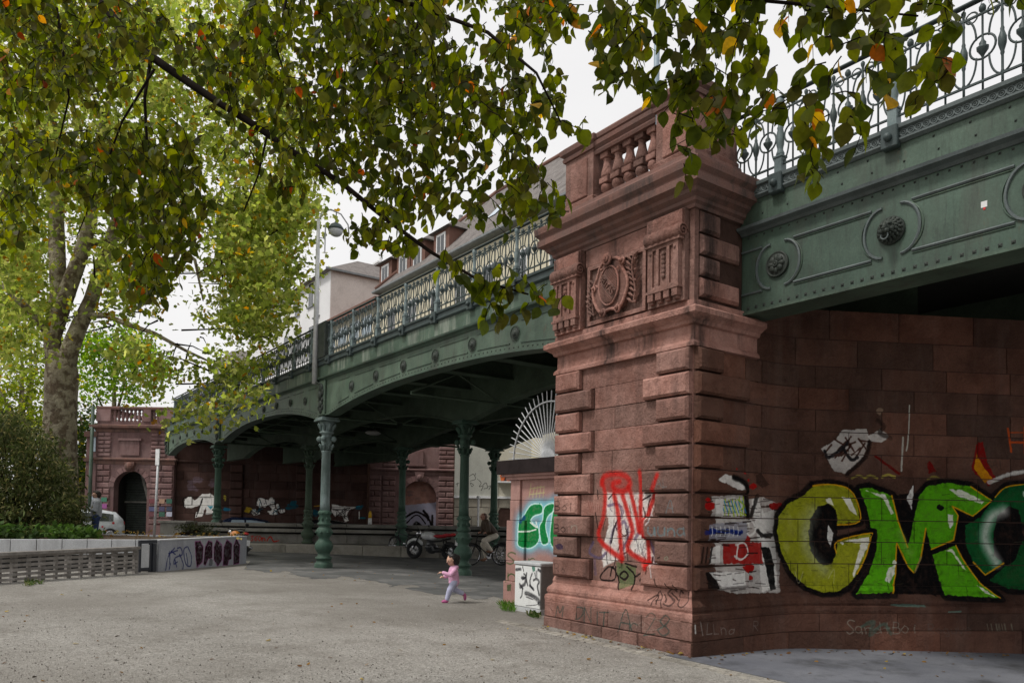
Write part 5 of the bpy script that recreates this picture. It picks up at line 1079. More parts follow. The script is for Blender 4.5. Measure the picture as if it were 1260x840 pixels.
for j, (v0, nm) in enumerate(((613,'upper'),(622.5,'middle'),(629,'lower'))):
    for i, (u0, nn) in enumerate(((184,'left'),(196.5,'centre'),(205.5,'right'))):
        a, zz = P1(u0, v0+6); m1 = MB(); bxf(m1, F1, a, a+.30 if i else a+.36, .085, .095, zz, zz+.24)
        solo(m1, 'poster', plain('poster_print', PC[j*3+i], .6), f'small coloured poster on the far pavilion, {nm} row, {nn} of three', 'poster', group='posters pasted beside the far archway')
for v0, c, nm in ((612,(.06,.22,.14),'green'),(620,(.35,.1,.3),'pink')):
    a, zz = P1(125.5, v0+5); m1 = MB(); bxf(m1, F1, a, a+.3, .085, .095, zz, zz+.24); solo(m1, 'poster', plain('poster_print', c, .6), f'small {nm} poster on the left side of the far archway', 'poster', group='posters pasted beside the far archway')
# abutment wall between the pavilions
aw = thing('far_abutment_wall', (F1(-12,0,0)[0], F1(-12,0,0)[1], zR), 'far dark red sandstone wall below the bridge with scraps of white and blue graffiti', 'wall')
a0, a1 = aR+.01, P1(451,600)[0]; F1b = Fr(F1(0,-.25,0)[:2], FPHI)
m1 = MB(); bxf(m1, F1b, a0, a1, -.6, -.01, -.2, 5.5); m1.build('core', M['mortar'], aw)
h = (zS-.1-zR)/9
for i in range(9):
    x = a0-(.5 if i % 2 else 0)
    while x < a1:
        x2 = x+random.choice((.9, 1.05, 1.2)); 
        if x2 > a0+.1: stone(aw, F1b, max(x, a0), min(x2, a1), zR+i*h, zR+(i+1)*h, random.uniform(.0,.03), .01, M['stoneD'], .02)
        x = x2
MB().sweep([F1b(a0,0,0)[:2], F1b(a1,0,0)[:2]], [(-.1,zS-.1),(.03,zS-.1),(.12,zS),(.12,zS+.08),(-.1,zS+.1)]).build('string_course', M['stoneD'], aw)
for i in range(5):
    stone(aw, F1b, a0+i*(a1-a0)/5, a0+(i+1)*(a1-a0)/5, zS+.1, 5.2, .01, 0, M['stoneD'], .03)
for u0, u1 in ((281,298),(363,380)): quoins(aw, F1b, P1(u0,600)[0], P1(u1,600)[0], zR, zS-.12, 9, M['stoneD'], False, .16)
# right pavilion
F2 = far_frame(43.0); P2 = lambda u, v: F2.px(u, v)
pv2 = thing('arched_pavilion', (F2(-5,0,0)[0], F2(-5,0,0)[1], zR), 'far pink sandstone pavilion seen under the bridge with a bricked-up arch painted white', 'pavilion')
bL, bR = P2(451,600)[0], P2(560,600)[0]; bc = P2(516.5,600)[0]; bh = P2(537,600)[0]-bc; zA2 = P2(516,591)[1]; zs2 = zA2-bh; zS2 = P2(516,579)[1]
m1 = MB(); arch_wall(m1, F2, bL, bR, -.2, zS2, bc, bh, zs2, -.5, 0); bxf(m1, F2, bL, bR, -.5, 0, zS2, 6.3); m1.build('wall', M['stoneF'], pv2)
m1 = MB(); bxf(m1, F2, bc-bh-.1, bc+bh+.1, -.42, -.25, -.2, zA2+.1); m1.build('arch_infill', surf('painted_infill', SA, SB, .85, 2.5, 40, .3, .01, 0, SOOT, .3, graf=DOORG), pv2)
P2T = [F2(bL,-1,0)[:2], F2(bL,0,0)[:2], F2(bR,0,0)[:2], F2(bR,-4,0)[:2]]
MB().sweep(P2T, [(-.1,zS2-.24),(.03,zS2-.24),(.05,zS2-.05),(.14,zS2),(.15,zS2+.06),(.02,zS2+.14),(-.1,zS2+.14)]).build('string_course', M['stoneF'], pv2)
for u0, u1 in ((452,469),(470,487),(539,559)):
    quoins(pv2, F2, P2(u0,600)[0], P2(u1,600)[0], zR+.35, zS2-.26, 11, M['stoneF']); m1 = MB(); bxf(m1, F2, P2(u0-.6,600)[0], P2(u1+.6,600)[0], 0, .14, -.1, zR+.33); m1.build('plinth', M['stoneF'], pv2)
    if u0 != 452: quoins(pv2, F2, P2(u0,600)[0], P2(u1,600)[0], zS2+.16, 6.2, 8, M['stoneF'])
ring_blocks(pv2, F2, bc, bh, zs2, .30, .05, M['stoneF'])
m1 = MB(); m1.prism([(bc-.17, zA2-.05), (bc+.17, zA2-.05), (bc+.27, zS2-.08), (bc-.27, zS2-.08)], 0, .24, F2); m1.ball(F2(bc,.22,zS2-.4), (.16,.16,.2)); m1.build('keystone', M['stoneF'], pv2)
m1 = MB(); a, zz = P2(505,571); a2 = P2(521,571)[0]; bxf(m1, F2, a, a2, 0, .1, zz, zz+.75); bxf(m1, F2, a-.14, a2+.14, 0, .14, zz-.1, zz-.0); m1.build('tablet', M['stoneF'], pv2)
# rendered rampart to the right of it
F3 = far_frame(39.5); P3 = lambda u, v: F3.px(u, v)
M['render'] = surf('grey_beige_render', (.36,.36,.32), (.45,.45,.40), .9, .7, 30, .2, .01, 0, (.22,.22,.2), .4, True, graf=RAMPG)
M['ashlar'] = surf('beige_ashlar', (.28,.25,.20), (.36,.33,.27), .9, 2, 30, .3, .01, .14, (.12,.11,.1), .5)
rp = thing('rendered_house', (F3(-1,0,0)[0], F3(-1,0,0)[1], 0), 'pale rendered house wall on a beige stone base seen behind the cyclist, with black tag', 'house')
c0, c1 = P3(559,600)[0], P3(668,600)[0]; zl = P3(600,610)[1]
zi = P3(600,583)[1]
m1 = MB(); bxf(m1, F3, c0, P3(613,600)[0], -.5, 0, zl, 9); m1.build('render_wall', M['render'], rp)
m1 = MB(); bxf(m1, F3, P3(613,600)[0]+.002, c1, -.55, -.03, zl, 9); m1.build('render_wall', surf('cream_render', (.5,.47,.38), (.55,.52,.43), .9, .7, 30, .1, .01, 0), rp)
m1 = MB(); bxf(m1, F3, c0, c1, -.5, .10, zl-.12, zl); m1.build('ledge', M['white'], rp)
m1 = MB(); bxf(m1, F3, c0, c1, -.5, -.02, -.2, zl-.12); m1.build('core', M['mortar'], rp)
wc = P3(621.5,600)[0]; wz = P3(621,633)[1]
hh = (zl-.12-zR)/5
for i in range(5):
    x = c0-(.4 if i % 2 else 0)
    while x < c1:
        x2 = x+random.choice((.7,.9,1.0))
        if x2 > c0 and not (wc-.62 < (x+x2)/2 < wc+.62 and 1 <= i < 4): stone(rp, F3, max(x, c0), x2, zR+i*hh, zR+(i+1)*hh, random.uniform(.0,.02), .012, M['ashlar'], .025)
        x = x2
m1 = MB(); bxf(m1, F3, wc-.85, wc-.36, -.3, .02, zR+hh, zR+4*hh); bxf(m1, F3, wc+.36, wc+.85, -.3, .02, zR+hh, zR+4*hh); arch_wall(m1, F3, wc-.36, wc+.36, zR+2*hh, zR+4*hh, wc, .33, wz+.1, -.3, .015); m1.build('window_surround', M['ashlar'], rp)
m1 = MB(); bxf(m1, F3, wc-.36, wc+.36, -.35, -.2, zR+hh, zR+4*hh); o = m1.build('window', M['glass'], rp)
m1 = MB(); bxf(m1, F3, wc-.4, wc+.4, -.1, .04, zR+hh, zR+1.9*hh); m1.build('window_panel', M['white'], o)
for u, nm in ((618.5,'left'),(625.5,'right')):
    a, zz = P3(u, 592); m1 = MB(); m1.T = lambda v: F3(a+v[0], .28+v[1], zz+v[2]); m1.lathe([(.08,0),(.13,.24),(.15,.24),(.15,.3),(0,.3)], 10); solo(m1, 'flower_pot', plain('orange_pot', (.6,.14,.04), .6), f'small orange flower pot on the sill, {nm} one of two', 'flower pot')
m1 = MB(); a, zz = P3(615,592); bxf(m1, F3, a-.1, P3(640,592)[0], -.03, .55, zz-.08, zz); m1.build('sill', M['white'], rp)
m1 = MB(); bxf(m1, F3, P3(616,592)[0], P3(640,592)[0], -.05, -.026, zz, zz+.8); m1.build('window', M['glass'], rp)
pz = dep(588, 655, 33.0)
m1 = MB(); m1.tube([(pz[0], pz[1], .1), (pz[0], pz[1], dep(588,612,33)[2])], .045, 8); m1.ball((pz[0], pz[1], dep(588,612,33)[2]), .09); solo(m1, 'white_post', M['white'], 'thin white post with a round top behind the cyclist', 'post')
# ------------------------------------------------------------------ terrace kerb and long stone bench
KF = far_frame(28.2)
ka0, ka1 = -11.0, 3.0
kb = thing('terrace_kerb', (*KF(-5, 0, 0)[:2], .1), 'long pale stone kerb step at the back of the plaza under the bridge', 'kerb')
x = ka0
while x < ka1:
    gz = G(*KF(x+.7, 0, 0)[:2]); stone(kb, KF, x, x+1.4, gz-.15, .46, .3, .02, M['kerb'], .01); x += 1.4
m1 = MB(); bxf(m1, KF, ka0, ka1, -2.4, -.025, -.1, .445); tag(m1.build('terrace', M['bench'], None), kind='structure')
bn = thing('long_stone_bench', (*KF(-5, -1.5, 0)[:2], .45), 'long low grey stone bench wall with overhanging slabs and orange graffiti under the bridge', 'bench')
BF = far_frame(29.4)
x = ka0-1
while x < 3:
    for z0, z1, d in ((.45,.80,.0),(.86,1.0,.28),(1.06,1.2,.10)): stone(bn, BF, x, x+1.9, z0, z1, d, .015, M['bench'], .012)
    x += 1.9
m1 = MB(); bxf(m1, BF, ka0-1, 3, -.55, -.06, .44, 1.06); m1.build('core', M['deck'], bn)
m1 = MB(); bxf(m1, BF, ka0-1, 3, -.6, -.028, 1.062, 1.198); m1.build('core', M['bench'], bn)
bxp = dep(218, 650, 31.5); m1 = MB(); B2 = far_frame(31.5); a = B2.a(bxp); bxf(m1, B2, a-.5, a+.5, -.6, .4, .2, 1.12); bxf(m1, B2, a-.56, a+.56, -.66, .46, 1.122, 1.2); solo(m1, 'stone_block', M['bench'], 'dark square stone block at the left end of the long bench', 'block')
bo = dep(455, 650, 30.2); m1 = MB(); m1.smooth = True
by = thing('warning_post', (bo[0], bo[1], 1.2), 'short yellow and white post standing on the long bench', 'post')
m1.lathe([(0,1.2),(.075,1.2),(.07,1.45),(0,1.45)], 10, (bo[0], bo[1], 0)); m1.build('white_part', M['white'], by)
m1 = MB(); m1.smooth = True; m1.lathe([(0,1.451),(.068,1.451),(.05,1.66),(.03,1.72),(0,1.72)], 10, (bo[0], bo[1], 0)); m1.build('yellow_part', plain('yellow_paint', (.7,.4,.02), .5), by)
# far road surface raised a touch
# ------------------------------------------------------------------ planter, fence, gate, sign
ZP = .92; pw = np.array(PWO); pd = np.array(PWX); PF = Fr(PWO, math.atan2(PWX[1], PWX[0])); LW_ = float(np.linalg.norm([6.54-3.76, 21.39-18.67]))
pt = thing('planter_wall', (*PF(LW_/2, 0, 0)[:2], .2), 'grey concrete planter wall with blue and purple bubble graffiti', 'planter wall')
MB_ = MB(); bxf(MB_, PF, 0, LW_, -.22, 0, -.1, ZP); MB_.build('wall', M['planter'], pt)
m1 = MB(); bxf(m1, PF, -.01, LW_+.01, -.24, .012, ZP+.002, ZP+.03); m1.build('coping', M['concrete'], pt)
P0 = np.array(PWO); PFar = ong(0, 716)[:2]; fe = P0-PFar; fe = fe/np.linalg.norm(fe)
pe = onz(0, 663.5, .94); dirL = P0-pe[:2]; LL = float(np.linalg.norm(dirL))+2.2; dirL = dirL/np.linalg.norm(dirL)
LFo = P0-dirL*LL; PL = Fr(tuple(LFo), math.atan2(dirL[1], dirL[0]))
p3 = thing('pale_planter_wall', (*PL(LL/2, -.1, 0)[:2], .2), 'low pale concrete slab wall behind the slatted fence at the left', 'planter wall')
n = int(LL/.46)
for i in range(n): 
    a_, b_ = i*LL/n, (i+1)*LL/n; me = block_mesh(LL/n-.012, .33, .06, .006, M['concrete']); inst(me, 'slab', p3, PL((a_+b_)/2, -.08, .62), PL.phi)
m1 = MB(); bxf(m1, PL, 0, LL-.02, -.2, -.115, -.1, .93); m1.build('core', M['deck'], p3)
SO = [PL(0,-.1,0)[:2], PL(LL-.1,-.12,0)[:2], PF(.05,-.15,0)[:2], PF(LW_-.02,-.15,0)[:2], PF(LW_-.02,-4.2,0)[:2], PF(-1,-9,0)[:2], PL(0,-10,0)[:2]]
b = bmesh.new(); f = b.faces.new([b.verts.new((x, y, .88)) for x, y in SO]); bmesh.ops.triangulate(b, faces=[f]); bmesh.ops.subdivide_edges(b, edges=b.edges[:], cuts=9, use_grid_fill=True)
for v in b.verts: v.co.z += random.uniform(-.02, .05)
me = bpy.data.meshes.new('planter_soil'); b.to_mesh(me); b.free(); me.materials.append(M['soil']); o = bpy.data.objects.new('planter_soil', me); link(o); tag(o, kind='structure')
if me.polygons[0].normal.z < 0: me.flip_normals()
m1 = MB(); bxf(m1, PF, LW_-.22, LW_, -4.3, -.221, -.1, ZP-.003); m1.build('end_wall', M['planter'], pt)
# slatted fence
fs = ong(-60, 721)[:2]; fe_ = ong(168, 705)[:2]; fd = fe_-fs; FLN = float(np.linalg.norm(fd)); FFr = Fr(tuple(fs), math.atan2(fd[1], fd[0])); zg = G(*((fs+fe_)/2))
fn = thing('slat_fence', (*((fs+fe_)/2), zg), 'low weathered grey timber fence of horizontal slats at the left of the plaza', 'fence')
ZT = onx(84, 676, PFar[0]+1.3)[2]; ZT = .82
npost = 7
m1 = MB(); bxf(m1, FFr, 0, FLN, -.12, .10, ZT-.055, ZT); m1.build('top_board', M['wood'], fn)
for i in range(npost+1):
    a = i*FLN/npost; m1 = MB(); bxf(m1, FFr, a-.05, a+.05, -.075, -.005, zg-.15, ZT-.057); m1.build('post', M['wood'], fn)
for k_ in range(6):
    z0 = zg+.04+k_*.083+random.uniform(-.006,.006)
    for i in range(3): m1 = MB(); bxf(m1, FFr, i*FLN/3+.004, (i+1)*FLN/3-.004, .0, .022, z0+random.uniform(-.004,.004), z0+.052); m1.build('slat', M['wood'], fn)
for i in range(npost):
    a = (i+.5)*FLN/npost; m1 = MB(); bxf(m1, FFr, a-.03, a+.03, -.05, -.002, zg-.1, ZT-.058); m1.build('batten', M['wood'], fn)
# small gate by the planter corner
g0, g1 = ong(170, 704)[:2], ong(191, 703)[:2]; gd = g1-g0; GL = float(np.linalg.norm(gd)); GF = Fr(tuple(g0), math.atan2(gd[1], gd[0])); zg2 = G(*g0)
gt = thing('metal_gate', (*g0, zg2), 'narrow black metal frame gate with pale panel between fence and planter', 'gate')
m1 = MB(); bxf(m1, GF, .05, GL*.62, -.02, .0, zg2+.1, .84); m1.build('panel', M['concrete'], gt)
m1 = MB(); bxf(m1, GF, 0, .05, -.03, .02, zg2, .92); bxf(m1, GF, GL*.62, GL*.62+.08, -.03, .02, zg2, .95); bxf(m1, GF, .05, GL*.62, -.03, .02, zg2+.04, zg2+.1); bxf(m1, GF, .0, GL, -.03, .03, .87, .95); m1.build('frame', M['blackpaint'], gt)
m1 = MB(); bxf(m1, GF, GL*.75, GL*.95, -.1, .05, zg2, .86); m1.build('lock_post', M['blackpaint'], gt)
sb = onz(189.5, 661, .9); D_s = (sb-CO)@CF; stp = dep(199, 552, D_s)
sg = thing('sign_post', tuple(sb), 'slim grey sign post with a small white plate standing by the planter corner', 'sign')
top = np.array([sb[0]+.05, sb[1], stp[2]]); m1 = MB(); m1.smooth = True; m1.tube([sb-np.array([0,0,.1]), top], .032, 10); m1.build('pole', M['galv'], sg)
m1 = MB(); n_ = np.array([CF[0], CF[1], 0])*.8+np.array([CR[0], CR[1], 0])*.6; sd = np.array([CR[0], CR[1], 0])*.8-np.array([CF[0], CF[1], 0])*.6
tz = stp[2]; c = top+sd*.02
m1.add([c-sd*.09-n_*.04+np.array([0,0,z]) for z in (0,-.42)]+[c+sd*.09-n_*.04+np.array([0,0,z]) for z in (-.42,0)]+[c-sd*.09-n_*.05+np.array([0,0,z]) for z in (0,-.42)]+[c+sd*.09-n_*.05+np.array([0,0,z]) for z in (-.42,0)], [(0,1,2,3),(4,7,6,5),(0,4,5,1),(1,5,6,2),(2,6,7,3),(3,7,4,0)]); m1.build('sign_plate', M['white'], sg)

# ------------------------------------------------------------------ houses beyond the bridge
HX = 24.0
M['cream'] = surf('cream_wall', (.56,.51,.38), (.62,.57,.44), .9, .5, 20, .05, .01, 0); M['whitewall'] = surf('white_wall', (.66,.66,.67), (.72,.72,.73), .9, .5, 20, .05, .01, 0)
M['greywall'] = surf('rose_grey_gable', (.58,.52,.48), (.66,.60,.56), .9, .4, 20, .1, .01, 0, (.3,.27,.25), .4); M['tile'] = surf('brown_roof_tiles', (.15,.132,.125), (.23,.21,.20), .9, 3, 9, .7, .05, 0, (.08,.075,.07), .7)
M['dormer'] = surf('brown_dormer', (.16,.085,.065), (.19,.105,.085), .8, 2, 20, .1, .01, 0); M['zinc'] = surf('zinc', (.17,.185,.19), (.24,.255,.26), .5, 2, 20, .1, .004, 0)
def win(parent, F, a, z, w_, h_, mat='skypainted', d=.02, name='window', shut=False):
    m1 = MB(); bxf(m1, F, a-w_/2, a+w_/2, -.15, d, z, z+h_); o = m1.build(name, M['white'], parent)
    m1 = MB(); g_ = .09
    for s_ in (-1, 1):
        x0, x1 = (a-w_/2+g_, a-.035) if s_ < 0 else (a+.035, a+w_/2-g_); bxf(m1, F, x0, x1, d, d+.012, z+g_, z+h_-g_)
    m1.build('pane', M[mat], o)
    m1 = MB(); bxf(m1, F, a-w_/2-.1, a+w_/2+.1, 0, .14, z-.12, z); m1.build('sill', M['zinc'], o); return o
EZ = 17.2; HF = Fr((HX, 58.6), -PI/2)       # a = 58.6 - Y
h1 = thing('dormer_house', (HX, 40, 5), 'long cream house with brown tiled roof, gutter and four dormers behind the bridge railing', 'house')
MB().box((HX, 28, 0), (HX+11, 49.2, EZ)).build('wall', M['cream'], h1)
MB().sweep([(HX+12, 49.3), (HX, 49.3), (HX, 27.9), (HX+12, 27.9)], [(-.3,EZ-.02),(.30,EZ),(.42,EZ+.02),(.50,EZ+.08),(.50,EZ+.2),(.42,EZ+.2),(.42,EZ+.12),(-.3,EZ+.12)]).build('gutter', M['zinc'], h1)
rz = EZ+6.6; m1 = MB(); m1.add([(HX-.5,49.3,EZ+.15),(HX-.5,27.8,EZ+.15),(HX+11.5,27.8,EZ+.15),(HX+11.5,49.3,EZ+.15),(HX+5.5,43.0,rz),(HX+5.5,33,rz)], [(0,4,5,1),(1,5,2),(2,5,4,3),(3,4,0),(0,1,2,3)]); rf = m1.build('roof', M['tile'], h1)
m1 = MB(); m1.smooth = True; m1.tube([(HX-.45,49.2,EZ+.22),(HX+5.5,43,rz+.05)], .16, 6); m1.tube([(HX+5.5,43,rz+.05),(HX+5.5,33,rz+.05)], .16, 6); m1.build('ridge_tiles', M['dormer'], rf)
for u, v in ((612,284),):
    p = onx(u, v, HX+2.0); m1 = MB(); zq = EZ+.15+ (p[0]-HX+.5)*(rz-EZ-.15)/6; m1.add([(p[0]-.5,p[1]-.45,zq-.45),(p[0]-.5,p[1]+.45,zq-.45),(p[0]+.5,p[1]+.45,zq+.65),(p[0]+.5,p[1]-.45,zq+.65)], [(0,1,2,3)]); m1.build('skylight', M['skypainted'], rf)
for u, v in ((477,343),(499,337),(517,326),(546,308)):
    p = onx(u, v+14, HX+.6); y = p[1]; zb = EZ+.3; s_ = 1.0
    m1 = MB(); m1.box((HX+.4, y-.95, zb), (HX+3.6, y+.95, zb+2.1)); d_ = m1.build('dormer', M['dormer'], h1)
    m1 = MB(); m1.add([(HX+.1,y-1.25,zb+2.1),(HX+.1,y+1.25,zb+2.1),(HX+4.4,y+1.25,zb+2.1),(HX+4.4,y-1.25,zb+2.1),(HX+1.0,y-.5,zb+2.75),(HX+1.0,y+.5,zb+2.75),(HX+4.6,y+.5,zb+2.75),(HX+4.6,y-.5,zb+2.75)], [(0,3,2,1),(4,5,6,7),(0,1,5,4),(1,2,6,5),(2,3,7,6),(3,0,4,7)]); m1.build('dormer_roof', M['tile'], d_)
    m1 = MB(); m1.box((HX+.34, y-.55, zb+.1), (HX+.42, y+.55, zb+1.9)); m1.build('window', M['white'], d_)
    m1 = MB(); m1.box((HX+.325, y-.42, zb+.35), (HX+.345, y-.04, zb+1.75)); m1.box((HX+.325, y+.04, zb+.35), (HX+.345, y+.42, zb+1.75)); m1.build('pane', M['glass'], d_)
def chimney(u, v, vb, X, w_, parent, mat):
    p = onx(u, v, X); pb = onx(u, vb, X); m1 = MB(); m1.box((X-w_/2, p[1]-w_/2, pb[2]-1.5), (X+w_/2, p[1]+w_/2, p[2]-.3)); m1.box((X-w_/2-.1, p[1]-w_/2-.1, p[2]-.3), (X+w_/2+.1, p[1]+w_/2+.1, p[2]-.15)); m1.lathe([(.2,p[2]-.15),(.16,p[2]+.4),(0,p[2]+.4)], 8, (X, p[1], 0)); m1.build('chimney', mat, parent)
chimney(567,272,290,HX+5.0,.95,rf,M['zinc']); chimney(681,237,262,HX+5.0,.6,rf,M['zinc']); chimney(634,255,265,HX+4.6,.5,rf,M['zinc']); chimney(645,247,262,HX+5.2,1.8,rf,M['white'])
for a in np.arange(11, 30, 3.0):
    for z in (7.2, 10.6, 13.8): win(h1, HF, a, z, 1.1, 2.0, 'glass')
h2 = thing('low_brown_house', (HX, 54, 5), 'lower house with brown roof edge and a band of windows beside the grey gable', 'house')
e0, e1 = onx(414, 405, HX), onx(455, 376, HX); 
MB().box((HX+.1, 49.4, 0), (HX+9, 59.5, e1[2]-.2)).build('wall', M['cream'], h2)
m1 = MB(); m1.box((HX-.45, 49.35, e1[2]-.2), (HX+9, 59.55, e1[2]+.25)); m1.build('roof_edge', M['dormer'], h2)
m1 = MB(); m1.box((HX+1.2, 49.4, e1[2]+.25), (HX+6, 52.6, e1[2]+1.2)); m1.build('attic', plain('red_brown_attic', (.2,.07,.06), .8), h2)
HF2 = Fr((HX+.1, 59.5), -PI/2)
for a in np.arange(1.2, 10, 2.2): win(h2, HF2, a, e1[2]-2.0, 1.7, 1.4, 'skypainted'); win(h2, HF2, a, e1[2]-5.5, 1.2, 2.0, 'skypainted')
cx = onx(407, 332, HX+.4); ZG = cx[2]
h3 = thing('white_gabled_house', (HX+.4, cx[1]+8, 5), 'white house with small windows and bare rose-grey side wall behind the street lamp', 'house')
MB().box((HX+.404, cx[1]+.004, 0), (HX+13, cx[1]+22, ZG-.05)).build('wall', M['whitewall'], h3)
MB().box((HX+.44, cx[1]-.05, 0), (HX+13.1, cx[1]+.003, ZG-.06)).build('side_wall', M['greywall'], h3)
m1 = MB(); m1.add([(HX-.1,cx[1]-.4,ZG-.05),(HX+13.3,cx[1]-.4,ZG-.05),(HX+13.3,cx[1]+22,ZG-.05),(HX-.1,cx[1]+22,ZG-.05),(HX+5,cx[1]+5,ZG+3.0),(HX+8.4,cx[1]+5,ZG+3.0),(HX+8.4,cx[1]+18,ZG+3.0),(HX+5,cx[1]+18,ZG+3.0)], [(0,3,2,1),(4,5,6,7),(0,1,5,4),(1,2,6,5),(2,3,7,6),(3,0,4,7)]); r3 = m1.build('roof', M['tile'], h3)
m1 = MB(); m1.box((HX-.2, cx[1]-.52, ZG-.12), (HX+13.3, cx[1]-.4, ZG+.04)); m1.build('gutter', M['zinc'], r3)
chimney(468,322,338,HX+8,.9,r3,M['white'])
HF3 = Fr((HX+.4, cx[1]+22), -PI/2)
for u, v, hh_ in ((390,372,0),(383,413,0),(368,420,0),(352,425,0),(383,360,0),(366,372,0)):
    a, z = HF3.px(u, v); win(h3, HF3, a, z-1.2, 1.25, 2.1, 'glass')
h4 = thing('brown_roofed_house', (30, 100, 0), 'low far house with brown roof glimpsed through the plane tree leaves', 'house')
p = dep(300, 440, 95); m1 = MB(); HF4 = far_frame(95); bxf(m1, HF4, HF4.a(dep(260,440,95)), HF4.a(dep(350,440,95)), -8, 0, 0, p[2]-1.2); m1.build('wall', M['whitewall'], h4)
m1 = MB(); a, b_ = HF4.a(dep(258,440,95)), HF4.a(dep(352,440,95)); zz = p[2]-1.2; m1.add([HF4(a,.5,zz),HF4(b_,.5,zz),HF4(b_,-8.5,zz),HF4(a,-8.5,zz),HF4(a+1,-4,zz+3),HF4(b_-1,-4,zz+3)], [(0,1,5,4),(1,2,5),(2,3,4,5),(3,0,4),(0,3,2,1)]); m1.build('roof', M['tile'], h4)
# ------------------------------------------------------------------ cars
def make_car(label, loc, yaw, secs, paint, tag_mats=(), z=0):
    """secs: x, belt z, roof z, half width bottom, belt, roof; local x forward"""
    t = thing('parked_car', loc, label, 'car', 'cars parked before the far wall', rz=yaw)
    m1 = MB(); m1.smooth = True; V = []; k = 12
    for x, zb, zr, wb, wl, wr in secs:
        half = [(wb*.9, .22), (wb, .34), (wl*1.01, zb*.72), (wl, zb), (wr, (zb*.12+zr*.88)), (wr*.72, zr)]
        V += [(x, -y, z_) for y, z_ in half]+[(x, y, z_) for y, z_ in half[::-1]]
    F = [(i*k+j, i*k+(j+1) % k, (i+1)*k+(j+1) % k, (i+1)*k+j) for i in range(len(secs)-1) for j in range(k)]+[tuple(range(k)), tuple((len(secs)-1)*k+j for j in range(k))[::-1]]
    m1.add(V, F); m1.build('body', paint, t, local=True)
    def lerp(x):
        for a, b in zip(secs[:-1], secs[1:]):
            if a[0] <= x <= b[0]: f = (x-a[0])/(b[0]-a[0]); return [a[i]+(b[i]-a[i])*f for i in range(6)]
        return secs[-1]
    cab_ = [s_[0] for s_ in secs if s_[2]-s_[1] > .25]; xa, xb = min(cab_)+.1, max(cab_)-.05
    for sd in (-1, 1):
        for q0, q1 in ((xa, xa+(xb-xa)*.42), (xa+(xb-xa)*.46, xb)):
            m1 = MB(); P = []
            for x in sorted(list(np.linspace(q0, q1, 5))+[s_[0] for s_ in secs if q0 < s_[0] < q1]):
                x_, zb, zr, wb, wl, wr = lerp(x); f0, f1 = .06, .84 
                P.append(((x, sd*(wl+(wr-wl)*f0/.88+.025), zb+(zr-zb)*.88*f0), (x, sd*(wl+(wr-wl)*f1/.88+.025), zb+(zr-zb)*.88*f1)))
            V = [p[0] for p in P]+[p[1] for p in P]; n = len(P); m1.add(V, [(i, i+1, n+i+1, n+i) for i in range(n-1)]); m1.build('side_window', M['skypainted'] if 'blue' in label else M['glass'], t, local=True)
        m1 = MB(); m1.smooth = True; m1.ball((xb-.25, sd*(lerp(xb-.25)[4]+.10), lerp(xb-.25)[1]+.10), (.07,.11,.08)); m1.build('mirror', paint, t, local=True)
        for dx in (xa+(xb-xa)*.44, xb-.02):
            m1 = MB(); w_ = lerp(dx); m1.box((dx-.008, sd*(w_[4]*1.005)-.012, .40), (dx+.008, sd*(w_[4]*1.005)+.012, w_[1]-.02)); m1.build('door_gap', M['black'], t, local=True)
        for wx in (secs[0][0]+.62, secs[-1][0]-.72):
            m1 = MB(); m1.lathe([(0,-.1),(.2,-.1),(.29,-.09),(.30,-.05),(.30,.05),(.29,.09),(.2,.1),(0,.1)], 18, (wx, sd*(secs[3][3]-.07), .30), 'y'); wh = m1.build('wheel', M['rubber'], t, local=True)
            m1 = MB(); m1.lathe([(0,.105*sd),(.18,.105*sd),(.17,.115*sd),(.04,.108*sd),(0,.12*sd)], 12, (wx, sd*(secs[3][3]-.07), .30), 'y'); m1.build('hubcap', M['chrome'], wh, local=True)
        m1 = MB(); m1.ball((secs[-1][0]-.1, sd*.52, .68), (.12,.14,.09)); m1.build('headlight', M['chrome'], t, local=True); m1 = MB(); m1.ball((secs[0][0]+.06, sd*.58, .80), (.06,.10,.13)); m1.build('tail_light', plain('tail_lamp', (.3,.02,.02), .3), t, local=True)
    m1 = MB(); w1 = lerp(xb)[5]; s0 = [s_ for s_ in secs if s_[0] > xb-.02]; a, b_ = lerp(xb+.02), lerp(min(xb+.45, secs[-1][0]))
    m1.add([(a[0]+.02, -a[5]*.8, a[2]-.03), (a[0]+.02, a[5]*.8, a[2]-.03), (b_[0]+.03, b_[5]*.85, b_[2]+.02), (b_[0]+.03, -b_[5]*.85, b_[2]+.02)], [(0,1,2,3)]); m1.build('windscreen', M['skypainted'], t, local=True); return t
CITY = [(-1.7,.70,.74,.62,.66,.55),(-1.62,.86,1.02,.72,.76,.58),(-1.3,.90,1.36,.78,.80,.60),(-.6,.90,1.48,.80,.81,.64),(.1,.89,1.46,.80,.81,.64),(.55,.88,1.30,.80,.80,.62),(1.0,.86,.98,.79,.78,.60),(1.45,.78,.84,.76,.72,.56),(1.7,.55,.62,.62,.60,.46)]
SEDAN = [(-2.15,.78,.84,.68,.70,.55),(-2.0,.92,1.0,.78,.80,.60),(-1.5,.94,1.30,.84,.85,.62),(-.8,.94,1.44,.86,.86,.64),(.1,.93,1.45,.86,.86,.64),(.7,.92,1.22,.86,.85,.62),(1.15,.90,.98,.85,.83,.64),(1.8,.80,.86,.82,.78,.6),(2.15,.55,.62,.66,.62,.5)]
YAW = math.pi+FPHI; M['silver'] = plain('pale_silver_paint', (.55,.58,.60), .3, .2, .5); M['navy'] = plain('dark_blue_paint', (.02,.03,.07), .25, .2, .6); M['darkcar'] = plain('black_paint_car', (.02,.02,.022), .25, .1, .6)
def fpos(u, D, z): p = dep(u, 640, D); return (p[0], p[1], z)
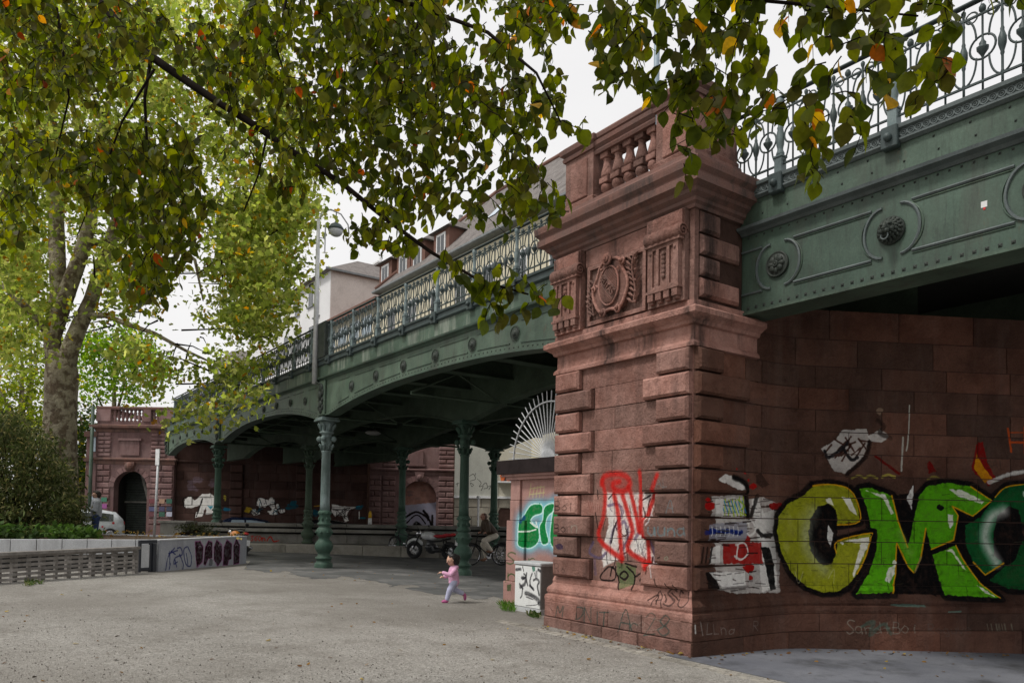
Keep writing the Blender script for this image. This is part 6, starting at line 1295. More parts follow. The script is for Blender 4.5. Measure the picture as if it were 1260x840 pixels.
car = make_car('pale silver small hatchback parked in front of the dark archway', fpos(104, 36.5, dep(111, 626, 36.5)[2]-1.48), YAW+.50, CITY, M['silver'])
m1 = MB()
for x, z_, r_ in ((-.15,.62,.05),(.25,.58,.04),(-.75,.66,.05),(-1.2,.84,.06),(.3,.42,.04)): m1.lathe([(0,.0),(r_,.0),(0,.004)], 7, (x, .825, z_), 'y'); 
m1.build('sticker', M['redst'], car, local=True)
make_car('dark blue estate car behind the bench, only its sky-painted windows and roof showing', fpos(288, 36.8, dep(288, 635.5, 36.8)[2]-1.45), YAW+.35, SEDAN, M['navy'])
make_car('black car hidden behind the bench near the pale column, windscreen showing', fpos(392, 36.8, dep(392, 640, 36.8)[2]-1.42), YAW, SEDAN, M['darkcar'])
# ------------------------------------------------------------------ two wheelers
def wheel(mb_t, mb_r, x, r, th, z=None, spokes=14, rim=True):
    z = r if z is None else z
    mb_t.smooth = True; mb_t.torus((x, 0, z), r-th, th, 'y', 28, 7)
    mb_r.torus((x, 0, z), r-2*th, th*.35, 'y', 24, 5); mb_r.lathe([(0,-.04),(.03,-.04),(.03,.04),(0,.04)], 8, (x, 0, z), 'y')
    for i in range(spokes): q = 2*PI*i/spokes; mb_r.tube([(x, 0, z), (x+(r-2*th)*math.cos(q), 0, z+(r-2*th)*math.sin(q))], .003, 3, cap=False)
def make_bicycle(label, loc, yaw, frame_mat, kickout=0):
    t = thing('bicycle', loc, label, 'bicycle', None, rz=yaw); t.rotation_euler.x = kickout
    for x in (-.52, .54):
        a, b_ = MB(), MB(); wheel(a, b_, x, .345, .022); wh = a.build('wheel', M['rubber'], t, local=True); b_.build('rim', M['chrome'], wh, local=True)
    m1 = MB(); m1.smooth = True
    for P, r in (([(-.52,0,.345),(-.1,0,.30)],.012),([(-.1,0,.30),(-.22,0,.78)],.016),([(-.1,0,.30),(.36,0,.70)],.018),([(-.2,0,.72),(.34,0,.80)],.016),([(-.52,0,.345),(-.2,0,.72)],.010),([(.33,0,.88),(.38,0,.66)],.02)): m1.tube(P, r, 7)
    for sd in (-.05, .05): m1.tube([(.375, sd*.6, .68), (.47, sd, .45), (.54, sd, .345)], .011, 6)
    m1.build('frame', frame_mat, t, local=True)
    m1 = MB(); m1.smooth = True; m1.tube([(.33,0,.88),(.31,0,1.0)], .013, 6); m1.tube([(.12,-.28,1.02),(.27,-.24,1.03),(.33,0,1.0),(.27,.24,1.03),(.12,.28,1.02)], .012, 6); m1.build('handlebar', M['black'], t, local=True)
    m1 = MB(); m1.smooth = True; m1.tube([(-.22,0,.78),(-.235,0,.90)], .013, 6); m1.ball((-.26,0,.92), (.13,.075,.035)); m1.ball((-.14,0,.915), (.09,.03,.025)); m1.build('saddle', M['black'], t, local=True)
    m1 = MB(); m1.lathe([(0,-.012),(.09,-.012),(.09,.012),(0,.012)], 16, (-.1,-.05,.30), 'y'); m1.tube([(-.1,-.07,.30),(-.02,-.07,.16)], .01, 5); m1.box((-.06,-.16,.145), (.03,-.07,.165)); m1.tube([(-.1,.07,.30),(-.18,.07,.44)], .01, 5); m1.box((-.22,.07,.43), (-.13,.16,.45)); m1.build('crank', M['chrome'], t, local=True)
    m1 = MB(); m1.tube([(-.52+.37*math.cos(q), 0, .345+.37*math.sin(q)) for q in np.linspace(.3, PI-.1, 12)], .018, 4); m1.tube([(.54+.37*math.cos(q), 0, .345+.37*math.sin(q)) for q in np.linspace(.6, PI-.3, 10)], .018, 4); m1.build('mudguard', M['black'], t, local=True)
    m1 = MB(); m1.box((-.78,-.06,.74), (-.36,.06,.755)); m1.tube([(-.7,.05,.74),(-.53,.05,.36)], .007, 4); m1.tube([(-.7,-.05,.74),(-.53,-.05,.36)], .007, 4); m1.build('rack', M['black'], t, local=True); return t
def make_moto(label, loc, yaw, tank, seat, lean=.12):
    t = thing('motorcycle', loc, label, 'motorcycle', None, rz=yaw); t.rotation_euler.x = lean
    for x, th in ((-.72,.085),(.72,.07)):
        a, b_ = MB(), MB(); wheel(a, b_, x, .325, th, None, 10); b_.lathe([(0,-.06),(.13,-.06),(.13,-.05),(0,-.05)], 16, (x,0,.325), 'y'); wh = a.build('wheel', M['rubber'], t, local=True); b_.build('rim', M['chrome'], wh, local=True)
    m1 = MB(); m1.smooth = True; m1.ball((0,0,.40), (.24,.17,.20)); m1.ball((.10,0,.52), (.14,.14,.16)); m1.ball((.02,-.20,.42), (.12,.12,.10)); m1.ball((.02,.20,.42), (.12,.12,.10)); m1.box((-.3,-.14,.28), (.15,.14,.38)); m1.build('engine', plain('engine_metal', (.10,.10,.105), .4, .6), t, local=True)
    m1 = MB(); m1.smooth = True; m1.tube([(.12,-.16,.38),(-.1,-.19,.28),(-.55,-.20,.36),(-.85,-.21,.48)], [.025,.03,.05,.055], 8); m1.build('exhaust', M['chrome'], t, local=True)
    m1 = MB(); m1.smooth = True
    for sd in (-.10, .10): m1.tube([(.72,sd,.325),(.50,sd,.86)], .027, 7); m1.tube([(-.72,sd,.325),(-.15,sd,.42)], .03, 6); m1.tube([(-.6,sd*1.2,.38),(-.48,sd,.72)], .028, 6)
    m1.tube([(.48,0,.84),(.1,0,.62),(-.3,0,.66),(-.75,0,.76)], .035, 7); m1.build('frame', M['black'], t, local=True)
    m1 = MB(); m1.smooth = True; m1.ball((.20,0,.83), (.30,.155,.15)); m1.ball((.05,0,.79), (.24,.13,.12)); m1.build('tank', tank, t, local=True)
    m1 = MB(); m1.smooth = True; m1.ball((-.28,0,.82), (.30,.14,.065)); m1.ball((-.62,0,.87), (.24,.11,.06)); m1.build('seat', seat, t, local=True)
    m1 = MB(); m1.smooth = True; m1.tube([(.40,-.36,1.03),(.46,-.22,1.05),(.48,0,.97),(.46,.22,1.05),(.40,.36,1.03)], .016, 7); m1.tube([(.40,-.36,1.03),(.47,-.42,1.2)], .008, 5); m1.tube([(.40,.36,1.03),(.47,.42,1.2)], .008, 5); m1.ball((.47,-.44,1.22), (.03,.07,.045)); m1.ball((.47,.44,1.22), (.03,.07,.045)); m1.build('handlebar', M['black'], t, local=True)
    m1 = MB(); m1.smooth = True; m1.ball((.60,0,.90), (.10,.115,.115)); m1.build('headlight', M['chrome'], t, local=True)
    m1 = MB(); m1.smooth = True; m1.tube([(.72+.35*math.cos(q),0,.325+.36*math.sin(q)) for q in np.linspace(.5, PI-.5, 10)], [.03]+[.065]*8+[.03], 6); m1.build('front_mudguard', tank, t, local=True)
    m1 = MB(); m1.smooth = True; m1.ball((-.82,0,.90), (.10,.08,.05)); m1.build('tail_lamp', M['redst'], t, local=True); m1 = MB(); m1.box((-1.0,-.10,.52), (-.98,.10,.70)); m1.build('number_plate', M['white'], t, local=True); return t
mf, mr = ong(512, 686)[:2], ong(549.5, 690)[:2]; mc = (mf+mr)/2; dmo = mf-mr
make_moto('white roadster motorcycle with red seat parked before the kerb', (mc[0], mc[1], G(*mc)), R(118), plain('white_tank', (.55,.56,.57), .3, 0, .5), plain('red_seat', (.45,.03,.04), .5))
ob = dep(288, 662, 25.2); make_moto('motorcycle with orange tank half hidden behind the purple graffiti planter wall', (ob[0], ob[1], dep(288,647,25.2)[2]-1.12), 144.0*PI/180-.9, plain('orange_tank', (.75,.26,.03), .3, 0, .5), M['black'])
bb = dep(496, 668, 27.9); make_bicycle('dark city bicycle parked by the kerb left of the motorcycle', (bb[0], bb[1], .46 if False else G(bb[0], bb[1])+.05), R(144-42), M['blackpaint'], .1)
b2 = dep(632, 690, 25.6); make_bicycle('dark bicycle parked behind the cyclist, half hidden by the garden wall', (b2[0], b2[1], G(b2[0], b2[1])), R(100), M['black'], .08)
cw = (ong(582, 695)[:2]+ong(615, 696)[:2])/2
CYW = R(144+22); make_bicycle('dark bicycle ridden by the man in the brown jacket', (cw[0], cw[1], G(*cw)), CYW, M['black'])
# ------------------------------------------------------------------ people: limbs merged into one continuous surface
def merged(mb, name, mat, parent, vox, smooth=6):
    me = mb.mesh(name, mat); o = bpy.data.objects.new('tmp', me); C.objects.link(o)
    r = o.modifiers.new('r', 'REMESH'); r.mode = 'VOXEL'; r.voxel_size = vox; r.use_smooth_shade = True
    s_ = o.modifiers.new('s', 'SMOOTH'); s_.iterations = smooth; s_.factor = .5
    bpy.context.view_layer.update(); m2 = bpy.data.meshes.new_from_object(o.evaluated_get(bpy.context.evaluated_depsgraph_get())); bpy.data.objects.remove(o)
    m2.name = name
    if not m2.materials: m2.materials.append(mat)
    x = bpy.data.objects.new(name, m2); link(x, parent); return x
def limb(mb, pts, rs, n=10, sub=4):
    P = [np.array(p, float) for p in pts]; Q = []; Rr_ = []
    for i in range(len(P)-1):
        for k in range(sub): f = k/sub; Q.append(P[i]*(1-f)+P[i+1]*f); Rr_.append(rs[i]*(1-f)+rs[i+1]*f)
    Q.append(P[-1]); Rr_.append(rs[-1]); mb.tube(Q, Rr_, n)
    mb.ball(P[0], rs[0], 8, 6); mb.ball(P[-1], rs[-1], 8, 6)
    for p, r in zip(P[1:-1], rs[1:-1]): mb.ball(p, r, 8, 6)
def hand(mb, w_, d, up, s=1.0, curl=.5):
    """palm at the wrist w_, fingers along d, up = back of the hand"""
    w_, d, up = np.array(w_, float), np.array(d, float)/np.linalg.norm(d), np.array(up, float); up = up-d*(up@d); up /= np.linalg.norm(up); sd = np.cross(d, up)
    mb.tube([w_, w_+d*.04*s, w_+d*.09*s], [.024*s, .034*s, .032*s], 8)
    for k, L in enumerate((.062, .072, .068, .05)):
        b_ = w_+d*.085*s+sd*(k-1.5)*.019*s; m_ = b_+(d*math.cos(curl*.6)-up*math.sin(curl*.6))*L*.5*s; e = m_+(d*math.cos(curl*1.6)-up*math.sin(curl*1.6))*L*.5*s; mb.tube([b_-d*.01*s, m_, e], [.0105*s, .0095*s, .007*s], 6); mb.ball(e, .007*s, 6, 4)
    b_ = w_+d*.03*s-sd*.025*s; m_ = b_+(d*.6-sd*.8)*.035*s; mb.tube([b_, m_, m_+(d*.9-sd*.2-up*.3)*.03*s], [.013*s, .011*s, .008*s], 6)
def head(mb, c, fwd, r, up=(0,0,1)):
    """skull, jaw, nose, brow, ears; c is the centre, r half the head height"""
    f = np.array(fwd, float)/np.linalg.norm(fwd); u = np.array(up, float); u = u-f*(u@f); u /= np.linalg.norm(u); s_ = np.cross(u, f); c = np.array(c, float)
    def b(x, y, z, rx, n=10): mb.ball(c+f*x*r+s_*y*r+u*z*r, (rx[0]*r if hasattr(rx, '__len__') else rx*r,)*3 if not hasattr(rx, '__len__') else tuple(q*r for q in rx), n, 8)
    b(-.10, 0, .22, .76); b(.12, 0, .05, .66); b(.22, 0, -.42, .42); b(.34, 0, -.62, .24); b(.12, .2, -.35, .42); b(.12, -.2, -.35, .42)
    mb.tube([c+f*.66*r+u*.10*r, c+f*.86*r-u*.16*r], [.07*r, .12*r], 7); mb.ball(c+f*.84*r-u*.18*r, .11*r, 8, 6); b(.62, .22, .16, .13); b(.62, -.22, .16, .13); b(.58, 0, -.50, .16); b(.62, 0, -.40, .10)
    for y in (-1, 1): mb.tube([c+s_*y*.70*r+u*.15*r-f*.05*r, c+s_*y*.74*r-u*.15*r-f*.02*r], [.13*r, .09*r], 6)
    return f, s_, u, c
def eyes_mouth(parent, hd, r, dark, lip):
    f, s_, u, c = hd; m1 = MB()
    for y in (-.27, .27): m1.ball(c+f*.655*r+s_*y*r+u*.04*r, .085*r, 8, 5)
    m1.build('eye', dark, parent, local=True); m1 = MB(); m1.tube([c+f*.70*r-s_*.18*r-u*.46*r, c+f*.76*r-u*.47*r, c+f*.70*r+s_*.18*r-u*.46*r], .035*r, 5); m1.build('mouth', lip, parent, local=True)
SK = plain('skin', (.50,.30,.22), .55); SKT = plain('tanned_skin', (.42,.22,.16), .55); LIP = plain('lips', (.35,.11,.10), .5); HAIR = plain('black_hair', (.012,.010,.010), .5); HAIRB = plain('dark_brown_hair', (.03,.02,.015), .55)
# running child
gp = ong(557, 741); gs = .86/.90
girl = thing('person', (gp[0], gp[1], gp[2]), 'small child with black hair running in a pink hooded jacket and pale lilac trousers', 'person', rz=R(166)); girl.scale = (gs,)*3
b_ = MB(); b_.smooth = True; HC = (.045, 0, .785); hd = head(b_, HC, (1, .18, -.22), .108)
limb(b_, [(0,0,.70),(.02,0,.64)], [.036,.042]); limb(b_, [(0,0,.60),(-.02,0,.40)], [.07,.075]); limb(b_, [(-.01,.05,.40),(.08,.06,.25),(.13,.05,.06)], [.055,.045,.028]); limb(b_, [(-.02,-.05,.40),(-.05,-.05,.24),(-.22,-.05,.16)], [.055,.045,.03])
limb(b_, [(.13,.05,.05),(.19,.05,.035)], [.026,.022]); limb(b_, [(-.22,-.05,.15),(-.25,-.05,.09)], [.026,.022])
limb(b_, [(.01,.11,.60),(.10,.14,.52),(.235,.07,.565)], [.032,.028,.020]); limb(b_, [(.0,-.11,.60),(.03,-.15,.49),(.16,-.10,.47)], [.032,.028,.020])
hand(b_, (.235,.07,.565), (1,-.3,-.1), (0,0,1), .62); hand(b_, (.16,-.10,.47), (.9,.5,.05), (0,0,1), .62)
merged(b_, 'body', SK, girl, .006, 3); eyes_mouth(girl, hd, .108, HAIR, LIP)
b_ = MB(); b_.ball((-.005,0,.82), (.10,.098,.095)); b_.ball((-.05,0,.77), (.075,.085,.09)); b_.ball((.02,.02,.865), (.07,.07,.045)); b_.ball((-.075,0,.83), (.06,.07,.06)); b_.ball((.07,-.03,.862), (.04,.05,.022)); b_.ball((.08,.04,.855), (.03,.04,.02)); merged(b_, 'hair', HAIR, girl, .009)
PINK = plain('pink_fleece', (.66,.36,.52), .85); b_ = MB(); limb(b_, [(.0,0,.615),(-.005,0,.50),(-.02,0,.385)], [.085,.10,.10]); b_.ball((0,0,.60), (.075,.125,.055)); limb(b_, [(.01,.105,.60),(.10,.14,.52),(.215,.08,.56)], [.048,.043,.036]); limb(b_, [(.0,-.105,.60),(.03,-.15,.49),(.135,-.115,.472)], [.048,.043,.036]); b_.ball((-.045,0,.655), (.06,.085,.045)); b_.torus((-.02,0,.375), .088, .018, n=20); merged(b_, 'jacket', PINK, girl, .009)
LIL = plain('lilac_denim', (.42,.43,.58), .85); b_ = MB(); b_.ball((-.015,0,.38), (.09,.098,.07)); limb(b_, [(-.01,.048,.38),(.08,.06,.24),(.125,.05,.075)], [.068,.058,.044]); limb(b_, [(-.02,-.048,.38),(-.05,-.05,.235),(-.20,-.05,.165)], [.068,.058,.044]); merged(b_, 'trousers', LIL, girl, .008)
SHO = plain('pink_shoe', (.42,.10,.24), .6); b_ = MB(); b_.ball((.165,.05,.032), (.072,.034,.032)); b_.ball((.13,.05,.05), (.035,.033,.04)); merged(b_, 'shoe', SHO, girl, .006, 2); b_ = MB(); b_.ball((-.255,-.05,.095), (.032,.034,.07)); b_.ball((-.225,-.05,.145), (.035,.033,.035)); merged(b_, 'shoe', SHO, girl, .006, 2)
# cyclist
cyc = thing('person', (cw[0], cw[1], G(*cw)), 'man with close cropped hair cycling in a dark brown jacket and beige trousers', 'person', rz=CYW)
b_ = MB(); b_.smooth = True; hd = head(b_, (.14, 0, 1.565), (1, .1, -.12), .118); limb(b_, [(.11,0,1.47),(.08,0,1.40)], [.058,.065]); limb(b_, [(.05,0,1.36),(-.24,0,.98)], [.13,.14])
limb(b_, [(-.24,.1,.97),(.14,.11,.80),(-.12,.11,.47)], [.09,.07,.05]); limb(b_, [(-.24,-.1,.97),(.10,-.11,.68),(-.03,-.11,.24)], [.09,.07,.05]); limb(b_, [(-.13,.11,.46),(-.05,.11,.47)], [.045,.035]); limb(b_, [(-.03,-.11,.22),(.09,-.11,.18)], [.045,.035])
limb(b_, [(.06,.19,1.35),(.02,.27,1.12),(.12,.25,1.05)], [.055,.048,.034]); limb(b_, [(.06,-.19,1.35),(.05,-.27,1.13),(.12,-.25,1.05)], [.055,.048,.034]); hand(b_, (.10,.25,1.065), (1,0,-.15), (0,0,1), 1, 1.2); hand(b_, (.10,-.25,1.065), (1,0,-.15), (0,0,1), 1, 1.2); merged(b_, 'body', SKT, cyc, .010, 3); eyes_mouth(cyc, hd, .118, HAIR, LIP)
b_ = MB(); b_.ball((.10,0,1.60), (.10,.094,.085)); b_.ball((.06,0,1.56), (.065,.08,.075)); merged(b_, 'hair', plain('cropped_hair', (.16,.10,.08), .7), cyc, .012)
JK = plain('brown_jacket', (.075,.05,.035), .7); b_ = MB(); limb(b_, [(.06,0,1.37),(-.06,0,1.2),(-.24,0,.99)], [.145,.175,.165]); b_.ball((.04,0,1.35), (.13,.225,.11)); limb(b_, [(.06,.19,1.35),(.03,.275,1.12),(.10,.25,1.07)], [.078,.068,.05]); limb(b_, [(.06,-.19,1.35),(.06,-.275,1.13),(.10,-.25,1.07)], [.078,.068,.05]); b_.torus((.085,0,1.42), .07, .025, n=16); merged(b_, 'jacket', JK, cyc, .014)
BG = plain('beige_trousers', (.62,.56,.47), .85); b_ = MB(); b_.ball((-.25,0,.97), (.15,.17,.12)); limb(b_, [(-.24,.1,.96),(.14,.115,.80),(-.11,.11,.50)], [.11,.088,.062]); limb(b_, [(-.24,-.1,.96),(.10,-.115,.68),(-.02,-.11,.27)], [.11,.088,.062]); merged(b_, 'trousers', BG, cyc, .013)
SH2 = plain('brown_shoe', (.18,.09,.05), .6)
for y, x, z in ((.11,-.06,.455),(-.11,.06,.17)): b_ = MB(); b_.ball((x,y,z), (.14,.05,.042)); b_.ball((x-.07,y,z+.03), (.06,.047,.05)); merged(b_, 'shoe', SH2, cyc, .010, 2)
# man standing by the bush
mp_ = dep(118, 640, 23.0); zt_ = dep(118, 603.5, 23.0)[2]; man = thing('person', (mp_[0], mp_[1], zt_-1.74), 'dark haired man in a grey jumper and blue jeans standing by the bush', 'person', rz=R(144+30))
b_ = MB(); b_.smooth = True; hd = head(b_, (.03, 0, 1.62), (1, .1, -.05), .118); limb(b_, [(0,0,1.52),(0,0,1.44)], [.056,.062]); limb(b_, [(0,0,1.40),(0,0,.96)], [.13,.14]); 
for y in (.1, -.1): limb(b_, [(0,y,.95),(.02,y*1.1,.50),(0,y*1.1,.08)], [.09,.065,.045]); limb(b_, [(0,y*1.1,.05),(.13,y*1.2,.04)], [.045,.035])
for y in (.21, -.21): limb(b_, [(0,y,1.40),(.02,y*1.2,1.14),(.27,y*.6,1.22)], [.055,.046,.034]); hand(b_, (.27,y*.6,1.22), (1,-y,.2), (0,0,1), 1, .9)
merged(b_, 'body', SK, man, .011, 3); eyes_mouth(man, hd, .118, HAIR, LIP)
b_ = MB(); b_.ball((-.01,0,1.665), (.105,.10,.085)); b_.ball((-.05,0,1.61), (.075,.09,.09)); b_.ball((.06,0,1.715), (.06,.07,.03)); merged(b_, 'hair', HAIRB, man, .012)
b_ = MB(); limb(b_, [(0,0,1.40),(0,0,1.2),(0,0,.98)], [.145,.165,.16]); b_.ball((0,0,1.40), (.12,.23,.09))
for y in (.2, -.2): limb(b_, [(0,y,1.39),(.02,y*1.25,1.14),(.24,y*.7,1.21)], [.078,.066,.048])
merged(b_, 'jumper', plain('grey_jumper', (.36,.38,.42), .9), man, .014)
b_ = MB(); b_.ball((0,0,.96), (.15,.17,.12))
for y in (.1, -.1): limb(b_, [(0,y,.95),(.02,y*1.1,.50),(0,y*1.1,.07)], [.11,.085,.066])
merged(b_, 'jeans', plain('blue_jeans', (.03,.05,.13), .85), man, .014)
for y in (.11, -.11): b_ = MB(); b_.ball((.06,y,.04), (.14,.05,.045)); b_.ball((-.02,y,.06), (.06,.047,.05)); merged(b_, 'shoe', M['black'], man, .012, 2)
# ------------------------------------------------------------------ foliage
_st = ((.10,.17,.035),(.27,.35,.07),(.48,.40,.075),(.70,.31,.055),(.88,.14,.02))
LV = [(0,0,0),(1,0,-.02)]+[(x,0,0) for x, _, _ in _st]+[(x-.02,y,z) for x, y, z in _st]+[(x-.02,-y,z) for x, y, z in _st]
LV = np.array(LV, float); LF = [(0,2,7),(2,0,12)]
for _i in range(4): LF += [(2+_i,3+_i,8+_i,7+_i),(3+_i,2+_i,12+_i,13+_i)]
LF += [(6,1,11),(1,6,16)]
LV[:, 2] -= .16*LV[:, 0]**2
QV = np.array([(0,0,0),(.5,.42,.06),(1,0,-.1),(.5,-.42,.06)], float); QF = [(0,1,2,3)]
SV = np.array([(0,0,0),(.5,.17,.05),(1,0,-.12),(.5,-.17,.05)], float)
PVv = np.array([(0,0,0),(.28,.40,.04),(.50,.22,.0),(.78,.34,.02),(1,0,-.08),(.78,-.34,.02),(.50,-.22,.0),(.28,-.40,.04)], float); PFf = [(0,1,2),(0,2,6),(0,6,7),(2,3,4),(2,4,6),(4,5,6)]
def frames(d, roll):
    d = d/np.linalg.norm(d, axis=1, keepdims=True); a = np.where(np.abs(d[:, 2:3]) < .95, np.array([[0,0,1.]]), np.array([[1.,0,0]]))
    y = np.cross(a, d); y /= np.linalg.norm(y, axis=1, keepdims=True); z = np.cross(d, y); c, s_ = np.cos(roll)[:, None], np.sin(roll)[:, None]; y2 = c*y+s_*z; z2 = -s_*y+c*z
    return np.stack([d, y2, z2], 2)
def leaf_mesh(name, pos, d, size, tint, mat, V=LV, F=LF, roll=None):
    n = len(pos); roll = RNG.normal(0, .9, n) if roll is None else roll
    Rm = frames(np.asarray(d, float), roll); Vn = np.repeat(np.asarray(V, float)[None], n, 0)
    if n > 1: Vn[:, :, 2] *= RNG.uniform(-.3, 2.2, (n, 1)); Vn[:, :, 1] *= RNG.uniform(.72, 1.12, (n, 1)); Vn[:, :, 2] -= RNG.uniform(-.1, .25, (n, 1))*Vn[:, :, 0]**2
    vs = np.einsum('nij,nkj->nki', Rm, Vn)*np.asarray(size)[:, None, None]+np.asarray(pos)[:, None, :]
    k = len(V); me = bpy.data.meshes.new(name); me.vertices.add(n*k); me.vertices.foreach_set('co', vs.reshape(-1))
    li = np.concatenate([np.array(f) for f in F]); ln = np.array([len(f) for f in F]); st = np.concatenate([[0], np.cumsum(ln)[:-1]])
    L = len(li); me.loops.add(n*L); me.polygons.add(n*len(F))
    me.loops.foreach_set('vertex_index', (li[None]+np.arange(n)[:, None]*k).reshape(-1).astype(np.int32))
    me.polygons.foreach_set('loop_start', (st[None]+np.arange(n)[:, None]*L).reshape(-1).astype(np.int32))
    at = me.attributes.new('tint', 'FLOAT_COLOR', 'POINT'); col = np.ones((n, k, 4), np.float32); col[..., :3] = np.asarray(tint)[:, None, :]; at.data.foreach_set('color', col.reshape(-1))
    me.materials.append(mat); me.update(calc_edges=True); me.validate(); return me
def tints(n, base, alt, p_alt, var=.25):
    b_ = np.array(base)[RNG.integers(0, len(base), n)]; a = np.array(alt)[RNG.integers(0, len(alt), n)]; t = np.where((RNG.random(n) < p_alt)[:, None], a, b_); return np.clip(t*RNG.uniform(1-var, 1+var, (n, 1)), 0, 1)
def inpoly(P, poly):
    ins = np.zeros(len(P), bool); n = len(poly)
    for i in range(n):
        (ax, ay), (bx, by) = poly[i], poly[(i+1) % n]
        if ay == by: continue
        ins ^= ((ay > P[:, 1]) != (by > P[:, 1])) & (P[:, 0] < (bx-ax)*(P[:, 1]-ay)/(by-ay)+ax)
    return ins
def sample(poly, n):
    p = np.array(poly, float); o = np.zeros((0, 2))
    while len(o) < n: q_ = RNG.uniform(p.min(0), p.max(0), (n*2, 2)); o = np.concatenate([o, q_[inpoly(q_, poly)]])
    return o[:n]
def pts3(uv, D): return np.array([dep(u, v, d) for (u, v), d in zip(uv, D)])
# --- the near tree: bough, hanging twigs, large leaves
near = thing('beech_tree', (-3.6, 1.2, G(-3.6, 1.2)), 'near tree with dark boughs and large green and orange leaves hanging over the plaza', 'tree')
trk = MB(); trk.smooth = True
trk.tube([(-3.6,1.2,-.2),(-3.55,1.25,1.0),(-3.4,1.4,2.6),(-3.1,1.8,4.2),(-2.8,2.2,6.5),(-2.7,2.4,9.0)], [.34,.26,.23,.2,.14,.06], 14); trk.build('trunk', M['bark'], near)
bw = MB(); bw.smooth = True
def bough(P, r0, r1): 
    rs = np.linspace(r0, r1, len(P)); bw.tube(P, list(rs), 8)
A_ = [dep(u, v, D) for u, v, D in ((100,-30,4.6),(165,55,4.4),(215,90,4.2),(262,122,4.1),(310,152,4.0),(365,190,3.9),(420,225,3.8),(478,272,3.7),(530,310,3.6),(590,345,3.5),(650,362,3.4))]
bough([(-3.1,1.8,4.2), (-2.4,2.6,4.6)]+A_[:1], .09, .03); bough(A_, .026, .004)
B_ = [dep(u, v, D) for u, v, D in ((300,-60,4.2),(420,-25,4.0),(520,10,3.8),(600,40,3.6),(660,90,3.4),(690,150,3.3))]; bough([(-3.0,2.0,5.0), (-1.6,3.2,5.4)]+B_[:1], .06, .018); bough(B_, .017, .003)
C__ = [dep(u, v, D) for u, v, D in ((620,-90,3.0),(740,-40,2.9),(830,-15,2.8),(930,0,2.7),(1030,10,2.6),(1130,20,2.5))]; bough([(-2.9,2.1,5.6), (-1.0,3.0,6.0)]+C__[:1], .06, .013); bough(C__, .012, .003)
D__ = [dep(u, v, D) for u, v, D in ((186,70,4.3),(178,120,4.2),(182,200,4.2),(205,270,4.1),(170,350,4.1))]; bough(D__, .010, .003)
for P in (((352,0),(340,60),(360,120)),((520,0),(505,70),(490,130)),((70,10),(85,120),(60,230)),((330,160),(318,215),(300,260)),((190,85),(150,150),(128,210),(95,290))): bough([dep(u, v, 4.1) for u, v in P], .007, .003)
tag(bw.build('boughs', M['twig'], near), kind='stuff')
dense = [(-10,-40),(700,-40),(700,60),(690,140),(655,180),(690,265),(640,255),(600,272),(545,262),(500,305),(440,315),(420,285),(440,235),(400,222),(350,240),(300,245),(262,242),(232,330),(190,372),(160,362),(145,310),(110,250),(60,225),(22,300),(-10,300)]
right_ = [(735,-40),(1180,-40),(1175,40),(1120,20),(1085,10),(1050,60),(1020,20),(970,50),(945,40),(930,120),(905,150),(880,165),(850,170),(820,160),(800,100),(770,82),(745,130),(735,60)]
tw = []      # (u, v, D, length m, leaves, scale)
CLU = RNG.normal(0, 1, (14, 22))
def clump(u, v):
    x, y = min(max(u/70+1, 0), 20.9), min(max(v/52+1, 0), 12.9); i, j = int(x), int(y); fx, fy = x-i, y-j
    return (CLU[j,i]*(1-fx)+CLU[j,i+1]*fx)*(1-fy)+(CLU[j+1,i]*(1-fx)+CLU[j+1,i+1]*fx)*fy
def addtw(uv, D0, D1, L, nl, sc=1.0, cl=False):
    for (u, v) in uv:
        if cl and clump(u, v) < random.gauss(-.25, .35): continue
        tw.append((u, v, random.uniform(D0, D1), random.uniform(.6, 1.2)*L, nl, sc))
addtw(sample(dense, 1450), 3.4, 5.6, .18, 6, .70, True)
addtw(sample([(-10,-40),(690,-40),(680,60),(500,150),(300,200),(0,200)], 1250), 3.8, 6.0, .20, 6, .74, True)
addtw(sample([(120,180),(240,180),(235,330),(185,368),(160,350)], 40), 3.6, 4.4, .18, 6, .78); addtw(sample([(270,90),(650,60),(660,170),(480,270),(400,200),(260,190)], 110), 3.2, 4.4, .20, 6, .8)
addtw(sample([(430,-20),(690,-20),(690,130),(650,180),(680,250),(600,262),(520,250),(480,262),(450,235)], 150), 3.2, 4.6, .20, 6, .86); addtw(sample([(90,170),(250,170),(240,300),(190,372),(165,360),(145,290)], 60), 3.5, 4.6, .2, 6, .84)
addtw(sample(right_, 165), 2.5, 3.2, .16, 5, .84)
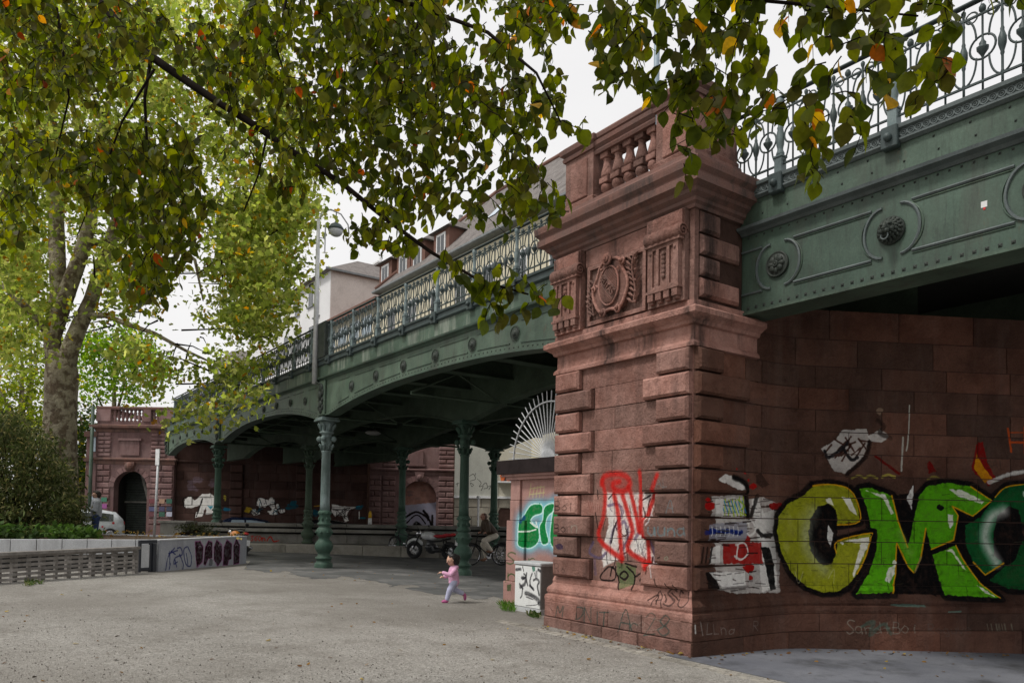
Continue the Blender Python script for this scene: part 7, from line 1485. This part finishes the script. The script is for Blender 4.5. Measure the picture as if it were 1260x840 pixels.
for P, D in ((((846,60),(850,120),(848,175),(842,215)),2.7),(((990,40),(1000,110),(985,160),(1000,200)),2.4),(((1040,30),(1075,80),(1090,110)),2.4),(((1010,60),(1042,120),(1050,165)),2.4),(((950,100),(960,130),(930,150)),2.5),(((1085,40),(1120,90),(1140,115)),2.4),(((1070,-20),(1085,30),(1095,60)),2.4),(((1150,-30),(1210,-20),(1250,-5)),2.4),(((700,-20),(695,20),(698,30)),3.2),(((735,20),(738,80),(745,110)),3.0),(((655,140),(670,210),(690,250)),3.4),(((640,100),(690,150),(720,160)),3.3),
             (((545,320),(590,350),(640,380)),3.4),(((590,345),(630,362),(690,372)),3.4),(((560,330),(600,385),(615,385)),3.4),(((450,275),(470,300),(510,300)),3.7),(((20,170),(15,250),(10,300)),4.0),(((870,90),(890,150),(900,175)),2.6),(((1000,140),(1010,180),(1000,215)),2.4),(((1150,10),(1155,60),(1160,90)),2.4),(((640,220),(665,245),(685,265)),3.4),(((610,330),(650,350),(680,365)),3.4)):
    c_ = np.array(P, float)
    for t in np.linspace(0, 1, 5):
        x = t*(len(c_)-1); i = min(int(x), len(c_)-2); q_ = c_[i]*(1-(x-i))+c_[i+1]*(x-i); tw.append((q_[0], q_[1], D+random.uniform(-.08, .08), .11, 4, .9))
tb = MB(); LP, LD, LS = [], [], []
for u, v, D, L, nl, sc in tw:
    p0 = dep(u, v, D); d = np.array([random.uniform(-.7,.7), random.uniform(-.7,.7), random.uniform(-1.1,-.15)]); d /= np.linalg.norm(d)
    bnd = np.array([random.gauss(0,.12), random.gauss(0,.12), .10])*L; pts = [p0-d*L*.5, p0-d*L*.17+bnd, p0+d*L*.17+bnd, p0+d*L*.5-bnd*.6]; tb.tube(pts, [.0026,.0022,.0017,.0009], 4, cap=False)
    for k_ in range(nl):
        f = (k_+.5)/nl; x_ = f*3; i_ = min(int(x_), 2); q_ = pts[i_]*(1-(x_-i_))+pts[i_+1]*(x_-i_); sd = np.array([random.gauss(0,1), random.gauss(0,1), random.gauss(-.45,.5)]); ld = d*.55+sd/np.linalg.norm(sd)*.9+np.array([0,0,-.35])
        LP.append(q_); LD.append(ld); LS.append(random.uniform(.052, .088)*sc)
tag(tb.build('twigs', M['twig'], near, fix=False), kind='stuff')
LP, LD, LS = np.array(LP), np.array(LD), np.array(LS); n = len(LP)
GRN = [(.070,.090,.012),(.105,.122,.014),(.045,.058,.012),(.155,.165,.022),(.075,.072,.016)]; ORG = [(.50,.22,.03),(.42,.12,.02),(.55,.33,.05),(.22,.05,.02),(.30,.07,.02)]
TT = tints(n, GRN, ORG, .016)
pr = (LP-CO)@CF; uu = 630+FPX*((LP-CO)@CR)/pr; vv = CYP-FPX*((LP-CO)@CU)/pr; vis = (uu > 0) & (uu < 1260) & (vv > 0) & (vv < 840)
order = np.argsort(-(LS/pr)*vis); big = order[:300]; rest = order[300:]
o = bpy.data.objects.new('foliage', leaf_mesh('foliage', LP[rest]-np.array(OFF[near]), LD[rest], LS[rest], TT[rest], M['leaf'])); link(o, near); tag(o, kind='stuff')
LVAR = []
for c_ in GRN*2+ORG[:3]+[(.12,.14,.015),(.10,.125,.012)]: LVAR.append((np.array(c_), leaf_mesh('leaf', np.zeros((1,3)), np.array([[1.,0,0]]), [1.0], [c_], M['leaf'], roll=np.zeros(1))))
Rb = frames(LD[big], RNG.normal(0, .9, len(big)))
for i, j in enumerate(big):
    cand = [m_ for c_, m_ in LVAR if (c_[0] > .2) == (TT[j][0] > .17)] or [m_ for _, m_ in LVAR]; x = bpy.data.objects.new('leaf', random.choice(cand)); link(x, near)
    x.matrix_local = Matrix.LocRotScale(Vector(LP[j])-OFF[near], Matrix(Rb[i].tolist()).to_quaternion(), Vector((LS[j],)*3))
# unseen crown over and behind the viewer, added to shade the pier and wall
def shade_canopy(t, c, rad, cnt, k_=60, lsz=.2):
    a = RNG.normal(0,1,(cnt,3)); a /= np.linalg.norm(a,axis=1,keepdims=True); cc = np.array(c)+a*np.array(rad)*RNG.uniform(.55,1,(cnt,1))
    pos = (cc[:,None]+RNG.normal(0,.45,(cnt,k_,3))).reshape(-1,3); ax = (pos-CO)@CF; keep = (ax < .3) | (np.abs((pos-CO)@CR)/np.maximum(ax,.3) > 1.0) | (((pos-CO)@CU)/np.maximum(ax,.3) > 1.0); pos = pos[keep]; n = len(pos)
    o = bpy.data.objects.new('crown', leaf_mesh('crown', pos-np.array(OFF[t]), RNG.normal(0,1,(n,3))-np.array([0,0,.4]), RNG.uniform(lsz*.7,lsz*1.3,n), tints(n, GRN, ORG, .06), M['leaf'], QV, QF)); link(o, t); tag(o, kind='stuff')
shade_canopy(near, (-4.0,-1.5,7.5), (6.0,5.0,4.2), 170)
# --- plane tree at mid distance
TD = 24.0
tp_ = dep(82, 650, TD); plane = thing('plane_tree', (tp_[0], tp_[1], .85), 'plane tree with thick mottled trunk rising behind the bush and a spreading yellow-green crown', 'tree')
def tpt(u, v, D): return dep(u, v, D)
m1 = MB(); m1.smooth = True
m1.tube([tpt(80,668,TD),tpt(76,640,TD),tpt(74,600,TD),tpt(73,560,TD),tpt(74,520,TD),tpt(75,490,TD),tpt(76,462,TD),tpt(74,432,TD)], [.68,.56,.52,.50,.47,.46,.48,.36], 18)
m1.tube([tpt(75,470,TD),tpt(67,440,TD),tpt(64,415,TD),tpt(82,360,TD),tpt(98,318,TD),tpt(112,270,TD-.3),tpt(120,180,TD-.5),tpt(150,60,TD-1)], [.40,.27,.25,.25,.22,.18,.12,.04], 12)
m1.tube([tpt(75,470,TD),tpt(86,430,TD),tpt(98,400,TD+.2),tpt(112,370,TD+.3),tpt(128,320,TD+.8),tpt(150,250,TD+1.5),tpt(190,150,TD+2)], [.36,.26,.24,.22,.20,.15,.05], 12)
m1.tube([tpt(64,415,TD),tpt(72,360,TD),tpt(70,300,TD+.4),tpt(68,220,TD+.6),tpt(60,100,TD+1),tpt(62,-20,TD+1)], [.22,.24,.24,.19,.14,.05], 12)
m1.tube([tpt(60,410,TD),tpt(48,395,TD-.3),tpt(30,376,TD-.6),tpt(-10,340,TD-1)], [.16,.13,.11,.06], 9)
m1.tube([tpt(104,388,TD+.2),tpt(130,388,TD+.2),tpt(160,400,TD),tpt(190,410,TD-.3),tpt(230,432,TD-.6),tpt(270,450,TD-1)], [.12,.09,.075,.06,.045,.02], 8)
m1.tube([tpt(112,300,TD),tpt(170,290,TD),tpt(215,300,TD-.4),tpt(240,320,TD-.8),tpt(250,370,TD-1.2)], [.09,.07,.06,.05,.02], 7); m1.tube([tpt(140,280,TD+1),tpt(220,240,TD+.5),tpt(300,250,TD),tpt(350,270,TD)], [.10,.07,.05,.02], 7); m1.build('trunk', M['bark'], plane)
for i in range(60):     # thin branches through the crown
    uv = sample([(0,60),(360,230),(340,430),(220,480),(60,400)], 1)[0]; p0 = tpt(uv[0], uv[1], TD+random.uniform(-3,3)); m1 = m1 if i else MB(); 
    d = np.array([random.gauss(0,1), random.gauss(0,1), random.gauss(-.2,.5)])*.9; m1.tube([p0, p0+d*.6+np.array([0,0,.1]), p0+d*1.3], [.03,.02,.008], 5, cap=False)
tag(m1.build('branches', M['twig'], plane), kind='stuff')
CL = []
for poly, cnt, D0, D1 in (([(-20,-40),(300,-40),(385,150),(388,250),(340,260),(280,230),(200,240),(150,260),(80,280),(-20,260)], 430, 20, 29), ([(300,235),(380,250),(364,325),(352,375),(322,420),(312,440),(290,400),(285,330),(270,270)], 150, 20, 27),
        ([(-20,260),(70,280),(60,400),(-20,480)], 85, 21, 29), ([(120,400),(220,440),(280,440),(330,440),(305,470),(255,490),(205,488),(150,455)], 20, 20, 24), ([(130,330),(190,320),(185,400),(130,400)], 18, 21, 28), ([(90,270),(290,250),(260,280),(120,320)], 26, 21, 28), ([(255,300),(300,290),(300,440),(250,400)], 9, 21, 27), ([(190,505),(300,490),(320,470),(330,480),(260,515)], 7, 20, 22)):
    for (u, v) in sample(poly, cnt): CL.append((u, v, random.uniform(D0, D1)))
cc = pts3([(a, b_) for a, b_, _ in CL], [d for _, _, d in CL]); k_ = 60; pos = (cc[:, None, :]+RNG.normal(0, 1, (len(cc), k_, 3))*np.array([.42,.42,.28])*RNG.uniform(.6, 1.3, (len(cc), 1, 1))).reshape(-1, 3)
n = len(pos); d = RNG.normal(0, 1, (n, 3))+np.array([0,0,-.5]); tn = tints(n, [(.22,.26,.06),(.27,.30,.085),(.32,.33,.11),(.18,.22,.055),(.14,.18,.045)], [(.36,.30,.05),(.32,.20,.03),(.24,.12,.03)], .07); tn = np.clip(tn*np.repeat(RNG.uniform(.75,1.25,len(cc)), k_)[:, None], 0, 1)
o = bpy.data.objects.new('crown', leaf_mesh('crown', pos-np.array(OFF[plane]), d, RNG.uniform(.11,.22,n), tn, M['leaf2'], PVv, PFf)); link(o, plane); tag(o, kind='stuff')
# --- trees farther off
def far_tree(label, u, D, ztop, poly, cnt, base, spread, lsz, z0=0, k_=80):
    p = dep(u, 640, D); t = thing('broadleaf_tree', (p[0], p[1], z0), label, 'tree', 'trees behind the plane tree')
    m1 = MB(); m1.smooth = True; m1.tube([(p[0],p[1],z0-.2),(p[0]+.1,p[1],ztop*.4),(p[0],p[1]+.2,ztop*.8)], [.3,.24,.06], 9)
    for i in range(5): q_ = 2*PI*i/5; m1.tube([(p[0]+.1,p[1],ztop*(.3+.06*i)),(p[0]+1.6*math.cos(q_),p[1]+1.6*math.sin(q_),ztop*(.45+.07*i))], [.12,.03], 6)
    m1.build('trunk', M['bark'], t); cc = pts3(sample(poly, cnt), RNG.uniform(D-spread, D+spread, cnt)); pos = (cc[:, None]+RNG.normal(0, 1, (cnt, k_, 3))*np.array([.6,.6,.42])*RNG.uniform(.6,1.3,(cnt,1,1))).reshape(-1, 3); n = len(pos)
    o = bpy.data.objects.new('crown', leaf_mesh('crown', pos-np.array(OFF[t]), RNG.normal(0,1,(n,3)), RNG.uniform(lsz*.7,lsz*1.3,n), tints(n, base, [(.36,.30,.05)], .05)*np.repeat(RNG.uniform(.7,1.2,cnt), k_)[:, None], M['leaf2'], QV, QF)); link(o, t); tag(o, kind='stuff')
far_tree('bright green tree between the plane trunk and the far pavilion', 135, 50, 14, [(90,410),(150,400),(205,440),(200,490),(150,500),(95,500)], 60, [(.12,.20,.03),(.16,.24,.04)], 3, .24)
far_tree('yellow-green tree at the far left behind the bush', 20, 44, 13, [(-40,330),(60,380),(68,520),(40,540),(-40,540)], 95, [(.15,.19,.03),(.20,.22,.04),(.11,.15,.03)], 4, .22)
far_tree('dark green tree squeezed between the plane trunk and the far pavilion side', 96, 46, 9, [(86,500),(118,495),(112,560),(96,610),(84,600)], 34, [(.03,.05,.015),(.045,.07,.02)], 3, .22)
far_tree('grey-green tree high behind the plane tree crown at the left edge', 30, 62, 20, [(-40,180),(60,200),(50,330),(-40,380)], 60, [(.10,.14,.06),(.13,.16,.07)], 4, .26)
# --- bush and low plants on the planter
def shrub(name, label, cat, poly, cnt, D0, D1, base, alt, pa, lsz, V, sig, k_, droop=-.3, group=None, kind=None, F=QF):
    uv = sample(poly, cnt); cc = pts3(uv, RNG.uniform(D0, D1, cnt)); pos = (cc[:, None]+RNG.normal(0,1,(cnt,k_,3))*np.array(sig)).reshape(-1, 3); n = len(pos); c0 = cc.mean(0)
    t = thing(name, (c0[0], c0[1], .88), label, cat, group); d = RNG.normal(0,1,(n,3))+np.array([0,0,droop])
    o = bpy.data.objects.new('foliage', leaf_mesh('foliage', pos-np.array(OFF[t]), d, RNG.uniform(lsz*.7,lsz*1.3,n), tints(n, base, alt, pa)*np.repeat(RNG.uniform(.6,1.3,cnt), k_)[:, None], M['leaf3'], V, F)); link(o, t); tag(o, kind='stuff')
    m1 = MB(); m1.smooth = True
    for i in range(0, cnt, max(1, cnt//40)): m1.tube([(c0[0]+random.uniform(-.6,.6), c0[1]+random.uniform(-.6,.6), .85), (cc[i]+np.array([c0[0], c0[1], 1.5]))/2-np.array([0,0,.25]), cc[i]], [.03,.02,.006], 5, cap=False)
    tag(m1.build('stems', M['twig'], t), kind='stuff'); return t
BU = [(-30,520),(10,508),(40,528),(62,545),(75,575),(88,600),(97,632),(96,652),(60,660),(-30,665)]
shrub('garden_bush', 'large dense olive green bush below the plane tree at the left edge', 'bush', BU, 330, 19.4, 22.6, [(.065,.085,.028),(.095,.115,.038),(.05,.065,.022),(.15,.16,.065)], [(.26,.23,.10)], .12, .14, SV, (.20,.20,.15), 60, -.7)
shrub('ground_ivy', 'bright green broad-leaved plants in front of the bush on the pale planter', 'plant', [(45,653),(70,648),(100,650),(118,658),(112,662),(60,662)], 50, 18.2, 20.2, [(.07,.13,.03),(.09,.16,.04)], [(.14,.18,.05)], .1, .13, QV, (.14,.14,.045), 26, .3)
shrub('ground_ivy', 'low dark green plants at the far left end of the pale planter', 'plant', [(-20,648),(40,650),(42,663),(-20,665)], 40, 17.2, 19.0, [(.05,.09,.025),(.06,.11,.03)], [(.12,.15,.05)], .1, .14, QV, (.15,.15,.06), 24, .3)
shrub('low_shrub', 'low grey-green shrub on the soil behind the purple graffiti planter wall', 'plant', [(226,647),(256,649),(258,657),(230,658)], 22, 24, 26, [(.05,.06,.03),(.07,.08,.04)], [(.1,.1,.05)], .1, .10, SV, (.18,.18,.06), 40, .2)
# grass tuft, leaves on the ground, pebbles
gb = [ong(u, v) for u, v in sample([(612,742),(636,744),(634,754),(618,752)], 420)]; gb = np.array(gb); n = len(gb)
m_ = leaf_mesh('grass_tuft', gb, RNG.normal(0,.45,(n,3))*np.array([1,1,.3])+np.array([0,0,1.]), RNG.uniform(.05,.14,n), tints(n, [(.09,.20,.03),(.12,.24,.04)], [(.2,.22,.06)], .1), M['leaf3'], SV*np.array([1,.35,1]), QF); o = bpy.data.objects.new('grass_tuft', m_); link(o); tag(o, 'bright green tuft of grass at the foot of the steel cabinet', 'grass', kind='stuff')
for nm, poly, lab in (('weeds', [(652,752),(668,757),(660,762),(648,757)], 'scrappy weeds growing at the cabinet corner'), ('weeds', [(28,722),(52,719),(50,713),(30,716)], 'small green weeds under the slatted fence')):
    gb = np.array([ong(u, v) for u, v in sample(poly, 90)]); n = len(gb); m_ = leaf_mesh(nm, gb, RNG.normal(0,.8,(n,3))*np.array([1,1,.3])+np.array([0,0,.8]), RNG.uniform(.05,.12,n), tints(n, [(.07,.12,.03)], [(.2,.2,.1)], .3), M['leaf3'], SV, QF); o = bpy.data.objects.new(nm, m_); link(o); tag(o, lab, 'grass', kind='stuff')
uvs = np.concatenate([sample([(0,715),(620,742),(660,775),(840,838),(0,838)], 60), sample([(300,684),(600,700),(600,730),(300,705)], 70), sample([(660,770),(850,808),(980,800),(1250,812),(1250,838),(900,838),(660,785)], 30), sample([(668,768),(849,808),(846,812),(664,773)], 45), sample([(860,806),(985,798),(1255,805),(1255,810),(985,803),(862,811)], 60)])
lp_ = np.array([ong(u, v) for u, v in uvs])+np.array([0,0,.012]); n = len(lp_); dd = RNG.normal(0,1,(n,3)); dd[:, 2] *= .12
o = bpy.data.objects.new('fallen_leaves', leaf_mesh('fallen_leaves', lp_, dd, RNG.uniform(.03,.07,n), tints(n, [(.22,.13,.05),(.30,.17,.05),(.15,.08,.04)], [(.45,.33,.08),(.05,.04,.03)], .3), M['leaf3'], LV, LF, RNG.normal(0,.25,n))); link(o); tag(o, 'scattered brown and yellow fallen leaves lying on the gravel', 'leaves', kind='stuff')
sl_ = np.array([dep(*q_, random.uniform(20,26)) for q_ in sample([(0,660),(300,660),(300,661),(0,661)], 240)]); sl_[:, 2] = .915; n = len(sl_)
dd = RNG.normal(0,1,(n,3)); dd[:, 2] *= .2; o = bpy.data.objects.new('fallen_leaves', leaf_mesh('fallen_leaves', sl_, dd, RNG.uniform(.05,.11,n), tints(n, [(.22,.13,.05),(.32,.21,.07)], [(.45,.35,.12)], .3), M['leaf3'], LV, LF)); link(o); tag(o, 'yellow fallen leaves lying on the planter soil', 'leaves', kind='stuff')
uvs = np.concatenate([sample([(0,740),(560,760),(660,775),(860,840),(0,840)], 5200), sample([(648,768),(850,806),(840,815),(650,778)], 700)]); pp_ = np.array([ong(u, v) for u, v in uvs]); n = len(pp_)
PBV = np.array([(1,0,0),(-.5,.8,0),(-.5,-.8,0),(.1,.05,.7)], float); o = bpy.data.objects.new('pebbles', leaf_mesh('pebbles', pp_, np.c_[RNG.normal(0,1,(n,2)), np.zeros(n)], RNG.uniform(.004,.013,n), tints(n, [(.30,.28,.25),(.22,.2,.18),(.40,.38,.35)], [(.1,.09,.08)], .2), M['leaf3'], PBV, [(0,1,3),(1,2,3),(2,0,3)], np.zeros(n))); link(o); tag(o, 'loose pebbles on the gravel ground', 'pebbles', kind='stuff')
